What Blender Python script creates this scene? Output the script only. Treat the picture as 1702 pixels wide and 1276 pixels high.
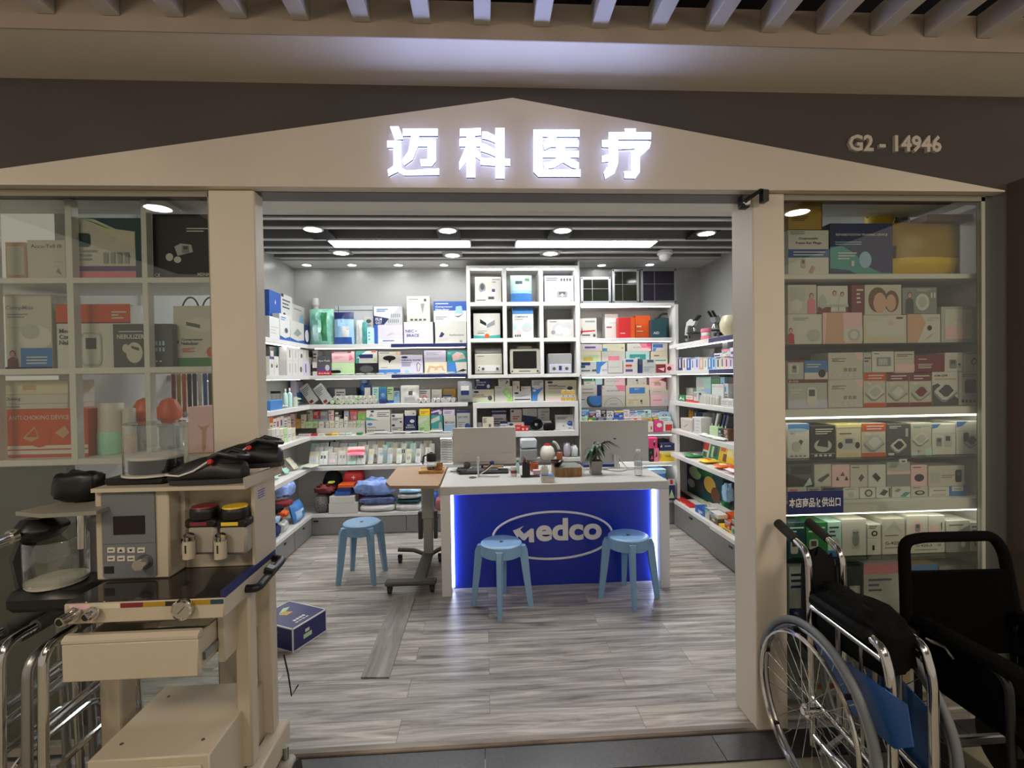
import bpy, math, random
from mathutils import Vector, Matrix
PI = math.pi
scene = bpy.context.scene
for o in list(bpy.data.objects): bpy.data.objects.remove(o)

# ---------------------------------------------------------------- camera
FPX = 800.0
YAW, PITCH, ROLL, EYE = math.atan(0.057), math.radians(0.8), 0.0154, 1.5
fw = Vector((math.sin(YAW)*math.cos(PITCH), math.cos(YAW)*math.cos(PITCH), -math.sin(PITCH)))
r0 = Vector((math.cos(YAW), -math.sin(YAW), 0)); u0 = r0.cross(fw)
RT = math.cos(ROLL)*r0 - math.sin(ROLL)*u0
UP = math.sin(ROLL)*r0 + math.cos(ROLL)*u0
CAM = Vector((0, 0, EYE))
cd = bpy.data.cameras.new('camera'); cam = bpy.data.objects.new('camera', cd)
scene.collection.objects.link(cam)
cd.sensor_width = 36; cd.lens = FPX/1702*36; cd.clip_start = 0.02
cam.matrix_world = Matrix(((RT.x, UP.x, -fw.x, CAM.x), (RT.y, UP.y, -fw.y, CAM.y), (RT.z, UP.z, -fw.z, CAM.z), (0, 0, 0, 1)))
scene.camera = cam
def ray(x, y): return fw + (x-851)/FPX*RT - (y-638)/FPX*UP
def PY(x, y, Y):
    d = ray(x, y); p = CAM + d*(Y/d.y); return p.x, p.z
def PX(x, y, X):
    d = ray(x, y); p = CAM + d*(X/d.x); return p.y, p.z
def PZ(x, y, z):
    d = ray(x, y); p = CAM + d*((z-EYE)/d.z); return p.x, p.y

# ---------------------------------------------------------------- world and exposure
w = bpy.data.worlds.new('world'); scene.world = w; w.use_nodes = True
w.node_tree.nodes['Background'].inputs[0].default_value = (1.0, 0.88, 0.75, 1)
w.node_tree.nodes['Background'].inputs[1].default_value = 0.40
vs = scene.view_settings
vs.view_transform = 'Standard'; vs.look = 'None'; vs.gamma = 1; vs.use_curve_mapping = False
vs.exposure = 0.0
scene.cycles.max_bounces = 7; scene.cycles.transparent_max_bounces = 12
scene.cycles.sample_clamp_indirect = 4; scene.cycles.caustics_reflective = False; scene.cycles.caustics_refractive = False
scene.cycles.use_denoising = True
WARM_ = (1.0, 0.83, 0.64)
def area(name, loc, size, power, col, rot=(0, 0, 0), sy=None):
    l = bpy.data.lights.new(name, 'AREA'); l.energy = power; l.color = col; l.size = size
    if sy: l.shape = 'RECTANGLE'; l.size_y = sy
    o = bpy.data.objects.new(name, l); o.location = loc; o.rotation_euler = rot
    scene.collection.objects.link(o); return o
for mx, my in ((-1.6, -0.4), (1.9, -0.4)):  # added point lights that brighten the gable; no fixture hangs here
    l = bpy.data.lights.new('gable_fill', 'POINT'); l.energy = 30; l.color = WARM_; l.shadow_soft_size = 0.15
    o = bpy.data.objects.new('gable_fill', l); o.location = (mx, my, 2.45); scene.collection.objects.link(o)
ZC = 2.645                                   # underside of the shop ceiling
# lamps of the mall corridor in front of the shop
WARM = (1.0, 0.83, 0.64)
for mx, my in ((-2.1, -0.6), (0.1, -0.9), (2.5, -0.6)):
    area('mall_lamp', (mx, my, 2.95), 0.5, 46, WARM)

# ---------------------------------------------------------------- materials
def lin(c):
    return tuple((v/12.92 if v <= 0.04045 else ((v+0.055)/1.055)**2.4) for v in c)
def hexc(h): return lin(tuple(int(h[i:i+2], 16)/255 for i in (0, 2, 4)))
MATS = {}
def mat(name, h, rough=0.5, metal=0.0, noise=0.0, scale=20, emit=0, alpha=None, coat=0, bump=0, spec=None):
    if name in MATS: return MATS[name]
    m = bpy.data.materials.new(name); m.use_nodes = True; nt = m.node_tree
    b = nt.nodes['Principled BSDF']; c = hexc(h) if isinstance(h, str) else h
    b.inputs['Base Color'].default_value = (*c, 1); b.inputs['Roughness'].default_value = rough
    b.inputs['Metallic'].default_value = metal
    if spec is not None: b.inputs['Specular IOR Level'].default_value = spec
    if coat: b.inputs['Coat Weight'].default_value = coat
    if emit:
        b.inputs['Emission Color'].default_value = (*c, 1); b.inputs['Emission Strength'].default_value = emit
    if noise or bump:
        tc = nt.nodes.new('ShaderNodeTexCoord'); n = nt.nodes.new('ShaderNodeTexNoise')
        n.inputs['Scale'].default_value = scale; n.inputs['Detail'].default_value = 4
        nt.links.new(tc.outputs['Object'], n.inputs['Vector'])
        if noise:
            r = nt.nodes.new('ShaderNodeValToRGB')
            r.color_ramp.elements[0].color = (*[max(0, v*(1-noise)) for v in c], 1)
            r.color_ramp.elements[1].color = (*[min(1, v*(1+noise)) for v in c], 1)
            r.color_ramp.elements[0].position = 0.3; r.color_ramp.elements[1].position = 0.7
            nt.links.new(n.outputs['Fac'], r.inputs['Fac']); nt.links.new(r.outputs['Color'], b.inputs['Base Color'])
        if bump:
            bp = nt.nodes.new('ShaderNodeBump'); bp.inputs['Strength'].default_value = bump; bp.inputs['Distance'].default_value = 0.01
            nt.links.new(n.outputs['Fac'], bp.inputs['Height']); nt.links.new(bp.outputs['Normal'], b.inputs['Normal'])
    MATS[name] = m; return m
def thin_glass(name, tint, lo=0.05, hi=0.55, pw=4.0):
    """a thin pane: clear, with a mirror-like share that grows towards grazing view"""
    m = bpy.data.materials.new(name); m.use_nodes = True; nt = m.node_tree; nt.nodes.clear()
    out = nt.nodes.new('ShaderNodeOutputMaterial'); mx = nt.nodes.new('ShaderNodeMixShader')
    t = nt.nodes.new('ShaderNodeBsdfTransparent'); g = nt.nodes.new('ShaderNodeBsdfGlossy'); f = nt.nodes.new('ShaderNodeLayerWeight')
    p = nt.nodes.new('ShaderNodeMath'); p.operation = 'POWER'; p.inputs[1].default_value = pw
    q = nt.nodes.new('ShaderNodeMath'); q.operation = 'MULTIPLY_ADD'; q.inputs[1].default_value = hi; q.inputs[2].default_value = lo
    t.inputs['Color'].default_value = (*tint, 1); g.inputs['Roughness'].default_value = 0.0
    nt.links.new(f.outputs['Facing'], p.inputs[0]); nt.links.new(p.outputs[0], q.inputs[0]); nt.links.new(q.outputs[0], mx.inputs[0])
    nt.links.new(t.outputs[0], mx.inputs[1]); nt.links.new(g.outputs[0], mx.inputs[2]); nt.links.new(mx.outputs[0], out.inputs[0]); MATS[name] = m; return m
PAL = dict(w='d8d7d3', ow='cdcac1', cr='d6d0b8', lg='bdbfbe', g='8d9192', dg='4a4d50', k='151517', n='1f2a60', b='2a57a8', mb='3f7cc0',
    lb='9cc3e2', t='3d9c98', pt='a9d6cd', gr='2f7d4a', lgr='b7d7a0', ag='8ccf4e', r='c02a2c', mr='7a2630', p='e27f98', lp='eec6cc', o='cf551d',
    y='e8c62e', ly='ece3a0', br='6d4a33', tan='c9a684', pu='5a3f7a', sk='d8ab90', lil='cfcbe0', lt='bfe3df', dt='24474f', hot='d8387a', vo='a8861e',
    gd='c8a24a', bk='2a2422', mint='9fdcc4')
def P(k):
    return mat('print_'+k, PAL[k], 0.42)
def wood_mat(name, cs, ts, axis_scale, seam=None, bump=0.05, rough=0.42):
    m = bpy.data.materials.new(name); m.use_nodes = True; nt = m.node_tree; b = nt.nodes['Principled BSDF']
    tc = nt.nodes.new('ShaderNodeTexCoord'); mp = nt.nodes.new('ShaderNodeMapping'); mp.inputs['Scale'].default_value = axis_scale
    nt.links.new(tc.outputs['Object'], mp.inputs[0])
    n = nt.nodes.new('ShaderNodeTexNoise'); n.inputs['Scale'].default_value = ts; n.inputs['Detail'].default_value = 8; n.inputs['Roughness'].default_value = 0.62
    n.inputs['Distortion'].default_value = 0.7
    r = nt.nodes.new('ShaderNodeValToRGB'); es = r.color_ramp.elements
    es[0].position = 0.33; es[0].color = (*hexc(cs[0]), 1); es[1].position = 0.68; es[1].color = (*hexc(cs[2]), 1)
    e = es.new(0.5); e.color = (*hexc(cs[1]), 1)
    col = r.outputs['Color']
    if seam:
        bk = nt.nodes.new('ShaderNodeTexBrick'); bk.offset = 0.37; bk.offset_frequency = 2; bk.squash = 1
        bk.inputs['Scale'].default_value = 1; bk.inputs['Brick Width'].default_value = seam[0]; bk.inputs['Row Height'].default_value = seam[1]
        bk.inputs['Mortar Size'].default_value = 0.0012; bk.inputs['Mortar Smooth'].default_value = 0.2; bk.inputs['Bias'].default_value = 0
        bk.inputs['Color1'].default_value = (0.80, 0.80, 0.80, 1); bk.inputs['Color2'].default_value = (1.12, 1.10, 1.07, 1); bk.inputs['Mortar'].default_value = (0.35, 0.34, 0.33, 1)
        nt.links.new(tc.outputs['Object'], bk.inputs['Vector'])
        # each plank gets its own run of grain
        ad = nt.nodes.new('ShaderNodeVectorMath'); ad.operation = 'MULTIPLY_ADD'
        ad.inputs[1].default_value = (1, 1, 1); nt.links.new(mp.outputs[0], ad.inputs[0])
        sc = nt.nodes.new('ShaderNodeVectorMath'); sc.operation = 'SCALE'; sc.inputs['Scale'].default_value = 9
        nt.links.new(bk.outputs['Color'], sc.inputs[0]); nt.links.new(sc.outputs[0], ad.inputs[2]); nt.links.new(ad.outputs[0], n.inputs['Vector'])
        mx = nt.nodes.new('ShaderNodeMix'); mx.data_type = 'RGBA'; mx.blend_type = 'MULTIPLY'; mx.inputs[0].default_value = 1
        nt.links.new(r.outputs['Color'], mx.inputs[6]); nt.links.new(bk.outputs['Color'], mx.inputs[7]); col = mx.outputs[2]
    else: nt.links.new(mp.outputs[0], n.inputs['Vector'])
    nt.links.new(n.outputs['Fac'], r.inputs['Fac']); nt.links.new(col, b.inputs['Base Color'])
    b.inputs['Roughness'].default_value = rough
    bp = nt.nodes.new('ShaderNodeBump'); bp.inputs['Strength'].default_value = bump; bp.inputs['Distance'].default_value = 0.004
    nt.links.new(n.outputs['Fac'], bp.inputs['Height']); nt.links.new(bp.outputs['Normal'], b.inputs['Normal'])
    MATS[name] = m; return m
M_white = mat('white_laminate', 'dddcd9', 0.38, noise=0.02, scale=3)
M_fac = mat('facade_paint', 'd6cdbf', 0.5, noise=0.03, scale=2)
M_wall = mat('wall_paint', 'b4b4b1', 0.30, noise=0.02, scale=2)
M_panel = mat('fascia_grey', '4b4543', 0.45, noise=0.04, scale=3)
M_slat = mat('ceiling_slat', '848486', 0.5)
M_void = mat('ceiling_void', '1a1a1c', 0.9)
M_mallslat = mat('mall_beam', 'b5b0ac', 0.5, noise=0.03, scale=5)
M_band = mat('mall_bulkhead', 'a89a8c', 0.55, noise=0.05, scale=4)
M_floor = wood_mat('grey_plank', ('69635e', 'a29c96', 'ccc6bf'), 4.2, (0.5, 6.5, 1), (1.05, 0.142), rough=0.33)
M_granite = mat('dark_granite', '3a3a3d', 0.25, noise=0.12, scale=60)
M_tile = mat('beige_tile', '8f8a78', 0.3, noise=0.12, scale=6)
M_grey = mat('grey_cabinet_door', '7c7c7c', 0.4)
M_navy = mat('navy_edge', '232a5c', 0.4)
M_chrome = mat('chrome', 'd8d6d2', 0.13, 1.0)
M_steel = mat('brushed_steel', 'a9a9a8', 0.3, 1.0)
M_black = mat('black_plastic', '0c0c0d', 0.4)
M_rubber = mat('rubber', '2a2b2d', 0.7)
M_gl = thin_glass('window_glass', (0.90, 0.92, 0.89), .07, .6)
M_clear = thin_glass('clear_glass', (0.93, 0.95, 0.94), .13, .8, 2.2)
M_gshelf = thin_glass('shelf_glass', (0.80, 0.91, 0.88), .05, .6)
M_led = mat('led_panel', (0.97, 0.99, 1.0), 0.5, emit=38)
M_down = mat('downlight_disc', (0.98, 0.99, 1.0), 0.5, emit=28)
M_strip = mat('led_strip_white', (1.0, 0.97, 0.92), 0.5, emit=15)
M_strip2 = mat('led_strip_blue', (0.70, 0.80, 1.0), 0.5, emit=15)
M_letter = mat('sign_letter', (0.43, 0.52, 1.0), 0.4, emit=20)
M_halo = mat('sign_halo', (0.62, 0.66, 1.0), 0.4, emit=1.6)
M_lside = mat('sign_letter_side', '565e60', 0.4)  # dark grey-green puts the shade on the letter sides into the colour

# ---------------------------------------------------------------- mesh builder
COL = scene.collection
class MB:
    def __init__(s): s.v = []; s.f = []; s.m = []; s.mats = []
    def mi(s, m):
        if m not in s.mats: s.mats.append(m)
        return s.mats.index(m)
    def add(s, vs, fs, m):
        k = len(s.v); i = s.mi(m); s.v += [tuple(v) for v in vs]
        for f in fs: s.f.append(tuple(a+k for a in f)); s.m.append(i)
        return s
    def box(s, a, b, m, c=0.0):
        x0, x1 = sorted((a[0], b[0])); y0, y1 = sorted((a[1], b[1])); z0, z1 = sorted((a[2], b[2]))
        c = min(c, (x1-x0)*.45, (y1-y0)*.45, (z1-z0)*.45)
        if c <= 0:
            vs = [(x, y, z) for z in (z0, z1) for x, y in ((x0, y0), (x1, y0), (x1, y1), (x0, y1))]
            return s.add(vs, [(3, 2, 1, 0), (4, 5, 6, 7), (0, 1, 5, 4), (1, 2, 6, 5), (2, 3, 7, 6), (3, 0, 4, 7)], m)
        vs = []; X = (x0, x1); Y = (y0, y1); Z = (z0, z1); ix = {}
        for i in (0, 1):
            for j in (0, 1):
                for k in (0, 1):
                    sx, sy, sz = (c, -c)[i], (c, -c)[j], (c, -c)[k]
                    for ax in range(3):
                        ix[i, j, k, ax] = len(vs)
                        vs.append((X[i]+(0 if ax == 0 else sx), Y[j]+(0 if ax == 1 else sy), Z[k]+(0 if ax == 2 else sz)))
        fs = []
        for i in (0, 1):
            q = [ix[i, j, k, 0] for j, k in ((0, 0), (1, 0), (1, 1), (0, 1))]; fs.append(q if i else q[::-1])
            q = [ix[j, i, k, 1] for j, k in ((0, 0), (1, 0), (1, 1), (0, 1))]; fs.append(q[::-1] if i else q)
            q = [ix[j, k, i, 2] for j, k in ((0, 0), (1, 0), (1, 1), (0, 1))]; fs.append(q if i else q[::-1])
        def nrm(q, d):
            a, b_, c_ = (Vector(vs[q[0]]), Vector(vs[q[1]]), Vector(vs[q[2]]))
            return q if (b_-a).cross(c_-b_).dot(Vector(d)) > 0 else q[::-1]
        for i in (0, 1):
            for j in (0, 1):
                di, dj = 2*i-1, 2*j-1
                fs.append(nrm([ix[i, j, 0, 0], ix[i, j, 1, 0], ix[i, j, 1, 1], ix[i, j, 0, 1]], (di, dj, 0)))
                fs.append(nrm([ix[i, 0, j, 0], ix[i, 1, j, 0], ix[i, 1, j, 2], ix[i, 0, j, 2]], (di, 0, dj)))
                fs.append(nrm([ix[0, i, j, 1], ix[1, i, j, 1], ix[1, i, j, 2], ix[0, i, j, 2]], (0, di, dj)))
                for k in (0, 1): fs.append(nrm([ix[i, j, k, 0], ix[i, j, k, 1], ix[i, j, k, 2]], (di, dj, 2*k-1)))
        return s.add(vs, fs, m)
    def cone(s, p0, p1, r0, r1, m, n=14, caps=True):
        p0, p1 = Vector(p0), Vector(p1); d = (p1-p0).normalized()
        a = d.orthogonal().normalized(); b = d.cross(a); vs = []; fs = []
        for p, r in ((p0, r0), (p1, r1)):
            for i in range(n):
                t = 2*PI*i/n; vs.append(p+(a*math.cos(t)+b*math.sin(t))*r)
        for i in range(n): fs.append((i, (i+1) % n, n+(i+1) % n, n+i))
        if caps: fs.append(tuple(range(n))[::-1]); fs.append(tuple(range(n, 2*n)))
        return s.add(vs, fs, m)
    def cyl(s, p0, p1, r, m, n=14): return s.cone(p0, p1, r, r, m, n)
    def tube(s, pts, r, m, n=8, closed=False, flat=None):
        pts = [Vector(p) for p in pts]; k = len(pts); vs = []; fs = []; pa = None
        for i, p in enumerate(pts):
            d = (pts[(i+1) % k] if (closed or i < k-1) else p) - (pts[i-1] if (closed or i > 0) else p)
            d.normalize()
            if pa is None: pa = d.orthogonal().normalized()
            a = (pa - d*pa.dot(d)).normalized(); pa = a; b = d.cross(a)
            rr = r[i] if isinstance(r, (list, tuple)) else r
            for j in range(n):
                t = 2*PI*j/n; vs.append(p+a*math.cos(t)*rr+b*math.sin(t)*rr)
        for i in range(k if closed else k-1):
            for j in range(n):
                fs.append((i*n+j, i*n+(j+1) % n, ((i+1) % k)*n+(j+1) % n, ((i+1) % k)*n+j))
        if not closed: fs.append(tuple(range(n))[::-1]); fs.append(tuple(range((k-1)*n, k*n)))
        return s.add(vs, fs, m)
    def lathe(s, prof, m, c=(0, 0, 0), n=20, sx=1, sy=1):
        vs = []; fs = []; k = len(prof)
        for r, z in prof:
            for i in range(n):
                t = 2*PI*i/n; vs.append((c[0]+max(r, 1e-5)*sx*math.cos(t), c[1]+max(r, 1e-5)*sy*math.sin(t), c[2]+z))
        for j in range(k-1):
            for i in range(n): fs.append((j*n+i, j*n+(i+1) % n, (j+1)*n+(i+1) % n, (j+1)*n+i))
        fs.append(tuple(range(n))[::-1]); fs.append(tuple(range((k-1)*n, k*n)))
        return s.add(vs, fs, m)
    def prism(s, pts, d, m, org=(0, 0, 0), ux=(1, 0, 0), uy=(0, 0, 1)):
        """a 2-D outline (ux, uy) pushed through by the vector d"""
        o = Vector(org); ux = Vector(ux); uy = Vector(uy); d = Vector(d); k = len(pts)
        a = [o+ux*p[0]+uy*p[1] for p in pts]; vs = a+[p+d for p in a]
        ar = sum(pts[i][0]*pts[(i+1) % k][1]-pts[(i+1) % k][0]*pts[i][1] for i in range(k))
        fl = (ux.cross(uy).dot(d) > 0) == (ar > 0)
        top = tuple(range(k, 2*k)); bot = tuple(range(k))[::-1]
        sides = [(i, (i+1) % k, k+(i+1) % k, k+i) for i in range(k)]
        fs = [top, bot]+sides
        if not fl: fs = [f[::-1] for f in fs]
        return s.add(vs, fs, m)
    def build(s, name, parent=None, smooth=True, loc=None, rot=None):
        me = bpy.data.meshes.new(name); me.from_pydata(s.v, [], s.f)
        for m in s.mats: me.materials.append(m)
        me.polygons.foreach_set('material_index', s.m)
        if smooth:
            me.polygons.foreach_set('use_smooth', [True]*len(s.f)); me.set_sharp_from_angle(angle=math.radians(38))
        me.update(); o = bpy.data.objects.new(name, me); COL.objects.link(o)
        if parent: o.parent = parent
        if loc: o.location = loc
        if rot is not None: o.rotation_euler = (0, 0, rot) if not isinstance(rot, tuple) else rot
        return o
def tag(o, label, cat, group=None, kind=None):
    if label: o['label'] = label
    if cat: o['category'] = cat
    if group: o['group'] = group
    if kind: o['kind'] = kind
    return o
def thing(name, label, cat, loc=(0, 0, 0), rz=0, group=None):
    o = bpy.data.objects.new(name, None); COL.objects.link(o); o.empty_display_size = 0.05
    o.location = loc; o.rotation_euler = (0, 0, rz); return tag(o, label, cat, group)
def dup(root, loc, rz, label, group=None):
    r = root.copy(); COL.objects.link(r); r.location = loc; r.rotation_euler = (0, 0, rz); r['label'] = label
    if group: r['group'] = group
    for ch in list(root.children):
        c = ch.copy(); COL.objects.link(c); c.parent = r
        for g in list(ch.children):
            d = g.copy(); COL.objects.link(d); d.parent = c
    return r
def struct(name, mb, parent=None, smooth=False):
    o = mb.build(name, parent, smooth)
    if parent is None: o['kind'] = 'structure'
    return o
def arc(c, r, a0, a1, n, ux=(1, 0, 0), uy=(0, 0, 1)):
    c = Vector(c); ux = Vector(ux); uy = Vector(uy)
    return [c+ux*r*math.cos(a0+(a1-a0)*i/n)+uy*r*math.sin(a0+(a1-a0)*i/n) for i in range(n+1)]
def rrect(x0, y0, x1, y1, r, n=4):
    r = min(r, (x1-x0)*.49, (y1-y0)*.49)
    out = []
    for cx, cy, a in ((x1-r, y1-r, 0), (x0+r, y1-r, PI/2), (x0+r, y0+r, PI), (x1-r, y0+r, 1.5*PI)):
        out += [(cx+r*math.cos(a+PI/2*i/n), cy+r*math.sin(a+PI/2*i/n)) for i in range(n+1)]
    return out
def fillet(pts, r, n=5):
    """round the corners of a 3-D polyline"""
    pts = [Vector(p) for p in pts]; out = [pts[0]]
    for i in range(1, len(pts)-1):
        a, b, c = pts[i-1], pts[i], pts[i+1]; rr = min(r, (a-b).length*.48, (c-b).length*.48)
        p, q = b+(a-b).normalized()*rr, b+(c-b).normalized()*rr
        for k in range(n+1):
            t = k/n; out.append(p*(1-t)**2+b*2*t*(1-t)+q*t*t)
    out.append(pts[-1]); return out
# lettering: outlines of the built-in typeface, turned into plain polygons
_tc = {}
def glyphs(s, fat=0.0):
    hi = 8 if fat > .03 or fat == .014 else 2
    if (s, fat) in _tc: return _tc[s, fat]
    c = bpy.data.curves.new('lettering', 'FONT'); c.body = s; c.offset = fat; c.resolution_u = hi; c.size = 1
    o = bpy.data.objects.new('lettering', c)
    me = bpy.data.meshes.new_from_object(o)
    vs = [(v.co.x, v.co.y) for v in me.vertices]; fs = [tuple(p.vertices) for p in me.polygons]
    bpy.data.objects.remove(o); bpy.data.curves.remove(c); bpy.data.meshes.remove(me)
    x0 = min(v[0] for v in vs); x1 = max(v[0] for v in vs); y0 = min(v[1] for v in vs); y1 = max(v[1] for v in vs)
    _tc[s, fat] = (vs, fs, x0, x1, y0, y1); return _tc[s, fat]
# ================================================================ THE SETTING
YF = 1.94                      # front of the pillars
XL, XR, YB = -1.93, 2.33, 5.05 # inside faces of the shop walls
SL, SR, SB = -1.68, 1.85, 4.72 # front edges of the wall shelves
struct('floor', MB().box((XL-.3, 1.975, -.05), (XR+.3, YB+.1, 0), M_floor))
struct('floor_corridor', MB().box((-4.5, -3.5, -.06), (4.5, 1.80, -.008), M_tile))
gr = MB()
for gx in (-4.5, -1.9, -.02, .92, 1.98): gr.box((gx, 1.801, -.05), ((-1.9, -.02, .92, 1.98, 4.5)[(-4.5, -1.9, -.02, .92, 1.98).index(gx)]-.003, 1.94, -.002), M_granite)
struct('floor_threshold', gr)
struct('trim_1', MB().prism([(1.94, -.05), (1.94, .004), (1.948, .010), (1.972, .010), (1.975, 0), (1.975, -.05)], (2.2, 0, 0), wood_mat('nosing_wood', ('5f554c', '7d7268', '93877b'), 3, (.6, 6, 1)), (-.95, 0, 0), (0, 1, 0), (0, 0, 1)))
struct('wall_left', MB().box((XL-.05, 2.36, 0), (XL, YB, 2.95), M_wall))
struct('wall_right', MB().box((XR, 1.99, 0), (XR+.05, YB, 2.95), M_wall))
struct('wall_back', MB().box((XL-.05, YB, 0), (XR+.05, YB+.05, 2.95), M_wall))
struct('ceiling', MB().box((XL-.05, 2.05, 2.95), (XR+.05, YB+.05, 3.0), M_void))
struct('ceiling_soffit', MB().box((XL, 4.72, ZC), (XR, YB, 2.95), M_white))
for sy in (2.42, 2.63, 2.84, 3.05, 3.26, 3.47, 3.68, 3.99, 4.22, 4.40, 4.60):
    struct('ceiling_slat', MB().box((XL, sy, ZC), (XR, sy+.045, ZC+.13), M_slat).box((XL, sy-.001, ZC-.005), (XR, sy+.046, ZC+.004), M_white))  # white underside strip paints in the light along the slat bottoms
# pillars, fascia and header
struct('pillar_left', MB().box((-1.06, YF, 0), (-.885, YF+.075, 2.245), M_fac, .004))
struct('pillar_right', MB().box((1.118, YF, 0), (1.255, YF+.17, 2.245), M_fac, .004))
struct('wall_fascia', MB().box((-3.6, YF+.02, 2.245), (3.2, YF+.12, 2.675), M_panel))
struct('wall_gable', MB().prism([(-2.14, 2.247), (2.195, 2.247), (2.195, 2.252), (.128, 2.602), (-2.14, 2.252)], (0, .05, 0), M_fac, (0, YF-.03, 0)))
struct('ceiling_header', MB().box((-2.2, YF+.02, 2.21+.04), (2.2, YF+.24, 2.262), mat('header_white', 'f2f1ee', .5)).box((-2.2, YF+.24, 2.25), (2.2, YF+.30, 2.95), M_white))
# the mall ceiling in front: bulkhead, soffit and white beams
struct('ceiling_bulkhead', MB().box((-4, 1.69, 2.672), (4, 1.96, 2.70), M_fac).box((-4, 1.685, 2.671), (4, 1.69, 2.80), M_band).box((-4, 1.69, 2.70), (4, 1.75, 2.80), M_band))
struct('dark_void_sheet', MB().box((-4, 1.965, 2.70), (4, 1.985, 3.1), M_void))  # added black sheet that keeps the void above the bulkhead dark
struct('ceiling_corridor', MB().box((-4.5, -3.5, 3.1), (4.5, 2.0, 3.15), M_void))
for i in range(-10, 12):
    cx = .012+i*.2045
    struct('ceiling_beam', MB().box((cx-.028, -2.2, 2.718), (cx+.028, 1.684, 2.80), M_mallslat, .002))
# right end: grey return, dark pillar and the neighbour's shelving beyond
struct('pillar_grey_return', MB().box((2.152, YF+.02, 0), (2.262, YF+.05, 2.245), mat('return_metal', '5d5f5c', 0.28, .3)))
struct('pillar_end', MB().box((2.262, YF-.06, 0), (2.335, YF+.14, 2.30), mat('end_pillar_paint', '5b5149', .5)))
struct('wall_neighbour', MB().box((2.34, 2.75, 0), (4.4, 2.8, 2.9), mat('neighbour_wall', '3a3530', .7)))
for i, zz in enumerate((.35, .62, .88, 1.15, 1.42, 1.68, 1.95, 2.2)):
    struct('trim_shelf_edge', MB().box((2.36, 2.25, zz), (3.6, 2.6, zz+.022), M_white))
# shop windows
wb = MB().box((-3.4, YF+.012, 2.222), (-1.06, YF+.03, 2.245), mat('window_trim', '8f897b', .4)).box((-1.068, YF+.012, .08), (-1.058, YF+.03, 2.24), MATS['window_trim']).box((-3.4, YF+.012, .06), (-1.06, YF+.05, .09), MATS['window_trim'])
w1 = struct('window_1', wb); MB().box((-3.4, YF+.017, .09), (-1.068, YF+.022, 2.222), M_gl).build('window_pane', w1, False)
wb = MB().box((1.255, YF+.012, 2.222), (2.152, YF+.03, 2.245), MATS['window_trim']).box((2.136, YF+.012, .09), (2.152, YF+.03, 2.24), mat('window_trim_pale', 'a9aaa0', .35)).box((1.255, YF+.012, .06), (2.152, YF+.05, .09), MATS['window_trim'])
w2 = struct('window_2', wb); MB().box((1.256, YF+.017, .09), (2.136, YF+.022, 2.222), M_gl).build('window_pane', w2, False)
struct('wall_front_panel', MB().box((-3.4, 2.05, 0), (-1.70, 2.09, 1.165), mat('front_panel_olive', '56554c', .28, noise=.2, scale=3)))

# ================================================================ LAMPS
def downlight(x, y, z, label, grp, r=.055):
    t = thing('downlight', label, 'ceiling lamp', (x, y, z), 0, grp)
    MB().lathe([(r+.014, 0), (r+.014, -.006), (r, -.008), (r, 0)], M_white, n=24).build('trim_ring', t)
    MB().lathe([(r, -.005), (r, -.0065)], M_down, n=24).build('diffuser', t)
ORD = ('first', 'second', 'third', 'fourth')
for i, px in enumerate((520, 744, 935, 1174)):
    x, y = PZ(px, (381, 383, 383, 388)[i], ZC-.012); downlight(x, y, ZC-.008, 'round recessed downlight in the dark slot before the light panels, %s from the left' % ORD[i], 'front row of downlights', .062)
    struct('trim_lamp_plate', MB().box((x-.09, 3.725, ZC-.008), (x+.09, 3.99, ZC+.004), M_void))
for i, (px, py) in enumerate(((567, 420), (752, 424), (915, 421))):
    x, y = PZ(px, py, ZC-.01); downlight(x, y, ZC-.008, 'round downlight set in the grey slats behind the light panels, %s from the left' % ORD[i], 'middle row of downlights', .062)
    struct('trim_lamp_plate', MB().box((x-.09, y-.085, ZC-.008), (x+.09, y+.085, ZC), M_slat))
for i, px in enumerate((510, 585, 662, 738)):
    x, y = PZ(px, 439.5, ZC); downlight(x, y, ZC, 'small downlight in the white soffit over the left back shelves, %s from the left' % ORD[i], 'soffit downlights', .04)
downlight(*PZ(1000, 440, ZC), ZC, 'small downlight in the soffit above the left metal cabinet', 'soffit downlights', .04)
downlight(*PZ(1080, 439, ZC), ZC, 'small downlight in the soffit above the right metal cabinet', 'soffit downlights', .04)
for nm, a, b in (('left', 545, 780), ('right', 860, 1090)):
    x0, y0 = PZ(a, 397, ZC); x1, _ = PZ(b, 400, ZC)
    t = thing('light_panel', 'long glowing ceiling panel, the %s one of the two' % nm, 'ceiling lamp', ((x0+x1)/2, 4.10, ZC), 0, 'ceiling light panels')
    hw = (x1-x0)/2
    MB().box((-hw-.012, -.097, -.012), (hw+.012, .097, .02), M_slat).build('housing', t, False)
    MB().box((-hw, -.088, -.016), (hw, .088, -.0125), M_led).build('diffuser', t, False)
x, y = PZ(1105, 428, ZC-.06)
t = thing('dome_camera', 'white dome camera under the slats near the right wall', 'security camera', (x, y, ZC))
MB().lathe([(.07, 0), (.07, -.03), (.06, -.04)], M_white).build('base', t); MB().lathe([(.055, -.04), (.05, -.07), (.03, -.09), (.0, -.097)], mat('dome_cover', 'cfcfd2', .2)).build('dome', t)
# lamps of the corridor that mirror in the window glass
for i, (px, py, lb) in enumerate(((263, 345, 'left'), (1325, 352, 'right'))):
    vx, vy = PZ(px, py, 2.78); yy = 2*(YF+.02)-vy
    downlight(vx, yy, 2.78, 'round corridor downlight above the pavement, the %s one' % lb, None, .085)
    struct('trim_lamp_plate', MB().box((vx-.12, yy-.12, 2.78), (vx+.12, yy+.12, 2.786), M_band))

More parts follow.
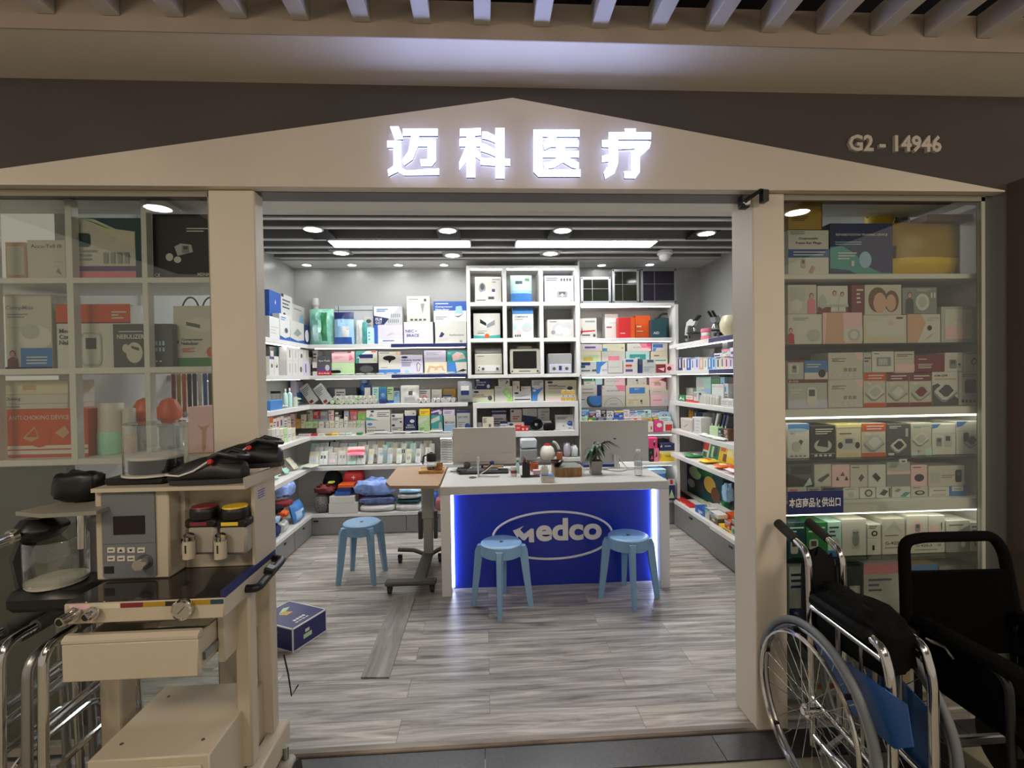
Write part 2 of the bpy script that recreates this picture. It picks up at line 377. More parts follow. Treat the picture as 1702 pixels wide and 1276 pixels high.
# ================================================================ SIGN LETTERS
def sign_px(pts): return [PY(620+a/3.4735, 190+b/3.4735, YF-.03) for a, b in pts]
SIGN = {
 'first': [[(108, 95), (155, 95), (182, 165), (135, 168)], [(93, 175), (170, 175), (170, 330), (205, 345), (385, 333), (385, 368), (185, 370), (150, 350), (100, 375), (95, 340), (128, 318), (128, 212), (93, 212)],
  [(180, 108), (378, 108), (378, 146), (272, 146), (270, 168), (366, 168), (366, 290), (345, 318), (285, 318), (280, 280), (322, 280), (322, 205), (265, 205), (235, 280), (190, 312), (180, 300), (180, 280), (212, 235), (228, 146), (180, 146)]],
 'second': [[(505, 108), (622, 104), (622, 142), (588, 146), (588, 165), (622, 165), (622, 205), (590, 205), (622, 250), (622, 285), (590, 265), (590, 382), (542, 382), (542, 290), (502, 340), (500, 300), (540, 205), (503, 205), (503, 165), (542, 165), (542, 148), (505, 148)],
  [(632, 122), (660, 125), (705, 148), (705, 186), (670, 170), (632, 160)], [(622, 188), (650, 195), (705, 225), (705, 262), (665, 245), (622, 232)],
  [(706, 104), (757, 104), (757, 278), (788, 278), (788, 316), (757, 316), (757, 387), (706, 387), (706, 316), (622, 310), (622, 272), (706, 276)]],
 'third': [[(922, 112), (1182, 112), (1182, 150), (972, 150), (972, 335), (980, 340), (1188, 338), (1188, 378), (950, 378), (922, 350)],
  [(1008, 150), (1052, 152), (1048, 172), (1178, 172), (1178, 208), (1100, 208), (1100, 232), (1178, 232), (1178, 268), (1118, 268), (1178, 300), (1178, 335), (1140, 325), (1090, 296), (1040, 325), (985, 335), (980, 300), (1030, 290), (1058, 268), (975, 268), (975, 232), (1052, 232), (1052, 208), (1020, 208), (985, 225), (978, 190)]],
 'fourth': [[(1350, 128), (1442, 128), (1440, 107), (1502, 107), (1502, 128), (1588, 128), (1588, 165), (1402, 165), (1402, 300), (1380, 360), (1330, 390), (1322, 355), (1345, 320), (1350, 290), (1312, 296), (1312, 262), (1350, 250), (1350, 210), (1312, 208), (1312, 172), (1350, 172)],
  [(1408, 180), (1588, 180), (1580, 215), (1525, 262), (1525, 350), (1500, 386), (1440, 386), (1436, 350), (1474, 350), (1474, 235), (1515, 216), (1408, 222)]]}
for k, polys in SIGN.items():
    allp = sign_px([p for q in polys for p in q]); cx = sum(p[0] for p in allp)/len(allp); z0 = min(p[1] for p in allp)
    t = thing('sign_letter', 'glowing white raised Chinese character on the gable, %s of four from the left' % k, 'sign letter', (cx, YF-.03, z0), 0, 'lit characters of the shop sign')
    for q in polys:
        pp = [(a-cx, b-z0) for a, b in sign_px(q)]
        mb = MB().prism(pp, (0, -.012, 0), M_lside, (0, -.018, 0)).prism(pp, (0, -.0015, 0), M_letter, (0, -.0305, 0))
        mx_, mz_ = sum(p[0] for p in pp)/len(pp), sum(p[1] for p in pp)/len(pp)
        mb.prism([(mx_+(a-mx_)*.97, mz_+(b-mz_)*.97) for a, b in pp], (0, .004, 0), M_halo, (0, -.017, 0))
        mb.build('stroke', t, False)
def flat_text(mb, s, org, ux, uy, h, m, ext, fat=0.0, wid=None, center=False):
    """raised lettering: s drawn from org along ux, cap height about h"""
    vs, fs, x0, x1, y0, y1 = glyphs(s, fat); k = h/(y1-y0); kx = (wid/(x1-x0)) if wid else k
    o = Vector(org); ux = Vector(ux); uy = Vector(uy); nrm = ux.cross(uy)
    if center: o = o-ux*kx*(x1-x0)/2
    P3 = [o+ux*((a-x0)*kx)+uy*((b-y0)*k)+nrm*ext for a, b in vs]
    mb.add(P3, fs, m)
    if ext > .002:                       # walls of the letters
        cnt = {}
        for f in fs:
            for i in range(len(f)):
                e = (f[i], f[(i+1) % len(f)]); cnt[tuple(sorted(e))] = cnt.get(tuple(sorted(e)), []) + [e]
        for es in cnt.values():
            if len(es) == 1:
                a, b = es[0]; mb.add([P3[a], P3[b], P3[b]-nrm*ext, P3[a]-nrm*ext], [(1, 0, 3, 2)], m)
def text_parts(par, name, s, org, h, m, ext, fat, wid):
    """raised lettering, every character a part of its own"""
    vs, fs, x0, x1, y0, y1 = glyphs(s, fat); k = h/(y1-y0); kx = wid/(x1-x0); root = list(range(len(vs)))
    def find(a):
        while root[a] != a: root[a] = root[root[a]]; a = root[a]
        return a
    for f in fs:
        for q in f[1:]: root[find(q)] = find(f[0])
    isl = {}
    for f in fs: isl.setdefault(find(f[0]), []).append(f)
    for g in isl.values():
        mb = MB(); P3 = {a: Vector((org[0]+(vs[a][0]-x0)*kx, org[1]-ext, org[2]+(vs[a][1]-y0)*k)) for f in g for a in f}; ed = {}
        for f in g:
            mb.add([P3[a] for a in f], [tuple(range(len(f)))], m)
            for i in range(len(f)): e = (f[i], f[(i+1) % len(f)]); ed.setdefault(tuple(sorted(e)), []).append(e)
        for es in ed.values():
            if len(es) == 1: a, b = es[0]; d = Vector((0, ext, 0)); mb.add([P3[a], P3[b], P3[b]+d, P3[a]+d], [(1, 0, 3, 2)], m)
        mb.build(name, par, False)
x0, z0 = PY(1407, 254, YF+.02); x1, z1 = PY(1560, 224, YF+.02)
t = thing('unit_number_sign', 'raised pale number on the grey fascia at the right', 'sign', ((x0+x1)/2, YF+.02, z0-.006))
text_parts(t, 'number_character', 'G2 - 14946', (x0-(x0+x1)/2, 0, .006), .072, mat('number_face', 'cfc8bd', .4), .014, .03, x1-x0)
# camera on the corner of the right pillar
x, z = PY(1240, 328, YF-.02)
t = thing('security_camera', 'black camera on a bent arm at the top of the right pillar', 'security camera', (x, YF-.02, z))
MB().box((-.018, 0, -.04), (.018, .035, .012), M_black, .004).cyl((0, -.01, -.02), (0, .01, -.02), .014, M_steel).build('bracket', t)
MB().tube(fillet([(-.01, -.012, -.02), (.05, -.02, .022), (.062, -.02, .018)], .02), .008, M_black).build('arm', t)
MB().prism(rrect(-.012, -.04, .012, .008, .005), (0, -.03, 0), M_black, (.064, -.005, .012)).build('camera_head', t)
# ================================================================ SHELVING
ZS = [1.843, 1.546, 1.261, .963, .665]; ZRS = [1.795, 1.54, 1.243, .965, .725]; ZBASE = .21; ZRB = .25
TH = .038
RANK = ['topmost', 'second from the top', 'third from the top', 'fourth from the top', 'fifth from the top']
def shelf(label, a, b, z, th=TH, strip=None, led=None, grp=None):
    t = thing('shelf_board', label, 'shelf', ((a[0]+b[0])/2, (a[1]+b[1])/2, z-th), 0, grp)
    cx, cy = t.location.x, t.location.y
    MB().box((a[0]-cx, a[1]-cy, 0), (b[0]-cx, b[1]-cy, th), M_white, .002).build('board', t)
    if strip:
        (sa, sb) = strip; o = MB().box((sa[0]-cx, sa[1]-cy, .001), (sb[0]-cx, sb[1]-cy, th-.002), M_navy).build('edge_strip', t, False); o['label'] = 'navy edge strip'
    if led:
        (sa, sb) = led; MB().box((sa[0]-cx, sa[1]-cy, -.006 if th < .036 or z > 1.75 else -.0016), (sb[0]-cx, sb[1]-cy, -.0005), M_strip).build('light_strip', t, False)  # strips under the lower wall shelves are added to brighten the goods
xb1 = PY(776, 600, SB)[0]; xm = PY(650, 575, SB)[0]
for i, z in enumerate(ZS):
    shelf('white shelf board on the left wall, %s' % RANK[i], (XL, 3.05), (SL, SB), z, led=((SL-.05, 3.1), (SL-.038, 4.6)), grp='left wall shelves')
    shelf('white shelf board on the back wall left of the cubes, %s' % RANK[i], (XL, SB), (xb1, YB), z,
          strip=((xm, SB-.003), (xb1, SB+.002)) if i < 2 else None, led=((XL+.3, SB+.03), (xb1-.02, SB+.042)), grp='back wall shelves')
for i, z in enumerate(ZRS):
    shelf('white shelf board on the right wall, %s' % RANK[i], (SR, 2.5), (XR, SB), z,
          strip=((SR-.003, 2.6), (SR+.002, 3.87)) if i < 2 else None, led=((SR+.03, 2.7), (SR+.042, 4.6)), grp='right wall shelves')
def base(label, lx, ly, w, d, h, rz, n, grp, kick=.04):
    """low cabinet with n grey doors; local front is -y"""
    t = thing('base_cabinet', label, 'cabinet', (lx, ly, 0), rz, grp)
    MB().box((-w/2, .02, .0), (w/2, d, h-.035), M_white).box((-w/2, 0, h-.035), (w/2, d, h), M_white, .002).box((-w/2, .03, 0), (w/2, .04, .03), M_black).build('body', t)
    dw = w/n
    for i in range(n):
        o = MB().box((-w/2+i*dw+.004, .002, .012), (-w/2+(i+1)*dw-.004, .02, h-.04), M_grey, .002).build('door', t)
        MB().box((-w/2+i*dw+dw*.46, -.004, h-.075), (-w/2+i*dw+dw*.54, .002, h-.060), M_black, .001).build('handle', o)
base('low grey-doored cabinet under the left wall shelves', SL, 3.885, 1.66, .25, ZBASE, PI/2, 4, None)
base('low grey-doored cabinet along the back wall, behind the wheeled table', (XL+.94)/2, SB, .94-XL, .33, ZBASE, 0, 5, None)
base('far low grey cabinet under the right wall shelves', SR+.02, 4.30, .80, .46, ZRB, -PI/2, 1, 'right base cabinets')
base('near low grey cabinet under the right wall shelves', SR, 3.20, 1.38, .48, ZRB, -PI/2, 2, 'right base cabinets')
base('low grey-doored cabinet under the right unit of the back wall', 1.43, SB, .92, .33, ZRB, 0, 2, None)
# right part of the back wall
xr0, xr1 = PY(964, 600, SB)[0], PY(1122, 600, SB)[0]
struct('wall_unit_end', MB().box((xr1, SB-.02, 0), (xr1+.03, YB, 2.2), M_white).box((xr0-.012, SB, 0), (xr0+.008, YB, ZC), M_white))
ZU = [PY(1040, 503, SB)[1], PY(1040, 561.5, SB)[1], PY(1040, 620.5, SB)[1], PY(1100, 717, SB)[1], PY(1100, 768, SB)[1]]
for i, z in enumerate(ZU):
    shelf('white shelf board in the right unit of the back wall, %s' % RANK[i], (xr0, SB), (xr1, YB), z, .034, led=((xr0+.03, SB+.03), (xr1-.03, SB+.042)), grp='right unit shelves')
# cube unit
YC = 4.70
CX = [PY(p, 535, YC)[0] for p in (776, 782, 836, 842.5, 897, 903.5, 957, 963)]
CZ = [PY(870, p, YC)[1] for p in (441, 446, 501.5, 508, 561.5, 568, 621.5, 627.5)]
def at0(o, x, y, z): return (o[0]-x, o[1]-y, o[2]-z)
t = thing('cube_shelf', 'white wall unit of nine open cubes in the middle of the back wall', 'shelf', ((CX[0]+CX[7])/2, YC, CZ[7])); L = t.location
mb = MB()
for k in (0, 2, 4, 6): mb.box((CX[k]-L.x, 0, 0), (CX[k+1]-L.x, .34, CZ[0]-L.z), M_white, .002)
for k in (0, 2, 4, 6): mb.box((CX[0]-L.x, .001, CZ[k+1]-L.z), (CX[7]-L.x, .34, CZ[k]-L.z), M_white, .002)
mb.build('frame', t)
for r in range(3):
    for c in range(3):
        kk = 'bk' if (r, c) in ((1, 0), (2, 2)) else 'lg'
        o = MB().box((CX[2*c+1]-L.x, .325, CZ[2*r+2]-L.z), (CX[2*c+2]-L.x, .338, CZ[2*r+1]-L.z), P(kk)).build('back_panel', t, False)
        if kk == 'bk': o['label'] = 'black back panel'
for c in range(3): MB().box((CX[2*c+1]-L.x+.01, .012, CZ[1]-L.z-.010), (CX[2*c+2]-L.x-.01, .03, CZ[1]-L.z-.001), M_strip).build('light_strip', t, False)
# low open box below the cubes
lx0, lz1 = PY(786, 669, YC); lx1, lz0 = PY(962, 724, YC); lzb = PY(870, 677, YC)[1]; lzt = PY(870, 717, YC)[1]
t = thing('open_box_shelf', 'white open box shelf full of cartons below the nine cubes', 'shelf', ((lx0+lx1)/2, YC, lz0)); L = t.location
MB().box((lx0-L.x, 0, 0), (lx1-L.x, .34, lzt-L.z), M_white, .002).box((lx0-L.x, 0, lzb-L.z), (lx1-L.x, .34, lz1-L.z), M_white, .002).box((lx0-L.x, .001, 0), (lx0-L.x+.035, .34, lz1-L.z), M_white).box((lx1-L.x-.035, .001, 0), (lx1-L.x, .34, lz1-L.z), M_white).build('frame', t)
MB().box((lx0-L.x, .325, 0), (lx1-L.x, .34, lz1-L.z), P('g')).build('back_panel', t, False)
shelf('white ledge on the back wall directly behind the counter', (xb1, SB-.03), (xr0-.012, YB), .70)
ZM = lz1                                     # top of the low open box carries a row of cartons

# ================================================================ COUNTER
t = thing('reception_counter', 'white counter with a glowing blue front panel and an oval logo', 'counter', (.48, 3.3, 0)); X0, X1 = -.315-.48, 1.282-.48; D = .72
MB().box((X0, 0, .70), (X1, D, .758), mat('counter_white', 'c2c0bc', .35), .004).build('worktop', t)
MB().box((X0, .002, 0), (X0+.068, D, .70), M_white, .003).build('side_panel', t)
MB().box((X1-.068, .002, 0), (X1, D, .70), M_white, .003).build('side_panel', t)
bp = MB().box((X0+.075, .13, .0), (X1-.075, .15, .70), mat('counter_blue', '1b2f9e', .28), .001).build('front_panel', t); bp['label'] = 'deep blue front panel'
MB().box((X0+.069, .105, .02), (X0+.081, .122, .695), M_strip2).build('light_strip', t, False)
MB().box((X1-.081, .105, .02), (X1-.069, .122, .695), M_strip2).build('light_strip', t, False)
MB().box((X0+.09, .105, .690), (X1-.09, .114, .699), mat('led_strip_top', (.25, .32, 1.0), .4, emit=3)).build('light_strip', t, False)
def cp(px, py): x, z = PY(px, py, 3.43); return x-.48, z
ex, ez = cp(919, 889); ea = cp(1017, 889)[0]-ex; eb = ez-cp(919, 928)[1]
MB().tube([(ex+ea*math.cos(a*PI/40), .125, ez+eb*math.sin(a*PI/40)-.022*math.cos(a*PI/40)*0) for a in range(80)], .0085, mat('logo_white', 'dedfe2', .4), 8, True).build('logo_ring', t)
M_logo = MATS['logo_white']
def lg(zx, zy): x, z = cp(640+zx/3.545, 640+zy/3.545); return x, z
mb = MB()
mb.prism([lg(*p) for p in ((752, 855), (780, 845), (815, 828), (795, 848), (818, 875), (858, 842), (875, 845), (878, 922), (848, 922), (846, 885), (822, 912), (808, 908), (786, 885), (782, 900), (768, 880))], (0, -.012, 0), M_logo, (0, .13, 0))
bx, bz = lg(890, 918)
mb.build('logo_letter', t, False); text_parts(t, 'logo_letter', 'edco', (bx, .13, bz), lg(0, 815)[1]-bz, M_logo, .012, .034, lg(1275, 900)[0]-bx)
# ================================================================ WHEELED TABLE
tx, ty = -.495, 3.72
t = thing('overbed_table', 'wheeled table with a brown top and one steel post, left of the counter', 'table', (tx, ty, 0))
def q(x, y): return (x-tx, y-ty)
top = [q(*PZ(px, py, .745)) for px, py in ((648, 810), (728, 810))] + [(-.327-tx, 3.41-ty), (-.327-tx, 4.08-ty), (-.36-tx, 4.11-ty), (-.72-tx, 4.11-ty), (-.745-tx, 4.08-ty), q(*PZ(641, 803, .745))]
MB().prism(top, (0, 0, .022), mat('table_top_brown', 'a3866c', .4, noise=.06, scale=3), (0, 0, .735), (1, 0, 0), (0, 1, 0)).build('table_top', t)
M_gr2 = mat('grey_steel', 'b0aea8', .4, .1); M_dk = mat('dark_steel', '55524e', .45, .3)
px_, py_ = q(*PZ(713, 935, 0))
MB().box((px_-.05, py_-.03, .36), (px_+.05, py_+.03, .735), M_gr2, .012).box((px_-.10, py_-.06, .715), (px_+.10, py_+.06, .7345), M_dk).build('post', t)
MB().box((px_-.038, py_-.022, .05), (px_+.038, py_+.022, .38), M_gr2, .01).build('lower_post', t)
MB().box((px_+.045, py_-.02, .2), (px_+.075, py_+.03, .42), M_dk, .004).box((px_-.08, py_-.02, .2), (px_-.045, py_+.03, .42), M_dk, .004).build('lift_housing', t)
MB().box((px_-.05, py_-.55, .055), (px_+.035, py_+.04, .085), M_dk, .006).build('base_bar', t)
MB().box((px_-.24, py_-.58, .06), (px_+.115, py_-.50, .09), M_dk, .01).build('front_foot', t)
MB().tube([(px_-.25, py_+.02, .11), (px_-.12, py_+.02, .10), (px_, py_, .06), (px_+.08, py_+.02, .10), (px_+.105, py_+.02, .11)], .018, M_dk).build('rear_foot', t)
for cx, cy in ((px_-.21, py_-.54), (px_+.085, py_-.54), (px_-.235, py_+.02), (px_+.09, py_+.02)):
    MB().cyl((cx-.012, cy, .025), (cx+.012, cy, .025), .025, M_rubber, 16).box((cx-.018, cy-.012, .02), (cx+.018, cy+.012, .068), M_black, .003).build('caster', t)
# ================================================================ STOOLS
M_st = mat('stool_blue', '7fa6c9', .38)
t = thing('plastic_stool', 'light blue plastic stool before the counter logo, the left one of the two there', 'stool', (0, 0, 0), 0, 'light blue plastic stools')
MB().lathe([(.0, .415), (.012, .415), (.014, .425), (.10, .428), (.128, .426), (.135, .420), (.137, .35), (.130, .345), (.125, .36), (.02, .36)], M_st, n=32).build('seat', t)
MB().lathe([(.011, .424), (.011, .4275), (.001, .4278)], M_dk, n=14).build('drain_hole', t)
for k in range(4):
    a = k*PI/2; c, s = math.cos(a), math.sin(a); mb = MB()
    st = ((.405, .140, .030, .016), (.37, .146, .024, .026), (.20, .165, .021, .022), (0, .190, .015, .016)); vs = []
    for z, r, hw, hd in st:
        for u, v in ((-hw, -hd), (hw, -hd), (hw*.6, hd), (-hw*.6, hd)): vs.append((c*(r+v)-s*u, s*(r+v)+c*u, z))
    fs = [(0, 1, 2, 3), (15, 14, 13, 12)]+[(4*i+j, 4*(i+1)+j, 4*(i+1)+(j+1) % 4, 4*i+(j+1) % 4) for i in range(3) for j in range(4)]
    mb.add(vs, fs, M_st).build('leg', t)
stool = t
def stool_at(px, py, z, rz, label=None):
    x, y = PZ(px, py, z)
    if label: dup(stool, (x, y, 0), rz, label)
    else: stool.location = (x, y, 0); stool.rotation_euler = (0, 0, rz)
stool_at(833, 899, .428, -.12)
stool_at(1044, 888, .428, -.1, 'light blue plastic stool before the counter logo, the right one of the two there')
stool_at(601, 866, .428, PI/4-.1, 'light blue plastic stool standing apart beside the left wall shelves')
# ================================================================ GOODS: builders
def ell(cx, cy, rx, ry, n=16): return [(cx+rx*math.cos(2*PI*i/n), cy+ry*math.sin(2*PI*i/n)) for i in range(n)]
def decals(mb, s, w, h, y0=0.0, step=.0005):
    """print on the front face (x -w/2..w/2, z 0..h); every token sits a hair in front of the one before"""
    k = 1
    for tok in s.split(';'):
        a = tok.split()
        if not a: continue
        op, c = a[0], a[1]; y = y0-step*k; k += 1
        if op in 'tTB':
            txt = a[2].replace('_', ' '); u, v, hh = map(float, a[3:6]); wd = float(a[6])*w if len(a) > 6 else None
            flat_text(mb, txt, ((u-.5)*w, y, v*h), (1, 0, 0), (0, 0, 1), hh*h, P(c), 0, .02 if op == 'B' else .006, wd, op == 'T')
            continue
        n = [float(q) for q in a[2:]] if op not in 'm' else None
        def poly(pts, cc, dy=0):
            pts = [(min(1, max(0, p[0])), min(1, max(0, p[1]))) for p in pts]
            mb.add([((p[0]-.5)*w, y-dy, p[1]*h) for p in pts], [tuple(range(len(pts)))], P(cc))
        if op == 'r': poly([(n[0], n[1]), (n[2], n[1]), (n[2], n[3]), (n[0], n[3])], c)
        elif op == 'e': poly(ell(*n), c)
        elif op == 'p': poly([(n[i], n[i+1]) for i in range(0, len(n), 2)], c)
        elif op == 'l':
            rr = random.Random(int(sum(n)*1000)+len(s)); m = int(n[4]); dv = (n[3]-n[1])/max(1, m)
            for i in range(m):
                L = (n[2]-n[0])*(1 if i == 0 else rr.uniform(.45, 1)); z = n[3]-dv*(i+.75)
                poly([(n[0], z), (n[0]+L, z), (n[0]+L, z+dv*.42), (n[0], z+dv*.42)], c)
        elif op == 'i':
            m = int(n[4]); du = (n[2]-n[0])/m
            for i in range(m): poly([(n[0]+du*i, n[1]), (n[0]+du*(i+.62), n[1]), (n[0]+du*(i+.62), n[3]), (n[0]+du*i, n[3])], c)
        elif op == 'm':          # a slanted table-top monitor: body colour, screen colour, centre, size
            c2 = a[2]; cx, cy, sz = map(float, a[3:6]); ar = w/h
            def R(pts): return [(cx+p[0]*sz, cy+p[1]*sz*ar) for p in pts]
            poly(R([(-.5, -.12), (-.18, -.42), (.0, -.44), (.5, -.10), (.5, .0), (.05, -.34), (-.15, -.32), (-.5, .0)]), 'g')
            poly(R([(-.5, .0), (-.15, -.33), (.05, -.34), (.5, .02), (.2, .38), (-.02, .40), (-.4, .12)]), c, .0003)
            poly(R([(-.32, .02), (-.06, -.22), (.10, -.20), (.34, .04), (.14, .26), (-.02, .28)]), c2, .0006)
        elif op == 'd':          # an upright hand device with a screen: cx cy half-width half-height
            cx, cy, rx, ry = n; poly([(cx+(p[0])*rx, cy+p[1]*ry) for p in rrect(-1, -1, 1, 1, .4)], c)
            poly([(cx-.6*rx, cy), (cx+.6*rx, cy), (cx+.6*rx, cy+.75*ry), (cx-.6*rx, cy+.75*ry)], 'dg', .0003)
        elif op == 'f':          # a printed figure: head and shoulders
            cx, cy, sz = n; ar = w/h
            poly([(cx-sz*.9, 0.02), (cx-sz*.8, cy-sz*ar*.9), (cx-sz*.3, cy-sz*ar*.5), (cx+sz*.3, cy-sz*ar*.5), (cx+sz*.8, cy-sz*ar*.9), (cx+sz*.9, .02)], c)
            poly(ell(cx, cy+sz*ar*.1, sz*.48, sz*ar*.62), 'br', .0002); poly(ell(cx, cy, sz*.36, sz*ar*.48), 'sk', .0004)
CNAME = dict(w='white', ow='off-white', cr='cream', lg='pale grey', g='grey', dg='dark grey', k='black', n='navy', b='blue', mb='mid blue', lb='light blue', t='teal', pt='pale teal', gr='green',
             lgr='pale green', ag='bright green', r='red', mr='maroon', p='pink', lp='pale pink', o='orange', y='yellow', ly='pale yellow', br='brown', tan='tan', pu='purple', sk='skin-toned', lil='lilac',
             lt='pale mint', dt='dark teal', hot='hot pink', vo='dark yellow', gd='golden', bk='black', mint='mint')
_seed = [1]
def autodesign(c, rr, small=False):
    dark = c in 'k n b mb t gr r mr o br pu dt dg hot g bk'.split()
    ink = 'w' if dark else rr.choice(['dg', 'n', 'g', 'dg']); acc = rr.choice(['b', 't', 'r', 'gr', 'n', 'o', 'mb', 'p', 'dg'])
    if dark: acc = rr.choice(['w', 'y', 'lb', 'ow'])
    f = rr.randrange(4)
    if f == 0: return 'r %s 0 0 1 .18;l %s .1 .55 .8 .9 3;e %s .65 .38 .18 .15' % (acc, ink, 'lg' if not dark else 'g')
    if f == 1: return 'r %s 0 .78 1 1;l %s .12 .42 .75 .72 3;r %s .55 .12 .88 .38' % (acc, ink, 'lg')
    if f == 2: return 'r %s .08 .62 .5 .85;l %s .1 .12 .9 .55 4' % (acc, ink)
    return 'l %s .1 .66 .7 .92 2;e %s .5 .36 .24 .2;e %s .5 .36 .12 .1' % (ink, acc, 'w')
def carton(name, label, cat, loc, w, h, d, c, design='*', rz=0, grp=None, tilt=0, cham=.0016):
    _seed[0] += 1; rr = random.Random(_seed[0]*77)
    mb = MB().box((-w/2, 0, 0), (w/2, d, h), P(c), min(cham, w*.05))
    if design == '*': design = autodesign(c, rr)
    if design: decals(mb, design, w, h)
    o = mb.build(name, None, False, loc, (tilt, 0, rz) if tilt else rz)
    return tag(o, label, cat, grp)
ZMAX = {'u2': ZU[1]-.046, 'u3': ZU[2]-.046, 'l2': ZS[0]-TH-.010, 'b2': ZS[0]-TH-.010, 'b4': ZS[2]-TH-.01, 'b3': ZS[1]-TH-.01, 'l4': ZS[2]-TH-.01}
PLACED = []          # (row key, a0, a1, top) of everything stacked so far
def row(key, items, zm, plane, z0, depth, suffix, side='B', grp=None, name='carton', cat='carton'):
    """items: (x0, x1, ytop, colour, design, label[, 'u'|'b'[, depth]]) in the coordinates of one enlarged crop (zm = ox, oy, scale);
    'u' stands on what is below it, 'b' a step further back"""
    ox, oy, sc = zm
    for it in items:
        x0, x1, yt, c, dz, lb = it[:6]; fl = it[6] if len(it) > 6 else ''; dp = it[7] if len(it) > 7 else depth
        X0, X1, YT = ox+x0/sc, ox+x1/sc, oy+yt/sc; pl = plane
        if 'b' in fl: pl = plane + (.06 if side == 'B' else (-.07 if side == 'L' else .07))
        if 'f' in fl: pl = plane - (.04 if side == 'B' else (-.05 if side == 'L' else .05))
        if side == 'B':
            a0 = PY(X0, YT+8, pl)[0]; a1 = PY(X1, YT+8, pl)[0]; zt = PY((X0+X1)/2, YT, pl)[1]
            if key[0] == 'r' and key[1:].isalpha(): a1 = min(a1, 2.246)
        else:
            a0 = PX(X0, YT+8, pl)[0]; a1 = PX(X1, YT+8, pl)[0]; zt = PX((X0+X1)/2, YT, pl)[1]
            a0, a1 = min(a0, a1), max(a0, a1)
        zb = z0
        if 'u' in fl:
            for k, p0, p1, t in PLACED:
                if k == key and p0+.004 < a1 and p1-.004 > a0 and t < zt-.012: zb = max(zb, t)
        h = max(.012, min(zt, ZMAX.get(key, 9))-zb); wdt = max(.008, (a1-a0)*.985); m = (a0+a1)/2
        full = lb if lb.endswith('.') else lb+' '+suffix
        nm = name; ct = cat
        if '@' in full: full, nm = full.split('@')[0].strip()+' '+full.split('@')[1].split(' ', 1)[1], full.split('@')[1].split(' ', 1)[0]; ct = nm.replace('_', ' ')
        full = full.rstrip('.')
        loc, rz = {'B': ((m, pl, zb), 0), 'L': ((pl, m, zb), PI/2), 'R': ((pl, m, zb), -PI/2)}[side]
        carton(nm, full, ct, loc, wdt, h, dp, c, dz, rz, grp)
        PLACED.append((key, a0, a1, zb+h+.0005))
def pouch_mesh(w, h, d, c, patches=(), seed=1, n=9, wr=.12, m=None):
    rr = random.Random(seed); mb = MB(); mats = [m or P(c)]; vs = []; N = n+1
    for sgn in (-1, 1):
        for j in range(N):
            for i in range(N):
                u, v = i/n, j/n; b = max(0, 1-abs(2*u-1)**3)*max(0, 1-abs(2*v-1)**4)
                y = sgn*d/2*b*(1+rr.uniform(-wr, wr)*3) if 0 < i < n and 0 < j < n else 0
                e = rr.uniform(-1, 1)*wr*.06
                vs.append(((u-.5)*w*(1+e), y, v*h*(1+e*.5)))
    cells = {}
    for s in (0, 1):
        for j in range(n):
            for i in range(n):
                q = (s*N*N+j*N+i, s*N*N+j*N+i+1, s*N*N+(j+1)*N+i+1, s*N*N+(j+1)*N+i)
                mm = mats[0]; u, v = (i+.5)/n, (j+.5)/n
                for pc, u0, v0, u1, v1 in patches:
                    if s == 0 and u0 <= u <= u1 and v0 <= v <= v1: mm = P(pc)
                cells.setdefault(mm, []).append(q if s == 0 else q[::-1])
    first = True
    for mm, fs in cells.items():
        if first: mb.add(vs, fs, mm); first = False
        else:
            i = mb.mi(mm)
            for f in fs: mb.f.append(f); mb.m.append(i)
    return mb
def pouch(name, label, cat, loc, w, h, d, c, patches=(), rot=(0, 0, 0), grp=None, seed=None, wr=.12, m=None):
    _seed[0] += 1
    return tag(pouch_mesh(w, h, d, c, patches, seed or _seed[0], wr=wr, m=m).build(name, None, True, loc, rot), label, cat, grp)
def lump_mesh(w, d, h, m, seed=1, amp=.08, p=3.0, nu=22, nv=12, fr=3.0, mb=None):
    from mathutils import noise as NZ
    vs = []; fs = []
    def sp(x, e): return math.copysign(abs(x)**(2/e), x)
    for j in range(nv+1):
        ph = -PI/2+PI*j/nv
        for i in range(nu):
            th = 2*PI*i/nu; x = sp(math.cos(ph), p)*sp(math.cos(th), p); y = sp(math.cos(ph), p)*sp(math.sin(th), p); z = sp(math.sin(ph), p)
            q = Vector((x*fr+seed*3.1, y*fr+seed*1.7, z*fr*.7)); k = 1+amp*NZ.noise(q)+amp*.5*NZ.noise(q*2.3)
            zz = (z*k+1)/2; vs.append((x*k*w/2, y*k*d/2, max(0, zz*h*(1+amp*NZ.noise(q*.9+Vector((5, 5, 5)))))))
    ax = max(abs(v[0]) for v in vs)/(w/2); ay_ = max(abs(v[1]) for v in vs)/(d/2); az = max(v[2] for v in vs)/h
    vs = [(v[0]/ax, v[1]/ay_, v[2]/az) for v in vs]
    for j in range(nv):
        for i in range(nu): fs.append((j*nu+i, j*nu+(i+1) % nu, (j+1)*nu+(i+1) % nu, (j+1)*nu+i))
    return (mb or MB()).add(vs, fs, m)
def lump(name, label, cat, loc, w, d, h, m, rz=0, grp=None, amp=.1, p=3.0, seed=None, fr=3.0):
    _seed[0] += 1
    return tag(lump_mesh(w, d, h, m, seed or _seed[0], amp, p, fr=fr).build(name, None, True, loc, rz), label, cat, grp)
def fab(c, rough=.8): return mat('fabric_'+c, PAL[c], rough, noise=.18, scale=14, spec=.15 if c == 'k' else None)
M_film = mat('milky_film', 'd5dcd6', .25, noise=.12, scale=30)
M_minty = mat('mint_film', '8fcdb8', .25, noise=.22, scale=18)
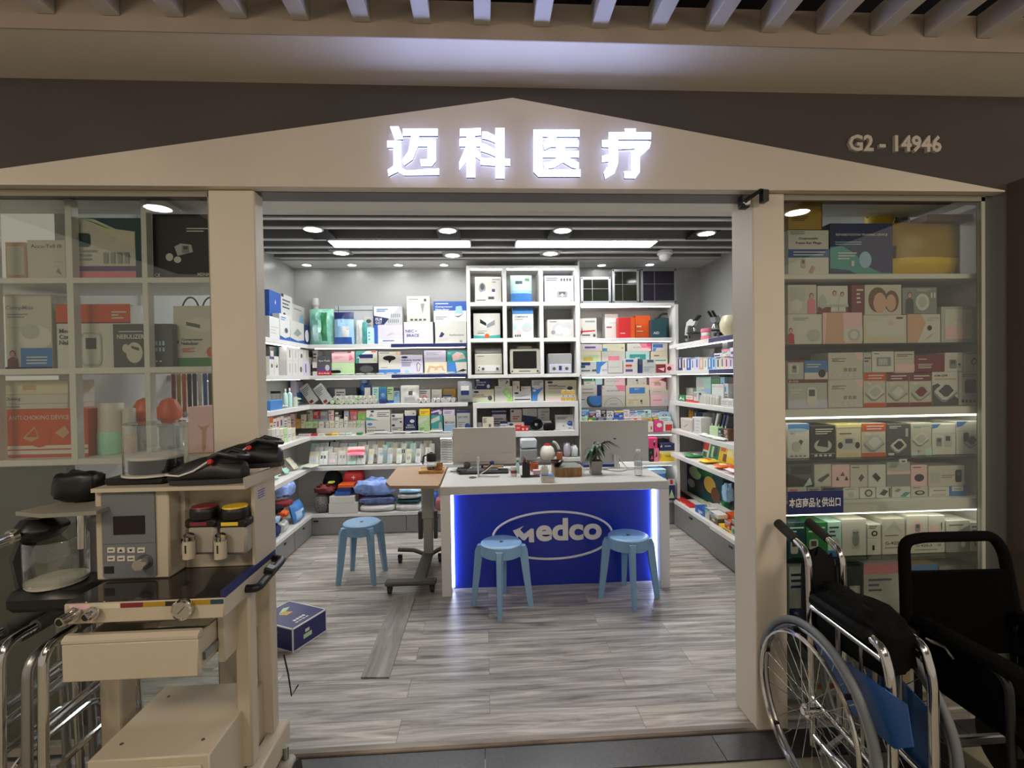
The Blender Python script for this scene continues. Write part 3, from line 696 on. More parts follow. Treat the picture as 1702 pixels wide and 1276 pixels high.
def bottle(name, label, cat, loc, r, h, c, cap='w', neck=.35, grp=None, m=None, label_c=None):
    t = thing(name, label, cat, loc, 0, grp); bm = m or P(c); z = h*.70
    MB().lathe([(r*.92, 0), (r, h*.02), (r, z*.95), (r*.85, z*1.05), (r*neck, z*1.14), (r*neck, h*.86)], bm, n=16).build('body', t)
    MB().lathe([(r*neck*1.25, h*.85), (r*neck*1.25, h*.985), (r*neck*1.1, h), (0.0005, h)], P(cap), n=14).build('cap', t)
    if label_c: MB().lathe([(r*1.012, z*.25), (r*1.012, z*.75)], P(label_c), n=16).build('wrapper', t)
    return t
# ================================================================ WINDOW DISPLAYS
# right: white cabinet with glass shelves
t = thing('display_cabinet', 'tall white cabinet with glass shelves behind the right window', 'display cabinet', (1.70, 2.0, 0)); 
XA, XB = 1.258-1.70, 2.250-1.70; DD = .33
MB().box((XA, DD, .06), (XB, DD+.015, 2.0), M_white).box((XA-.002, 0, 0), (XA+.012, DD, 2.24), M_white).box((XB+.001, 0, 0), (XB+.009, DD, 2.24), M_white).box((XA, 0, 0), (XB, DD, .09), M_white).build('carcass', t)
RZ = dict(a=1.925, b=1.624, c=1.342, d=1.121, e=.934, f=.68)
for k, z0, led in (('a', .022, 0), ('c', .034, 1), ('e', .048, 1)):
    z = RZ[k]; o = MB().box((XA+.012, .004, z-z0), (XB-.012, DD, z), M_white, .0015).build('shelf', t)
    if led: MB().box((XA+.02, .02, z-z0-.010), (XB-.02, .045, z-z0-.0005), mat('led_strip_warm', (1.0, .97, .78), .5, emit=4.5)).build('light_strip', o, False)
for k in 'bdf':
    z = RZ[k]; o = MB().box((XA+.012, .006, z-.008), (XB-.012, DD, z), M_gshelf).build('glass_shelf', t, False); o['label'] = 'greenish glass shelf'
MB().box((XA+.012, .006, .392), (XB-.012, DD, .40), M_gshelf).build('glass_shelf', t, False)
ZD = (1220, 300, 3.531); ZE = (1220, 560, 3.531); ZF = (1220, 860, 3.066); RP = 2.045
S = 'in the right window'
row('ra', [(315, 558, 292, 'w', 'r b 0 .4 1 .58;T k Disposable .5 .78 .065 .46;T k Foam_Ear_Plugs .5 .68 .065 .62;l w .12 .43 .9 .55 2;d tan .36 .27 .05 .1;p tan .5 .08 .58 .22 .66 .18 .58 .05;l g .05 .9 .4 .98 2', 'white carton of foam ear plugs with blue band, top shelf'),
    (315, 518, 122, 'vo', 'r k 0 0 1 .02;r k .98 0 1 1;B k x_200 .08 .88 .07;l k .1 .3 .6 .5 3', 'dark yellow carton on top of the ear plug carton', 'u'),
    (560, 935, 252, 'n', 'p t 0 0 0 .55 .2 .56 .4 .42 .55 .2 .8 .06 1 .05 1 0;B w REHABILITATION_TRAINING_DEVICE .09 .76 .045 .82;l lb .08 .58 .5 .66 2;l w .12 .3 .42 .46 3;e lb .55 .3 .1 .16;i w .33 .18 .4 .28 1;p n 0 0 0 .14 .3 .1 .45 0', 'navy rehabilitation device carton with teal curve, top shelf')], ZD, RP, RZ['a'], .17, S)
x0, z1 = PY(1486, 362, RP); x1, _ = PY(1621, 362, RP)
pouch('biohazard_bag', 'large dark yellow biohazard bag on the top shelf of the right window', 'bag', ((x0+x1)/2, RP+.07, RZ['a']), x1-x0, z1-RZ['a'], .12, 'vo', [('y', .05, 0, .88, .32), ('k', .02, .35, .12, .5)], wr=.05)
x0, z1 = PY(1541, 358, RP+.03); x1, z0 = PY(1618, 372, RP+.03)
carton('carton', 'flat brown carton lying on the yellow biohazard bag', 'carton', ((x0+x1)/2, RP+.03, PY(1500, 362, RP)[1]-.003), x1-x0, .03, .09, 'br', '')
x, z = PY(1461, 345, RP+.23); zb = RZ['a']
t = thing('sharps_bin', 'yellow round bin behind the navy rehabilitation carton', 'bin', (x-.008, RP+.222, zb)); h = z-zb
MB().lathe([(.05, 0), (.056, h*.8), (.058, h*.82), (.058, h*.9), (.045, h), (0, h)], P('y'), n=24).build('body', t)
MB().tube(arc((0, 0, h*.86), .060, 0, PI, 10, (1, 0, 0), (0, 0, .5)), .004, P('k')).build('handle', t)
x, z = PY(1497, 333, RP+.2)
t = thing('steel_kettle', 'chrome steel kettle on the top shelf behind the yellow bag', 'kettle', (x+.02, RP+.225, RZ['a'])); h = z-RZ['a']
MB().lathe([(.038, 0), (.046, h*.25), (.044, h*.6), (.03, h*.85), (.008, h*.9), (.006, h)], M_chrome, n=24).build('body', t)
MB().tube(arc((0, 0, h*.75), .05, -.2, PI+.2, 12), .004, M_chrome).build('handle', t)
lump('leather_pouch', 'dark grey soft pouch behind the navy rehabilitation carton', 'pouch', (PY(1400, 355, RP+.24)[0], RP+.235, RZ['a']), .12, .06, .235, fab('dg'), amp=.1)
row('rb', [(315, 517, 785, 'w', 'f r .08 .45 .12;l g .15 .78 .6 .9 2;e lg .75 .3 .2 .2', 'white carton with a child figure, lower left of the second shelf'),
    (520, 755, 775, 'lp', 'p sk .05 0 .1 1 .5 1 .55 0;r w .52 .1 1 .5;e lg .78 .28 .16 .2;e w .78 .28 .1 .13', 'carton with a bare torso print on the second shelf'),
    (760, 1015, 790, 'cr', 'r w .06 .25 .94 .92;l lgr .08 .8 .4 .9 2;e lp .62 .72 .1 .14;e ow .62 .72 .06 .1;r dg .75 .86 .9 .92', 'wide cream carton with a round cup print on the second shelf'),
    (1018, 1213, 785, 'w', 'p sk 0 0 0 1 .4 1 .55 .7 .3 0;p sk .35 0 .7 .2 .78 .36 .5 .1;e k .66 .52 .07 .09;l lg .6 .75 .95 .9 2', 'white carton showing an arm and knee on the second shelf'),
    (1216, 1420, 740, 'lg', 'r w .1 .1 .9 .92;l lg .35 .6 .85 .68 2;r lp .1 .1 .7 .45', 'pale grey carton with blank front at the second shelf end'),
    (315, 485, 612, 'ow', 'r lg .05 .45 .6 .9;e w .3 .3 .2 .2;f p .82 .6 .16', 'off-white breast pump carton with woman, top left of second shelf', 'u'),
    (490, 670, 618, 'w', 'r mr 0 0 1 .2;f w .55 .7 .14;f w .8 .66 .13;e lg .15 .4 .13 .26;r lg 0 .2 1 .3', 'carton with mother and child over a maroon stripe, second shelf', 'u'),
    (690, 762, 614, 'mr', 'l w .4 .3 .95 .9 4', 'maroon carton set edgewise between lighter cartons, second shelf', 'u'),
    (766, 985, 612, 'ow', 'e br .35 .5 .26 .42;e br .72 .45 .2 .36;e sk .4 .4 .18 .34;e sk .7 .4 .14 .28', 'off-white carton with two smiling faces, second shelf', 'u'),
    (988, 1193, 628, 'g', 'f dg .2 .7 .14;e w .57 .45 .2 .32;e lg .57 .45 .12 .2;i w .8 .6 .98 .8 2;l w .4 .84 .8 .95 2', 'grey carton with a round white device, second shelf', 'u')], ZD, RP, RZ['b'], .14, S)
orange_m = 'r o 0 .76 1 1;l w .2 .8 .9 .96 2;r o 0 0 1 .12;m lg w .5 .42 .85;e w .22 .68 .12 .05'
br_m = orange_m.replace(' o ', ' mr ')
row('rc', [(315, 548, 250, 'lg', 'r mr 0 .88 1 1;r lil 0 .0 1 .3;B w BP-102M .02 .9 .07;d w .6 .42 .13 .3;l w .05 .5 .35 .7 2', 'pale grey monitor carton with maroon top stripe, third shelf'),
    (552, 758, 250, 'ow', 'p lp .75 1 1 1 1 .7 .85 .75;l dg .1 .65 .5 .8 3;i lil .1 .1 .9 .2 5;i g .45 .3 .85 .42 3', 'lower off-white carton with pink corner, third shelf'),
    (760, 890, 210, 'ow', orange_m.replace('lg w', 'w lg'), 'off-white monitor carton with orange bands, third shelf'),
    (893, 1025, 213, 'ow', br_m, 'monitor carton with maroon bands and open-screen print, third shelf'),
    (1028, 1160, 213, 'ow', br_m.replace('lg w', 'lg mr'), 'monitor carton with maroon bands and red screen, third shelf'),
    (1163, 1317, 205, 'w', 'p dg 0 0 0 .6 .2 .66 1 .2 1 0;B dg KM-208 .08 .86 .06 .5;l gd .08 .76 .9 .82 1;m w dg .5 .42 .9', 'large white monitor carton with grey swoosh, third shelf'),
    (1320, 1460, 205, 'w', 'd dg .5 .55 .26 .22;r lg .28 .25 .72 .36;i dg .1 .08 .9 .17 5;l g .1 .84 .9 .95 2', 'white monitor carton with five black icons, third shelf right end'),
    (315, 410, 138, 'lg', 'r w .1 .3 .7 .8;d g .4 .55 .15 .2;r mr 0 .9 1 1', 'small pale grey carton on the maroon-striped carton, third shelf', 'u'),
    (412, 550, 138, 'mb', 'r w 0 0 1 .35;e k .75 .3 .16 .22;l w .1 .6 .7 .85 2', 'mid blue carton with a black round device, third shelf', 'u'),
    (552, 758, 92, 'ow', 'p lp .75 1 1 1 1 .7 .85 .75;l dg .1 .65 .5 .8 3;i lil .1 .1 .9 .2 5;i g .45 .3 .85 .42 3', 'upper off-white carton with pink corner, third shelf', 'u'),
    (760, 808, 92, 'lg', 'l mr .1 .5 .9 .8 2', 'narrow pale grey carton above the orange monitor carton', 'u'),
    (810, 940, 85, 'w', 'r g .2 .3 .85 .72;r lg .27 .36 .7 .66;l dg .06 .85 .3 .93 1', 'white carton with square screen print, third shelf upper row', 'u'),
    (942, 1060, 85, 'ow', 'r lp 0 .1 1 .4;r lg 0 .62 1 .66;l dg .1 .75 .9 .9 2', 'off-white carton with pale pink panel, third shelf upper row', 'u'),
    (1062, 1235, 105, 'mr', 'l w .1 .2 .6 .5 3;l w .1 .7 .4 .8 1', 'flat maroon carton with white lines, third shelf upper row', 'u'),
    (1237, 1350, 92, 'w', 'd g .42 .4 .2 .24;d lg .75 .32 .1 .14;l lp .1 .7 .9 .85 2', 'white carton with two grey devices, third shelf upper row', 'u'),
    (1352, 1462, 90, 'w', 'p k .3 .5 .5 .75 .72 .55 .5 .3;p w .38 .5 .5 .66 .64 .54 .5 .38;r g 0 .92 1 .96', 'white carton with a tilted black device, third shelf upper row', 'u')], ZE, RP, RZ['c'], .12, S)
row('rd', [(315, 443, 510, 'w', 'r mb 0 .82 1 1;e lb .4 .82 .5 .05;B g easy .1 .68 .06;p dg .35 .3 .55 .55 .7 .5 .5 .25;e lg .4 .35 .2 .14;i g .1 .05 .9 .1 4', 'white meter carton with blue top, fourth shelf left end'),
    (446, 596, 520, 'k', 'e lg .5 .38 .35 .2;p k .25 .38 .4 .62 .7 .55 .7 .32;l w .2 .72 .9 .92 3;r w 0 .13 1 .14;i w .15 .05 .9 .11 4', 'black carton with a grey ring device, fourth shelf'),
    (600, 745, 512, 'ly', 'r cr 0 0 1 1;d lg .5 .42 .25 .18;e k .15 .36 .1 .1;e k .85 .36 .1 .1;l dg .1 .68 .6 .76 1;r ly 0 .9 1 1;i y .1 .05 .9 .1 5', 'pale yellow carton with an arm cuff monitor, fourth shelf'),
    (748, 892, 508, 'ow', orange_m, 'white and orange monitor carton, fourth shelf'),
    (895, 1035, 510, 'dg', 'm w k .5 .32 .7;i w .8 .6 .92 .85 2;l w .1 .85 .6 .95 2;r w .05 .03 .3 .1', 'dark grey carton with white monitor print, fourth shelf'),
    (1038, 1160, 505, 'ow', 'p lt .7 0 .7 .2 1 .25 1 0;r lt 0 0 .3 .1;m w lg .45 .5 .8;l t .1 .84 .9 .93 2;r g .3 .1 .4 .17', 'off-white carton with pale mint corner, fourth shelf'),
    (1163, 1302, 510, 'w', 'p mb 0 1 0 .85 .2 .88 .35 1;d g .28 .42 .12 .14;d lg .65 .45 .16 .2;r lg 0 .68 1 .7', 'white carton with blue corner and two meters, fourth shelf'),
    (1305, 1465, 495, 'w', 'p mb 0 1 0 .82 .2 .86 .4 1;m lg dg .55 .4 .6;d dg .35 .52 .1 .14;r lg 0 .7 1 .72', 'white carton with blue corner and one monitor, fourth shelf right end')], ZE, RP, RZ['d'], .13, S)
row('re', [(315, 428, 882, 'w', '*', 'white little carton behind the blue notice, left'), (432, 515, 882, 'lg', '*', 'pale grey little carton behind the blue notice'), (520, 636, 884, 'w', '*', 'white little carton behind the blue notice, right'),
    (640, 735, 885, 'w', 'e lg .5 .4 .2 .25;l g .1 .8 .8 .95 1', 'little white oximeter carton just right of the blue notice'), (738, 832, 885, 'w', 'e dg .55 .5 .26 .34;e lg .55 .5 .16 .22', 'little white carton with a dark ring, fifth shelf bottom row'),
    (835, 922, 880, 'w', 'p dt .2 .35 .5 .8 .8 .6 .55 .2;i k .85 .1 .98 .9 1', 'little white carton with a dark teal clip, fifth shelf bottom row'),
    (928, 1038, 878, 'w', 'p t .4 .1 .7 .5 1 .45 .7 .05;p g .1 .6 .3 .85 .5 .75 .3 .5', 'little white carton with teal and grey clips, fifth shelf bottom row'),
    (1040, 1140, 877, 'ow', 'e k .5 .4 .3 .22;e lg .5 .42 .18 .12;l dg .1 .82 .5 .95 1', 'little off-white carton with an oval black clip, fifth shelf bottom row'),
    (1145, 1266, 880, 'w', 'l dg .2 .55 .8 .7 1;l tan .1 .1 .8 .3 1', 'little white carton with a line drawing, fifth shelf bottom row'),
    (1268, 1372, 876, 'mb', 'r w .1 .5 .75 1;l mb .2 .65 .6 .8 1', 'little mid blue carton at the fifth shelf end'),
    (315, 468, 745, 'dg', 'p lt .6 0 .85 .4 .95 .1;r k .1 .55 .9 .9', 'dark grey carton with a pale wedge, fifth shelf upper row', 'u'), (471, 572, 748, 'ow', 'p dg .15 .3 .8 .6 .9 .5 .4 .2', 'off-white carton with a dark wedge clip, fifth shelf upper row', 'u'),
    (575, 680, 750, 'lp', 'p k .2 .3 .3 .5 .4 .3;p mr .45 .5 .6 .7 .7 .5;p k .7 .3 .8 .5 .9 .3', 'pale pink carton with three clips, fifth shelf upper row', 'u'), (682, 785, 752, 'ow', 'p dg .45 .4 .65 .6 .8 .45 .6 .25;l dg .1 .85 .5 .95 1', 'off-white carton with one tilted clip, fifth shelf upper row', 'u'),
    (788, 893, 750, 'w', 'p k .2 .5 .4 .65 .7 .4 .5 .22', 'white carton with a black tilted clip, fifth shelf upper row', 'u'), (897, 1035, 735, 'lg', 'r g 0 .0 1 .5;r lp 0 .5 1 .62', 'pale grey carton standing behind the price tag, fifth shelf', 'u'),
    (1038, 1135, 752, 'lp', 'e k .5 .4 .3 .18;l mr .1 .85 .6 .95 1', 'pale pink carton with an oval black clip, fifth shelf upper row', 'u'), (1140, 1356, 757, 'ow', 'r lg .05 .2 .3 .7;d k .82 .5 .09 .3;l g .35 .4 .7 .6 2', 'wide off-white carton with a black clip, fifth shelf upper row', 'u')], ZE, RP, RZ['e'], .09, S)
x, z = PY(1493, 769, 2.03)
tag(MB().box((-.018, 0, 0), (.018, .004, .018), P('w')).add([(-.008, -.0005, .005), (.008, -.0005, .005), (.008, -.0005, .012), (-.008, -.0005, .012)], [(0, 1, 2, 3)], P('dg')).build('price_tag', None, False, (x, 2.004, RZ['d']-.024)), 'small white price tag on the glass shelf edge in the right window', 'price tag')
row('rf', [(275, 365, 25, 'dt', 'd lg .35 .32 .22 .2;l lt .1 .7 .9 .9 2', 'dark teal oximeter carton on the lowest lit shelf'), (368, 475, 25, 'gr', 'd lg .35 .32 .22 .2;l lt .1 .7 .9 .9 2', 'green oximeter carton on the lowest lit shelf'),
    (478, 548, 22, 'lt', '*', 'pale mint carton between green and white ones, lowest lit shelf'), (550, 675, 8, 'w', 'd w .55 .45 .2 .3;d lg .55 .45 .17 .27;e g .55 .45 .14 .2', 'white carton with a pocket device outline, lowest lit shelf'),
    (680, 750, 108, 'w', 'i k .35 .3 .6 .6 1', 'small white carton with a black tick, lowest lit shelf'), (755, 872, 5, 'ow', 'B k G-425-3 .12 .27 .09 .8;l k .1 .17 .85 .21 1;l br .1 .5 .7 .56 1;p lg .1 .6 .5 .8 .9 .6 .5 .95', 'tall off-white lamp carton with bold lettering, lowest lit shelf'),
    (878, 1076, 115, 'ow', 'B k G-425-3 .24 .5 .18 .42;l k .2 .22 .8 .32 1;e g .85 .6 .05 .1', 'wide off-white carton lying behind the black wheelchair handle, lowest lit shelf'),
    (1082, 1203, 15, 'w', 'r g 0 0 1 .5;p g .0 .5 1 .5 1 .85;l dg .1 .82 .7 .9 1;e w .7 .25 .1 .1', 'white and grey carton with diagonal, lowest lit shelf'), (1206, 1266, 25, 'ow', '*', 'off-white carton at the right end, lowest lit shelf'),
    (680, 750, 35, 'w', '*', 'small white carton atop the ticked one, lowest lit shelf', 'u'),
    (880, 990, -10, 'w', 'e lp .5 .5 .25 .3;d g .5 .5 .12 .16', 'white carton with pink oval, lowest lit shelf upper row', 'u'), (992, 1076, -10, 'w', 'r lp .1 .3 .5 .6;r k .75 .4 .8 .7', 'white carton with thin black stick, lowest lit shelf upper row', 'u')], ZF, RP, RZ['f'], .16, S)
row('rg', [(280, 372, 250, 'lg', '*', 'pale grey flat carton'), (375, 520, 215, 'g', 'l w .1 .3 .8 .7 2', 'grey flat carton'), (522, 655, 250, 'dg', 'r lg .5 .3 .9 .6', 'dark grey flat carton'), (660, 850, 230, 'lg', '*', 'wide pale grey flat carton'), (860, 1040, 240, 'tan', '*', 'tan flat carton'), (1045, 1258, 245, 'g', '*', 'wide grey flat carton')],
    ZF, RP+.03, .40, .2, 'on the dim shelf behind the wheelchairs')
row('rh', [(280, 420, 780, 'ow', 'B dg MEGA_17 .36 .5 .16 .5;l g .1 .15 .8 .3 2', 'off-white carton on the cabinet floor behind the big spoked wheel.'), (425, 640, 720, 'lg', '*', 'pale grey carton on the cabinet floor behind the folded wheelchair.'), (645, 900, 700, 'tan', '*', 'tan carton on the cabinet floor behind the black wheelchair.')], ZF, RP, .09, .2, S)
x0, z1 = PY(1309, 817, YF+.018); x1, z0 = PY(1401, 852, YF+.018)
t = thing('window_notice', 'blue sticker with white Chinese text at the left edge of the right window', 'sign', ((x0+x1)/2, YF+.0165, z0))
mb = MB().box((x0-t.location.x, -.0015, 0), (x1-t.location.x, 0, z1-z0), P('n')); flat_text(mb, '本店商品仅供出口', (x0-t.location.x+.004, -.0022, (z1-z0)*.3), (1, 0, 0), (0, 0, 1), (z1-z0)*.42, P('w'), 0, .022, (x1-x0)*.93); mb.build('face', t, False)

# left: lattice shelf
t = thing('lattice_shelf', 'white lattice shelf of square openings behind the left window', 'display shelf', (-1.5, 2.03, 0)); mb = MB()
for a, b in ((-2.30, -2.275), (-1.962, -1.937), (-1.664, -1.639), (-1.373, -1.352), (-1.089, -1.066)): mb.box((a+1.5, 0, 1.174), (b+1.5, .035, 2.24), M_white, .001)
LZ = (1.926, 1.564, 1.198)
for a, b in ((1.904, 1.926), (1.540, 1.564), (1.174, 1.198)): mb.box((-2.3+1.5, .0005, a), (-1.067+1.5, .30, b), M_white, .001)
mb.build('frame', t)
ZG = (0, 300, 3.753); ZH = (0, 600, 3.753); S = 'in the left window'; LP = 2.078
row('la', [(165, 408, 372, 'ow', 'T dg Accu-Tell_III .5 .8 .09 .8;l lg .7 .3 .9 .5 2;p g .75 .2 .82 .3 .9 .12', 'off-white meter carton in the top left opening'), (30, 163, 385, 'tan', 'r ow .1 .2 .9 .9', 'tan carton at the window\'s left edge, top opening', 'b'),
    (485, 880, 235, 'ow', 'p dt 0 1 .25 .98 .6 .82 .91 .78 .91 1;p ag 0 1 .12 .98 .5 .80 .5 .83;r dt .91 0 1 1;r p 0 0 .91 .13;r pu 0 .14 .91 .22;p cr .0 .9 .3 .82 .91 .5 .91 .74 .5 .82;d dt .08 .64 .11 .11;i g .4 .26 .85 .44 4;l g .02 .3 .3 .5 3', 'large carton with teal wave and pink stripe, top middle opening'),
    (945, 1338, 210, 'k', 'l w .55 .72 .98 .8 2;p lg .35 .5 .45 .55 .62 .53 .65 .42 .4 .36;d g .53 .46 .06 .06;e w .27 .34 .06 .06;e w .4 .3 .06 .05;B w CE .03 .04 .05;B w MEINMED .72 .05 .05 .28', 'large black therapy device carton with grey outline, top right opening')], ZG, LP, LZ[0], .17, S)
row('lb', [(25, 320, 710, 'ow', 'r lg 0 .55 1 .56;B g CompMist .02 .78 .07 .6;l g .05 .68 .5 .75 2;e w .66 .42 .38 .16;e lg .55 .5 .2 .1;r mb .33 0 1 .28;l w .45 .06 .9 .18 3;f mr .16 .2 .13;r n 0 0 1 .03', 'tall pale nebulizer carton with blue bottom'),
    (345, 815, 772, 'w', 'r o 0 .70 1 1;r mr 0 .70 1 .72;l w .75 .76 .95 .9 3;B dg Med .04 .55 .07;B dg Com .04 .46 .07;B dg Neb .04 .37 .07;d lg .47 .3 .14 .26;d w .47 .3 .12 .23;e dg .33 .52 .02 .03;e dg .33 .25 .02 .03', 'white nebulizer carton with orange-red top', ''),
    (700, 1075, 895, 'dg', 'B w NEBULIZER .07 .66 .1 .46;l lg .1 .8 .5 .86 1;e ow .36 .34 .14 .24;p dg .3 .5 .44 .45 .44 .38 .32 .44;e ow .22 .44 .06 .1;i lb .72 .5 .9 .6 3;i lb .72 .36 .9 .45 3;i w .72 .12 .85 .15 2', 'dark grey nebulizer carton with oval white device', 'f', .036),
    (1077, 1352, 782, 'ow', 'r gr 0 0 1 .15;e o .88 .24 .13 .09;p w .25 .75 .6 .82 .95 .74 .95 .62 .7 .55 .3 .64;p dg .3 .74 .62 .69 .62 .63 .3 .68;B k Compressor .18 .42 .05 .5;B k Nebulizer .18 .36 .05 .4;l r .2 .24 .5 .32 3;e k .1 .41 .03 .03', 'off-white compressor carton with green base', '')], ZG, LP+.045, LZ[1], .15, S)
row('lc', [(35, 550, 300, 'o', 'T w ANTI_CHOKING_DEVICE .4 .78 .09 .74;r w 0 .06 1 .24;r o 0 .14 1 .17;e o .4 .45 .15 .25;p tan .2 .4 .35 .65 .4 .4 .3 .32;p tan .6 .5 .72 .65 .78 .5 .7 .38;p o .24 .42 .35 .6 .38 .42', 'wide orange anti choking device carton', ''),
    (20, 425, 268, 'ow', 'l g .02 .2 .25 .8 1', 'flat off-white carton directly on the orange anti choking carton', 'u'), (20, 425, 208, 'ow', 'B dg Choking .02 .3 .4 .24', 'flat off-white carton mid-stack on the orange carton', 'u'), (20, 425, 120, 'cr', 'p dg .42 .5 .45 .7 .46 .45;l tan .3 .1 .5 .9 1', 'flat cream carton topping the stack on the orange carton', 'u'),
    (1170, 1357, 285, 'lp', 'p tan .3 .62 .5 .56 .75 .62 .62 .5 .58 .1 .5 .02 .46 .1 .46 .48;r sk 0 0 1 .02', 'pale pink anatomy carton in the lower right opening')], ZH, LP+.03, LZ[2], .14, S)
for i, (a, b, yt, c, lb) in enumerate(((570, 727, 268, 'mint', 'white measuring cup with mint base in the left window'), (722, 802, 300, 'tan', 'slim measuring cup with peach base in the left window'))):
    x0, z1 = PY(a/3.753, 600+yt/3.753, LP+.05); x1, _ = PY(b/3.753, 700, LP+.05); h = z1-LZ[2]; r = (x1-x0)/2
    t = thing('measuring_cup', lb, 'cup', ((x0+x1)/2, LP+.09, LZ[2]), 0, None)
    MB().lathe([(r*.93, 0), (r, h*.04), (r, h*.42), (r*.97, h*.43)], P(c), n=24).build('base', t); MB().lathe([(r*.97, h*.43), (r*.9, h*.98), (r*.85, h), (r*.8, h)], P('ow'), n=24).build('body', t)
for i, (px, lb) in enumerate(((225, 'orange resuscitator bulb nearer the measuring cups, left window'), (266, 'orange resuscitator bulb farther right in the left window'))):
    x, z = PY(px, 662, LP+.14)
    t = thing('resuscitator_bag', lb, 'resuscitator', (x, LP+.20, LZ[2]), 0, 'orange resuscitator bulbs'); h = z-LZ[2]
    MB().lathe([(.035, 0), (.04, .02), (.04, h*.45), (.028, h*.5)], P('g'), n=18).build('mask_base', t)
    MB().lathe([(.02, h*.48), (.05, h*.62), (.052, h*.75), (.03, h*.95), (.006, h)], P('o'), n=18).build('bulb', t)
    MB().cyl((0, -.03, h*.5), (0, -.085, h*.55), .02, M_clear, 14).build('valve', t)
# hanging goods seen through the lattice
rail = thing('hanging_rail', 'steel rail with hanging straps seen through the left window lattice', 'rail', (-1.55, 2.85, 1.72))
MB().cyl((-.36, 0, 0), (.06, 0, 0), .008, M_steel).build('bar', rail)
MB().cyl((-.36, 0, 0), (-.36, 0, .9), .006, M_steel).cyl((.06, 0, 0), (.06, 0, .9), .006, M_steel).build('hanger', rail)
for i, c in enumerate(('mr', 'vo', 'o', 'k', 'n', 'w', 'b', 'dg', 'pu', 'lg')):
    x = -1.77+i*.029; t = thing('hanging_strap', '%s webbing strap hanging from the rail behind the left window' % CNAME[c], 'strap', (x, 2.85, 1.30), 0, 'straps on the rail')
    MB().tube([(-.005, 0, .03), (-.006, .0, .3), (-.004, -.0145, .42), (.004, -.0145, .42), (.006, 0, .3), (.005, 0, .03)], .0055, fab(c), 6).build('webbing', t)
    MB().lathe([(.010, 0), (.013, .015), (.010, .034)], M_steel, n=10).build('buckle', t)
for i, (px, lb, c) in enumerate(((320, 'black stethoscope hanging behind the left window, nearer the middle', 'k'), (353, 'grey stethoscope hanging behind the left window, near the pillar', 'dg'))):
    x, z = PY(px, 495, 2.86); t = thing('stethoscope', lb, 'stethoscope', (x, 2.84, z-.10))
    MB().tube(arc((0, 0, .0), .05, 0, PI, 12, (1, 0, 0), (0, 0, 2.0)), .005, P(c), 6).build('tubing', t); MB().cyl((.05, -.008, -.01), (.05, .008, -.01), .018, M_chrome).build('chest_piece', t)
# ================================================================ BACK WALL, LEFT OF THE CUBES
A = (440, 420, 4.863); A2 = (440, 620, 4.863); BP = SB+.035
S1, S2, S3, S4, S5, S6 = ('on the back wall\'s %s shelf' % r for r in ('top', 'second', 'third', 'fourth', 'fifth', 'bottom'))
row('b1', [(566, 878, 432, 'lg', 'r dg 0 .88 1 .90;r dg .08 0 .1 1', 'wide pale grey carton behind the bags', 'b', .09),
    (880, 1116, 582, 'lil', 'r b 0 0 .14 1;r w .14 .08 1 .26;l b .3 .12 .7 .24 1;p lg .4 .4 .6 .6 .75 .55', 'lilac carton with blue end,'), (1122, 1360, 560, 'lil', 'B n NEC_• .06 .52 .13 .38;B n BRACE .1 .32 .13 .42;e w .8 .5 .15 .4', 'lilac neck brace carton with dark lettering,'),
    (1375, 1632, 560, 'ow', 'r w 0 .82 .42 1;B dg Rehfunction .46 .36 .07 .46;p n .12 .3 .2 .55 .3 .45 .22 .3;l lg .1 .1 .4 .25 2;e g .82 .1 .05 .06', 'white carton with small navy figure,'),
    (880, 1112, 435, 'w', 'p n 0 0 0 .5 .5 .35 1 0;p lg .35 0 1 0 1 1 .9 1;i g .5 .1 .9 .3 6;i g .6 .4 .95 .6 5;p n 0 0 0 .3 .35 .28 .35 0;B w FILM .06 .22 .16 .22;B w CAST .06 .04 .14 .22;l mb .1 .7 .5 .9 2', 'blue and white film carton on the lilac one,', 'u'),
    (1145, 1335, 350, 'ow', 'l g .1 .84 .5 .92 1;p lil .2 .5 .3 .65 .5 .6 .5 .5;p g .6 .7 .78 .72 .68 .3;e dg .8 .84 .06 .06;e lil .4 .35 .25 .08;i dg .15 .05 .9 .12 4', 'white carton with lilac gadget on the neck brace carton,', 'u'),
    (1362, 1632, 393, 'w', 'r b 0 .55 1 1;B w Compressor .06 .68 .1 .52;B w Nebulizer .06 .55 .1 .42;l w .06 .84 .45 .95 1;p lb .65 .4 .68 .75 .85 .78 .9 .4;p dg .62 .3 .75 .22 .92 .4 .75 .28;l g .06 .1 .4 .3 2', 'nebulizer carton with blue top half,', 'u'),
    (826, 879, 606, 'lt', 'l t .2 .2 .5 .8 3', 'slim pale mint carton,', 'f', .06)], A, BP+.04, ZS[0], .15, S1)
def pch(x0, x1, yt, Y, z0, c, lb, patches=(), d=.07, zm=A, name='bag', cat='bag', m=None, grp=None, tilt=0):
    X0, X1, YT = zm[0]+x0/zm[2], zm[0]+x1/zm[2], zm[1]+yt/zm[2]
    a0 = PY(X0, YT, Y)[0]; a1, zt = PY(X1, YT, Y)
    return pouch(name, lb, cat, ((a0+a1)/2, Y+d*.5*.0, z0), a1-a0, zt-z0, d, c, patches, (tilt, 0, 0), grp, m=m)
pch(362, 556, 455, BP+.09, ZS[0], 'mint', 'big crumpled mint-green plastic bag in the corner of the top shelf', [('gr', .52, .12, .74, .85), ('lt', .1, .1, .45, .6)], .14, m=M_minty)
pch(562, 720, 480, BP+.035, ZS[0], 'lb', 'light blue underpad bag with navy top on the top shelf', [('n', 0, .82, 1, 1), ('b', 0, 0, .9, .2), ('w', .4, .25, .8, .5)], .07)
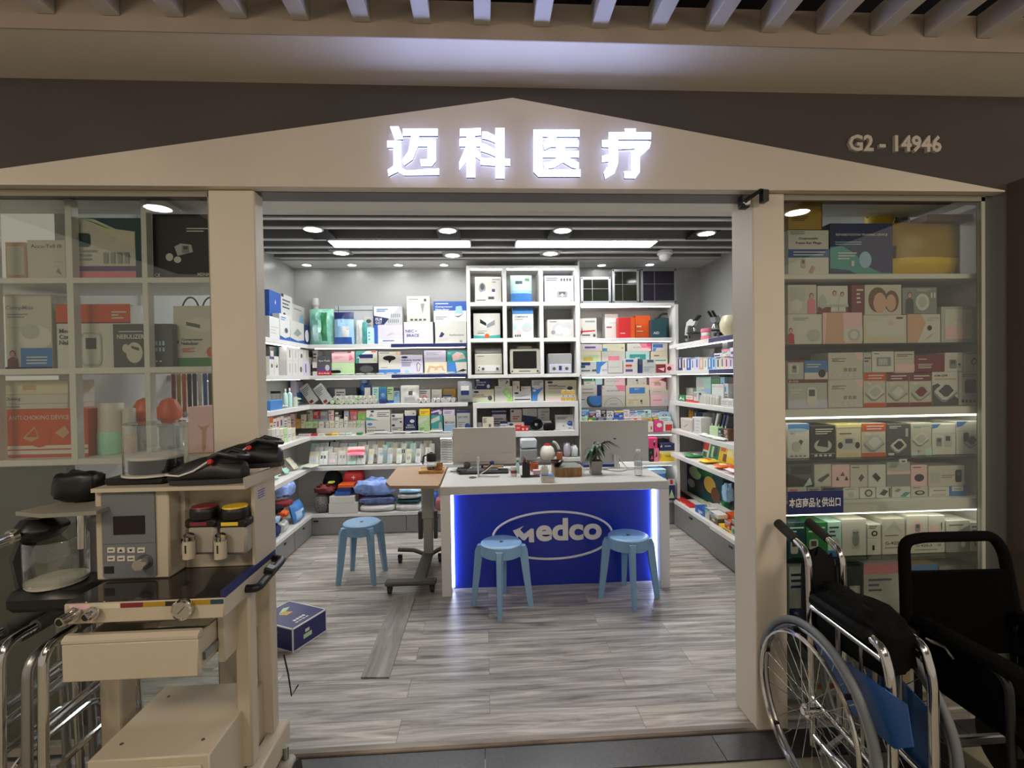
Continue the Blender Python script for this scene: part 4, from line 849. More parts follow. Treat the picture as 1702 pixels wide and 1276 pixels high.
pch(735, 798, 545, BP+.04, ZS[0], 'ow', 'bag of clear tubing beside the underpad bag on the top shelf', [('lg', .3, 0, .5, .8)], .05, m=M_film)
pch(790, 828, 560, BP+.02, ZS[0], 't', 'slim teal pouch beside the clear tubing on the top shelf', (), .04)
x, z = PY(440+395/4.863, 420+362/4.863, BP+.18)
bottle('pump_bottle', 'white bottle rising behind the mint-green bag on the top shelf', 'bottle', (x, BP+.235, ZS[0]), .045, z-ZS[0], 'ow', 'w', .6)
carton('carton', 'small photo-printed carton hung above the teal pouch on the top shelf', 'carton', (PY(440+840/4.863, 530, BP+.075)[0], BP+.075, PY(612, 544, BP+.075)[1]-.10), .085, .20, .02, 'ow', 'r lg .1 .5 .9 .98;e dg .5 .8 .3 .1;e g .5 .6 .3 .06')
row('b2', [(425, 540, 838, 'pu', 'r dg 0 .4 1 1;e lg .7 .4 .16 .16;r r 0 0 1 .2;B w Eye_Pads .1 .70 .12 .8;B w Eye_Pads .1 .03 .12 .75', 'purple eye pad carton with grey eye,'), (540, 727, 888, 'lgr', 'l ow .1 .3 .8 .8 3', 'pale green carton under the pink glove carton,'),
    (730, 916, 892, 'k', 'e dg .5 .5 .3 .3', 'black glove carton at the left,'), (918, 1096, 800, 'ow', 'r mb 0 0 1 .22;e k .5 .72 .3 .11;p k .45 .6 .65 .7 .5 .48;e tan .9 .93 .1 .06;l dg .05 .92 .5 .98 1;l g .1 .28 .4 .34 1', 'tall white carton with black glove print,'),
    (1092, 1278, 826, 'lil', 'e n .2 .88 .15 .06;B n SURGICAL_GLOVES .07 .68 .09 .85;l dg .07 .4 .5 .64 3;p n .75 .15 .72 .5 .8 .62 .9 .5 .86 .15;p ow .77 .17 .75 .48 .8 .58 .88 .48 .84 .17;e lb .3 .12 .1 .1', 'lilac surgical glove carton with hand outline,'),
    (1290, 1476, 882, 'cr', 'p tan .1 .1 .2 .7 .5 .6 .8 .7 .9 .2 .7 .4;p cr .2 .2 .28 .5 .45 .45 .4 .15;p cr .55 .15 .6 .5 .75 .5 .8 .2', 'cream carton with spectacles print,'), (1478, 1634, 884, 'mb', 'p ow .5 0 .4 1 1 1 1 0;p k .4 .1 .8 .4 1 .3 .7 .05', 'mid blue carton with white side,'),
    (540, 727, 798, 'lp', 'r mr 0 .85 .85 1;l w .1 .88 .7 .97 1;p p .75 .15 .78 .7 .85 .72 .95 .3;l p .1 .3 .5 .6 2', 'pale pink glove carton with maroon lid edge,', 'u'), (735, 910, 793, 'w', 'p t 0 .4 0 1 .5 1;r n .2 .4 .8 .72;p n .2 .4 .1 .65 .8 .7;r r .72 .88 .95 .97;p lgr .8 .1 .9 .5 .98 .1;r t 0 0 .15 .4', 'white glove carton with navy swatch,', 'u'),
    (1286, 1466, 790, 'lil', 'l g .1 .6 .8 .9 3;l lg .1 .2 .8 .4 2', 'plain lilac carton on the spectacles carton,', 'u'), (1472, 1634, 793, 't', 'p lp .3 .1 .25 .6 .5 .9 .8 .8 .95 .3;p lgr .6 .2 .7 .7 .9 .6;l w .05 .7 .2 .9 2', 'teal glove carton with pale hand,', 'u'),
    (388, 430, 788, 'ow', '*', 'off-white carton in the corner,', 'b'), (385, 422, 880, 'ow', 'r k 0 .3 1 .55', 'off-white carton with black band in the corner,', '', .05)], A, BP+.07, ZS[1], .14, S2)
rr = random.Random(5)
for i in range(13):
    x = PY(440+(600+i*82)/4.863, 618, BP-.02)[0]
    pouch('mask_packet', 'flat white packet lying along the front of the back wall\'s second shelf', 'packet', (x, SB+.006, ZS[1]+.008), .090, .085, .012, rr.choice(['w', 'ow', 'lt', 'ow']), [('lg', .2, .3, .5, .6)], (-PI/2, 0, rr.uniform(-.08, .08)), 'white packets on the second back shelf')
lump('black_mask', 'small black mask lying before the pale green carton on the second shelf', 'mask', (PY(440+570/4.863, 613, BP)[0], BP+.02, ZS[1]+.02), .09, .07, .03, fab('k'))
pouch('red_packet', 'flat red packet at the left end of the second back shelf', 'packet', (PY(440+470/4.863, 619, BP)[0], BP+.01, ZS[1]+.008), .11, .07, .012, 'r', [('w', .2, .2, .8, .6)], (-PI/2, 0, .3))
# third shelf: bandages and bottles
row('b3', [(500, 745, 1090, 'dg', 'r lg .27 .2 .62 .9;l dg .32 .3 .58 .8 3', 'long dark grey case lying behind the bandage rolls', 'b'), (800, 866, 1072, 'w', 'r n 0 .88 1 1;r n .82 0 1 1;r n 0 0 .1 1;p lil .2 .3 .7 .7 .7 .3', 'upright white carton with navy frame'), (870, 922, 1085, 'lt', 'l t .2 .5 .8 .9 3', 'upright pale mint carton'), (926, 984, 1083, 't', 'r mb 0 0 1 .9;e lb .5 .5 .3 .12', 'upright blue carton with teal lid'),
    (988, 1042, 1085, 'lgr', '*', 'upright pale green carton'), (1043, 1092, 1090, 'lb', '*', 'upright light blue carton'), (1246, 1340, 1105, 'ow', '*', 'square off-white carton'), (1348, 1430, 1105, 'ow', 'p w 0 1 .5 1 1 .8;l g .1 .3 .8 .6 3', 'off-white gabled carton'), (1436, 1545, 1100, 'vo', '*', 'dark yellow carton at the back', 'b'), (1440, 1512, 1150, 'w', '*', 'little white carton', '', .05)], A, BP+.09, ZS[2], .11, S3)
pch(1098, 1247, 1070, BP+.06, ZS[2], 'w', 'white pouch with a dark emblem on the third back shelf', [('dg', .42, .5, .62, .66), ('lg', .2, .1, .8, .3)], .05)
x0, z1 = PY(440+1557/4.863, 420+1040/4.863, SB-.03); x1, _ = PY(440+1675/4.863, 420+1040/4.863, SB-.03)
pouch('folder_bag', 'grey zip bag with a white label at the right end of the third back shelf', 'bag', ((x0+x1)/2, SB+.01, ZS[2]+.002), x1-x0, z1-ZS[2], .03, 'g', [('w', .2, .35, .8, .8), ('n', .25, .38, .8, .5)], wr=.03)
for i in range(2):
    x = PY(440+(395+i*118)/4.863, 655, BP+.07)[0]
    carton('booklet', 'grey printed booklet leaning on the third back shelf, %s of two' % ('left', 'right')[i], 'booklet', (x, BP+.09-.02*i, ZS[2]+.02), .10, .20, .02, 'lg', 'l dg .1 .5 .9 .9 5;r mr .1 .05 .5 .2', 0, 'leaning booklets').rotation_euler = (0, -.62, -.15)
def roll_mesh(r, L, c, core='lg'):
    return MB().lathe([(r*.25, 0), (r*.28, -.001), (r*.95, -.001), (r, .004), (r, L-.004), (r*.95, L)], P(c), n=14).lathe([(r*.0, -.0015), (r*.25, -.0018)], P(core), n=10).lathe([(r*.55, -.0013), (r*.60, -.0016), (r*.65, -.0013)], P(core), n=14)
roll0 = None
def rolls(xa, xb, n, layers, lbl, grp, Y, z0, c):
    global roll0
    r = .0215
    for ly in range(layers):
        for i in range(n-ly):
            px = xa+(xb-xa)*(i+.5+ly*.5)/n; x = PY(px, 662, Y)[0]
            rr_ = r*rr.uniform(.9, 1.1)
            o = roll_mesh(rr_, .085, rr.choice(c)).build('bandage_roll', None, True, (x, Y+.01*(i % 2)+.02*ly, z0+r*1.12+ly*r*1.75), (-PI/2, 0, rr.uniform(-.15, .15)))
            tag(o, lbl, 'bandage', grp)
rolls(548, 626, 10, 2, 'off-white bandage roll in the heap on the left of the third back shelf', 'bandage rolls on the third shelf', BP-.005, ZS[2], ['ow', 'lgr', 'w', 'ow', 'cr'])
rolls(691, 757, 8, 1, 'small white gauze roll by the white pouch, third back shelf', 'gauze rolls on the third shelf', BP-.005, ZS[2], ['w', 'ow'])
lump('wrist_support', 'dark blue wrist support among white rolls on the third back shelf', 'wrist support', (PY(636, 664, BP)[0], BP+.03, ZS[2]), .09, .07, .05, fab('n'), amp=.2)
x, z = PY(440+786/4.863, 420+1025/4.863, BP+.16)
bottle('spray_bottle', 'blue bottle behind the navy-framed carton on the third back shelf', 'bottle', (x, BP+.245, ZS[2]), .045, z-ZS[2], 'mb', 'lb', .6, label_c='b')
# fourth shelf: rows of little boxes
row('b4', [(820, 1016, 380, 'w', 'e mb .15 .7 .11 .1;B n ELASTIC_BANDAGE .05 .18 .1 .7;l g .05 .4 .4 .55 1', 'lower wide white plaster carton'), (1020, 1120, 407, 'w', 'e n .2 .8 .14 .12;l dg .1 .3 .9 .6 2;e dg .8 .15 .1 .1', 'lower narrow white plaster carton'), (1130, 1225, 345, 'n', 'e w .65 .68 .2 .1;B w MEDCO .22 .4 .09 .55;i w .1 .28 .9 .36 5;r w .05 .03 .95 .12', 'navy carton with white oval'),
    (1240, 1336, 345, 'lgr', 'p w 0 .75 .7 .9 .7 .7 0 .5;l gr .1 .1 .5 .3 2', 'pale green carton with white flash'), (1343, 1438, 338, 't', 'p w 0 .75 .75 .95 .75 .7 0 .5;e lg .8 .3 .15 .3;r w 0 0 1 .2', 'teal carton with white flash'), (1448, 1542, 345, 'lb', 'r w 0 .45 1 1;B n MEDICLEAN .1 .52 .13 .8', 'light blue carton with dark lettering'), (1550, 1660, 305, 'lg', 'r n 0 .9 1 1;B dg EAR_TAPE .1 .65 .1 .7;l g .1 .2 .6 .5 3;e b .8 .25 .2 .15', 'pale grey carton with navy lid'),
    (820, 1016, 298, 'w', 'e n .25 .85 .08 .1;l dg .45 .3 .95 .8 3;p t 0 0 0 .3 .5 0;p g .1 .3 .2 .7 .3 .4', 'upper wide white plaster carton', 'u'), (1020, 1120, 330, 'w', 'e n .2 .8 .14 .12;l dg .1 .3 .9 .6 2;e dg .8 .15 .1 .1', 'upper narrow white plaster carton', 'u'), (1130, 1222, 302, 'ow', 'r lg .45 .1 .95 .9;p k .7 .3 .8 .6 .85 .3', 'small off-white carton on the navy one', 'u'),
    (1250, 1336, 290, 'y', 'l br .15 .3 .85 .7 2', 'small yellow carton', 'u'), (1345, 1437, 290, 'pu', 'p w 0 .5 .75 .9 .75 .6 0 .3;e lg .8 .4 .15 .35', 'purple carton with white flash', 'u'), (1440, 1535, 290, 'lil', 'r pu 0 .88 1 1;l dg .1 .3 .8 .7 2', 'small lilac carton', 'u')], A2, BP+.08, ZS[3], .10, S4)
cols = 'lp gd ow r tan ow k lil p ag'.split(); up = [(345, 388), (392, 445), (448, 510), (515, 560), (565, 625), (640, 680), (690, 745), (750, 820)]
row('b4s', [(a, b, 300+4*(i % 3), ('ow', 'r', 'g', 'lp', 'k', 'lil', 'p', 'ag')[i], '*', 'little %s carton on the upper step' % CNAME[('ow', 'r', 'g', 'lp', 'k', 'lil', 'p', 'ag')[i]]) for i, (a, b) in enumerate(up)], A2, BP+.16, ZS[3]+.13, .07, 'of the fourth shelf')
dn = [(205, 245, 330, 'lp'), (248, 290, 372, 'gd'), (292, 326, 335, 'cr'), (328, 388, 390, 'lgr'), (390, 430, 388, 'lgr'), (435, 480, 395, 'w'), (492, 520, 398, 'ow'), (523, 565, 385, 'cr'), (567, 600, 355, 'w'), (602, 635, 372, 'ow'), (640, 672, 352, 'w'), (674, 712, 392, 'ow'), (714, 738, 388, 'cr'), (742, 770, 390, 'lgr'), (772, 808, 392, 'w')]
row('b4t', [(a, b, c, d, 'l g .15 .3 .8 .7 2', 'little %s carton on the lower step' % CNAME[d]) for a, b, c, d in dn], A2, BP+.09, ZS[3]+.065, .05, 'of the fourth shelf')
mb = MB().box((-1.66, BP+.085, ZS[3]+.001), (PY(607, 700, BP+.1)[0], BP+.155, ZS[3]+.064), M_white).box((-1.66, BP+.158, ZS[3]+.001), (PY(607, 700, BP+.1)[0], BP+.24, ZS[3]+.129), M_white)
tag(mb.build('step_stand', None, False), 'white two-step stand under the little cartons of the fourth back shelf', 'stand')
fl = [(300, 'w'), (345, 'lp'), (400, 'r'), (455, 'w'), (515, 'vo'), (570, 'y'), (625, 'ow'), (680, 'lt')]
for i, (a, c) in enumerate(fl):
    carton('flat_carton', 'small %s carton lying before the step stand, fourth back shelf' % CNAME[c], 'carton', (PY(440+a/4.863, 718, BP)[0], BP-.015, ZS[3]), .058, .018, .05, c, 'l dg .1 .3 .8 .7 1', rr.uniform(-.2, .2), 'flat little cartons')
tag(MB().tube([(.022*math.cos(a*PI/8), .022*math.sin(a*PI/8), .014) for a in range(16)], .012, P('gr'), 8, True).build('tape_roll', None, True, (PY(440+768/4.863, 717, BP)[0], BP, ZS[3])), 'green tape roll on the fourth back shelf', 'tape')
for i in range(9):
    x = PY(440+(860+i*75)/4.863, 717, BP)[0]
    pouch('document_packet', 'flat white packet on the right half of the fourth back shelf', 'packet', (x, SB+.012, ZS[3]+.007+.0125*(i % 2)), .13, .085, .010, ('ow', 'w', 'lg')[i % 3], [('lg', .2, .2, .8, .5)], (-PI/2, 0, .12*(i % 3-1)), 'white packets on the fourth back shelf', wr=.05)
# fifth shelf: heap of sterile pouches leaning against the wall
PK = ['ow', 'w', 'cr', 'lg', 'lt', 'w', 'ow']
for r_ in range(3):
    for i in range(13):
        px = 520+i*(710-520)/12+(r_ % 2)*7; y_ = SB+.03+.085*r_; x = PY(px, 750, y_)[0]
        c = rr.choice(PK); h = .13+.035*r_; hh = rr.uniform(-.01, .01)
        if px > 600 and r_ < 2: w_, h = .052, h+.02
        else: w_ = .086
        pouch('sterile_pouch', 'clear-fronted white sterile pouch in the leaning heap on the fifth back shelf', 'pouch', (x, y_, ZS[4]+.012), w_, h+hh, .014, c, [(rr.choice(['lg', 'lb', 'g', 'lp', 'lgr', 'dg']), .2, .2+.2*(i % 2), .8, .42+.2*(i % 2)), ('lg', .45, .1, .55, .9)], (-.42, 0, rr.uniform(-.05, .05)), 'sterile pouches on the fifth shelf', m=M_film if i % 4 == 1 else None)
pouch('pink_pouch', 'pink banded pouch lying among the white pouches of the fifth back shelf', 'pouch', (PY(592, 756, SB+.04)[0], SB+.02, ZS[4]+.10), .16, .10, .015, 'p', [('r', 0, .3, 1, .5), ('lp', 0, .7, 1, 1)], (-.7, 0, .1))
lump('strap_coil', 'black strap coil behind the pouches on the fifth back shelf', 'strap', (PY(552, 740, SB+.28)[0], SB+.305, ZS[4]+.10), .10, .03, .12, fab('k'), amp=.25)
for i in range(10):
    x = PY(741.5, 750, SB+.02)[0]
    carton('flat_carton', 'flat white carton in the tall stack beside the left monitor', 'carton', (x+.002*(i % 3), SB+.04, ZS[4]+i*.0248), .115, .0240, .16, 'w', 'r g .05 .1 .95 .35;l dg .1 .5 .6 .8 1', 0, 'stack of flat cartons beside the monitor')
# bottom: clothing and soft goods
ZB = ZBASE
row('b6', [(515, 752, 1050, 'ow', 'r lg 0 0 1 .06', 'lower wide off-white carton under the blue cloth heap.'), (520, 728, 995, 'ow', 'r lg 0 0 1 .06', 'upper wide off-white carton under the blue cloth heap.', 'u')], A2, SB-.0, ZB+.0, .155, S6)
def lx(zx, zy, Y): return PY(440+zx/4.863, 620+zy/4.863, Y)
def lmp(name, lb, cat, x0, x1, yt, Y, z0, d, m, **k):
    a, _ = lx(x0, yt, Y); b, zt = lx(x1, yt, Y); return lump(name, lb, cat, ((a+b)/2, Y+d/2, z0), b-a, d, zt-z0, m, **k)
lmp('first_aid_bag', 'black soft bag with a pale emblem at the back corner of the bottom shelf', 'bag', 452, 606, 792, SB+.18, ZB, .14, fab('k'), amp=.05)
t = thing('first_aid_bag', 'red boxy first aid bag at the back of the bottom shelf', 'bag', (lx(716, 870, SB+.2)[0], SB+.245, ZB)); h = lx(712, 788, SB+.2)[1]-ZB
lump_mesh(.20, .145, h, mat('red_nylon', 'b3201f', .5, noise=.1), 3, .03, 6).build('body', t); o = MB(); decals(o, 'B w + .46 .78 .1;l w .4 .6 .6 .72 2', .2, h, -.074); o.build('print', t, False); MB().tube([(-.09, -.072, h*.45), (0, -.074, h*.44), (.09, -.072, h*.45)], .004, fab('mr'), 6).build('zip', t)
lmp('blue_bundle', 'crumpled light blue cloth bundle in film on the bottom shelf', 'cloth', 695, 1050, 850, SB-.01, ZB+.155, .165, mat('blue_cloth', '7f9bd6', .45, noise=.35, scale=16, bump=.8), amp=.3, fr=4.5)
lmp('denim_bundle', 'grey-blue folded cloth under the crumpled light blue bundle', 'cloth', 740, 1060, 1000, SB-.01, ZB+.072, .165, mat('denim_cloth', '5a6a94', .7, noise=.4, scale=20, bump=.6), amp=.2)
lmp('pillow', 'flat white pillow at the bottom of the blue cloth heap', 'pillow', 752, 1052, 1062, SB-.01, ZB, .165, mat('pillow_cloth', 'd8d6d8', .8, noise=.04), amp=.08)
for i, (yt, z0, c, lb) in enumerate(((1060, 0, 'w', 'white folded shirt lowest in the pile behind the table post'), (1030, .080, 'dt', 'dark green folded shirt in the pile behind the table post'), (985, .118, 'lg', 'grey folded shirt in the pile behind the table post'), (945, .174, 'lb', 'pale blue folded shirt topping the pile behind the table post'))):
    lmp('folded_shirt', lb, 'shirt', 1050+8*i, 1262, yt-6, SB-.0, ZB+z0, .16, fab(c), amp=.12, p=4, grp='folded shirts')
lmp('knit_hat', 'blue knit bundle beside the counter on the bottom shelf', 'hat', 1325, 1400, 955, SB+.02, ZB+.03, .1, fab('b'), amp=.15); lmp('knit_hat', 'dull pink knit bundle beside the counter on the bottom shelf', 'hat', 1375, 1440, 1000, SB-.03, ZB, .08, mat('dull_pink', 'a5646a', .9, noise=.2), amp=.15)
lmp('leather_pouch', 'dark red folded fabric case on the bottom shelf corner', 'case', 375, 560, 905, SB-.0, ZB+.186, .16, mat('dark_red', '6a1c1e', .45, noise=.2, bump=.4), amp=.25, fr=3.6)
lmp('patterned_bag', 'grey patterned bag beneath the dark red case', 'bag', 380, 506, 985, SB+.0, ZB, .16, mat('speckle', '6a6560', .8, noise=.6, scale=70), amp=.08)
lmp('green_case', 'small yellow-green case lying on the dark red case', 'case', 500, 555, 880, SB+.03, lx(500, 905, SB)[1]+.001, .08, mat('lime', 'aebd4a', .5), amp=.06)
xo, zo = lx(652, 928, SB+.0)
carton('orange_case', 'bright orange flat case on top of the navy cases', 'case', (xo, SB+.01, zo), .145, .03, .13, 'o', '')
for i, (za, c) in enumerate(((ZB+.135, 'b'), (lx(640, 960, SB)[1], 'n'))): pass
zz = lx(640, 990, SB)[1]
carton('blue_case', 'flat blue case under the orange one', 'case', (lx(628, 960, SB)[0], SB+.01, zz+.0), .145, (zo-zz)*.5-.001, .14, 'b', ''); carton('navy_case', 'flat navy case directly under the orange one', 'case', (lx(640, 940, SB)[0], SB+.01, zz+(zo-zz)*.5), .13, (zo-zz)*.5-.001, .13, 'n', '')

# ================================================================ CUBES AND THE SHELVES BELOW
C3 = (760, 420, 4.863); CP = YC+.06
def cz(r): return CZ[2*r+2]
row('c1', [(140, 357, 195, 'ow', 'e g .28 .58 .13 .2;e dg .28 .62 .08 .12;p lil .2 .4 .4 .3 .7 .15 .75 .25 .45 .5;d lil .7 .42 .1 .15;r dg .5 .14 .72 .24;l g .65 .75 .95 .95 2;l dg .05 .08 .4 .14 1', 'white carton with a lilac cuff gadget in the top left cube.'), (703, 942, 186, 'lil', 'i dg .55 .8 .95 .9 4;l dg .06 .8 .45 .95 2;T g Waist_Brace .32 .5 .08 .5;d g .6 .3 .18 .12;e lg .6 .28 .05 .06;r tan .88 .02 .96 .1', 'silvery carton with a small camera-like print in the top right cube.')], C3, CP, cz(0), .2, '')
x0, z1 = PY(760+430/4.863, 420+180/4.863, CP); x1, _ = PY(760+605/4.863, 500, CP)
pouch('diaper_bag', 'blue and white underwear bag in the top middle cube', 'bag', ((x0+x1)/2, CP+.03, cz(0)+.001), x1-x0, z1-cz(0), .08, 'lt', [('mb', 0, 0, 1, .28), ('lb', 0, .28, 1, .45), ('dg', .2, .72, .6, .80), ('t', .2, .86, .5, .92), ('gr', .7, .8, .88, .9)], wr=.05)
row('c2', [(128, 348, 490, 'ow', 'p t 0 0 0 .14 .5 .1 1 .16 1 0;e o .5 .11 .09 .09;p w .25 .6 .5 .85 .8 .75 .8 .55 .5 .42 .25 .5;p g .8 .75 .8 .55 .5 .42 .5 .56;p k .25 .78 .25 .62 .48 .5 .48 .62;B dg Compressor .15 .28 .05 .35;l dg .15 .2 .4 .26 1', 'white compressor carton with teal base in the middle left cube.'), (445, 616, 440, 'w', 'r mb 0 .8 1 1;r t 0 .78 1 .8;B dg COMPRESSOR .1 .66 .06 .65;l g .1 .58 .5 .64 1;e pt .68 .38 .2 .12;e lg .68 .32 .26 .1;i dg .1 .05 .42 .12 3;e lp .3 .2 .1 .08;e pt .1 .35 .06 .1', 'tall white carton with blue top in the centre cube.'), (725, 943, 540, 'ow', 'e lg .45 .45 .26 .36;e w .45 .45 .16 .24;e lg .75 .65 .16 .22;e g .22 .3 .08 .12;l dg .1 .84 .35 .92 1;e w .7 .35 .15 .22', 'low white carton with round grey nebulizer in the middle right cube.')], C3, CP, cz(1), .2, '')
# three machines in the bottom row
def cube_px(a, b, yt, r): 
    x0, z1 = PY(760+a/4.863, 420+yt/4.863, CP); x1, _ = PY(760+b/4.863, 600, CP); return (x0+x1)/2, x1-x0, z1-cz(r)
M_beige = mat('beige_plastic', 'c9c4b4', .4); M_gpl = mat('grey_plastic', '9a9b98', .4)
x, w_, h = cube_px(140, 362, 775, 2)
t = thing('suction_machine', 'beige box machine with two knobs in the bottom left cube', 'machine', (x, CP, cz(2)))
MB().box((-w_/2, 0, .008), (w_/2, .2, h*.8), M_beige, .006).box((-w_/2, .01, h*.8), (w_/2, .2, h), M_gpl, .012).build('body', t)
mb = MB().box((-w_*.40, -.004, h*.12), (w_*.42, 0, h*.36), M_white, .002); decals(mb, 'l dg .08 .68 .35 .73 1;r g .08 .17 .92 .18', w_, h, -.0008); mb.build('control_panel', t, False)
for u in (-.2, .32): MB().cone((u*w_, 0, h*.22), (u*w_, -.02, h*.22), .015, .012, P('dg'), 16).build('knob', t)
for u in (-.36, -.34): MB().cyl((u*w_, 0, h*(.17 if u < -.35 else .28)), (u*w_, -.009, h*(.17 if u < -.35 else .28)), .007, P('dg'), 12).build('button', t)
x, w_, h = cube_px(425, 665, 755, 2)
t = thing('patient_monitor', 'white patient monitor with a black screen in the bottom middle cube', 'monitor', (x, CP, cz(2)))
MB().prism(rrect(-w_/2, .006, w_/2, h*.9, .02), (0, .11, 0), M_beige).prism(rrect(-w_*.25, h*.88, w_*.25, h, .02), (0, .06, 0), M_beige, (0, .03, 0)).build('body', t)
MB().prism(rrect(-w_*.40, h*.2, w_*.40, h*.82, .006), (0, -.003, 0), M_black, (0, 0, 0)).build('screen', t, False)
mb = MB(); decals(mb, 'e dg .07 .1 .03 .03;e dg .93 .1 .035 .04;r dg .3 .09 .68 .12', w_, h, -.0006); mb.build('buttons', t, False)
x, w_, h = cube_px(735, 928, 815, 2)
t = thing('suction_machine', 'grey box machine with three gauges in the black bottom right cube', 'machine', (x, CP, cz(2)))
MB().box((-w_/2, 0, .0), (w_/2, .18, h), M_gpl, .008).build('body', t)
mb = MB(); decals(mb, 'r lil .05 .06 .95 .48;r lg .12 .12 .36 .4;r lg .38 .12 .62 .42;r lg .64 .12 .9 .4;e dg .24 .24 .07 .08;r n .44 .16 .56 .38;e dg .77 .24 .07 .08', w_, h); mb.build('control_panel', t, False)
row('cm', [(118, 298, 1105, 'cr', 'e n .2 .8 .12 .09;B n ASSORTED .05 .5 .09 .5;B dg PLASTERS .05 .36 .09 .7;e dg .82 .3 .1 .2;r lgr 0 0 1 .1', 'cream plaster carton under the navy one'), (302, 446, 1078, 'ow', 'p ag .42 .6 .62 .88 .8 .85 .98 .35 .85 .1 .62 .35;p lgr .55 .62 .68 .78 .8 .75 .9 .4 .82 .25 .68 .42;p ow .6 .55 .7 .42 .95 .75;r ag .7 0 1 .12;l g .06 .85 .4 .95 1;e lg .2 .6 .15 .12', 'white carton with a green tick and heart'), (448, 600, 1118, 'w', 'e n .2 .8 .12 .1;r n .1 .12 .95 .22;l g .1 .4 .9 .65 3', 'low white carton with navy stripe'), (603, 697, 1030, 'w', 'p mb 0 0 0 .68 .4 .55 1 .65 .8 .5 .5 .3 .45 0;l dg .1 .75 .9 .95 3;e w .2 .5 .14 .05', 'upright white and blue carton'), (708, 968, 1030, 'cr', 'e n .16 .9 .09 .06;B n WOUND_DRESSING .1 .66 .07 .55;l dg .1 .72 .4 .8 1;l dg .1 .56 .6 .62 1;r lgr 0 .25 1 .28;r lp 0 0 1 .1;e dg .78 .6 .09 .09;l lg .1 .35 .6 .5 2', 'large cream dressing carton'),
    (138, 270, 1018, 'n', 'e w .2 .85 .12 .09;B w COTTON_TIP .12 .56 .16 .6;B w SWABS .12 .34 .16 .5;e w .86 .28 .1 .18;r w .06 .06 .1 .3', 'navy carton with white lettering', 'u'), (332, 425, 1020, 'ow', 'p dg .6 .2 .75 .8 .9 .6;l g .1 .6 .4 .9 2', 'small off-white carton on the green tick carton', 'u'), (447, 505, 1038, 'ow', 'p dg .6 .2 .7 .6 .85 .3', 'slim off-white carton', 'u'), (515, 597, 1080, 'w', 'l dg .35 .4 .9 .7 2;e tan .2 .5 .15 .3', 'small white carton at the step', 'u')], C3, YC+.10, ZM, .13, 'on the row right below the cubes')
for i, px in enumerate((936, 944, 952)):
    x, _ = PY(px, 660, YC+.03)
    carton('plaster_strip', 'tan plaster strip pack standing before the large cream carton, %s' % ('left', 'middle', 'right')[i], 'plaster pack', (x, YC+.02, ZM), .042, .105, .006, 'ow', 'r gd 0 0 1 .3;r gd 0 .6 1 .95;e g .5 .45 .2 .08', 0, 'tan plaster strips', .05)
C7 = (770, 600, 8.51)
row('cl', [(200, 262, 870, 'lg', '*', 'pale grey carton at the left end'), (270, 432, 793, 'cr', 'e g .65 .42 .14 .14;e br .65 .42 .08 .08;l br .08 .6 .4 .95 4', 'cream carton with a grey ring print', 'f', .036), (520, 625, 850, 'lil', 'r n 0 .75 1 1;l dg .1 .2 .8 .6 3', 'lilac carton with navy top'), (628, 865, 865, 'ow', 'e n .2 .75 .14 .14;l g .1 .2 .6 .5 2', 'low off-white carton with navy oval'), (735, 818, 905, 'r', 'l w .2 .4 .8 .7 2', 'little red carton', 'f', .036), (822, 925, 920, 'r', 'r lp .1 .2 .9 .6;e r .5 .4 .2 .2', 'little red carton with pink panel', 'f', .036), (1005, 1245, 845, 'w', 'l dg .1 .5 .95 .85 2', 'low white carton behind the black coil'), (1302, 1560, 762, 'w', 'p b .62 .42 .7 .58 .84 .6 .94 .54 .94 .24 .72 .28;B w KIT .68 .42 .08 .18;l n .08 .7 .7 .9 3;p dg .38 .3 .42 .34 .52 .18;r b .72 .08 .86 .12', 'white kit carton with blue drop logo'),
    (405, 608, 705, 'lil', 'r n 0 .82 1 .96;l dg .1 .3 .8 .65 3', 'grey lilac carton with navy band at the back', 'b'), (665, 828, 680, 'ow', 'e n .2 .9 .12 .05;l r .2 .5 .8 .7 2;r lg 0 0 1 .2;p dg .2 .16 .8 .2 .6 .1', 'tall off-white carton with red lettering', 'b'), (838, 1045, 670, 'lg', 'p n 0 .2 0 .7 1 .6 .5 .2;p t .4 0 .8 .5 1 .5 1 0', 'pale grey carton with navy swoosh', 'b'), (1052, 1220, 668, 'lg', 'l g .3 .5 .9 .9 3', 'plain pale grey carton at the back', 'b')], C7, YC+.07, lzt, .055, 'in the open box shelf')
x, _ = PY(770+1035/8.51, 600+1000/8.51, YC+.03)
tag(MB().tube([(.052*math.cos(a*PI/12), .03+.006*math.sin(a*PI/3), .052+.046*math.sin(a*PI/12)) for a in range(24)], .012, fab('k'), 8, True).tube([(.03*math.cos(a*PI/12), .035, .05+.028*math.sin(a*PI/12)) for a in range(24)], .014, fab('k'), 8, True).build('strap_coil', None, True, (x, YC-.002, lzt+.014)), 'round black strap coil in the open box shelf', 'strap')
lump('folded_strap', 'folded black strap bundle beside the round coil in the open box shelf', 'strap', (PY(770+1210/8.51, 715, YC+.04)[0], YC+.045, lzt), .11, .07, .075, fab('k'), amp=.15, p=5)
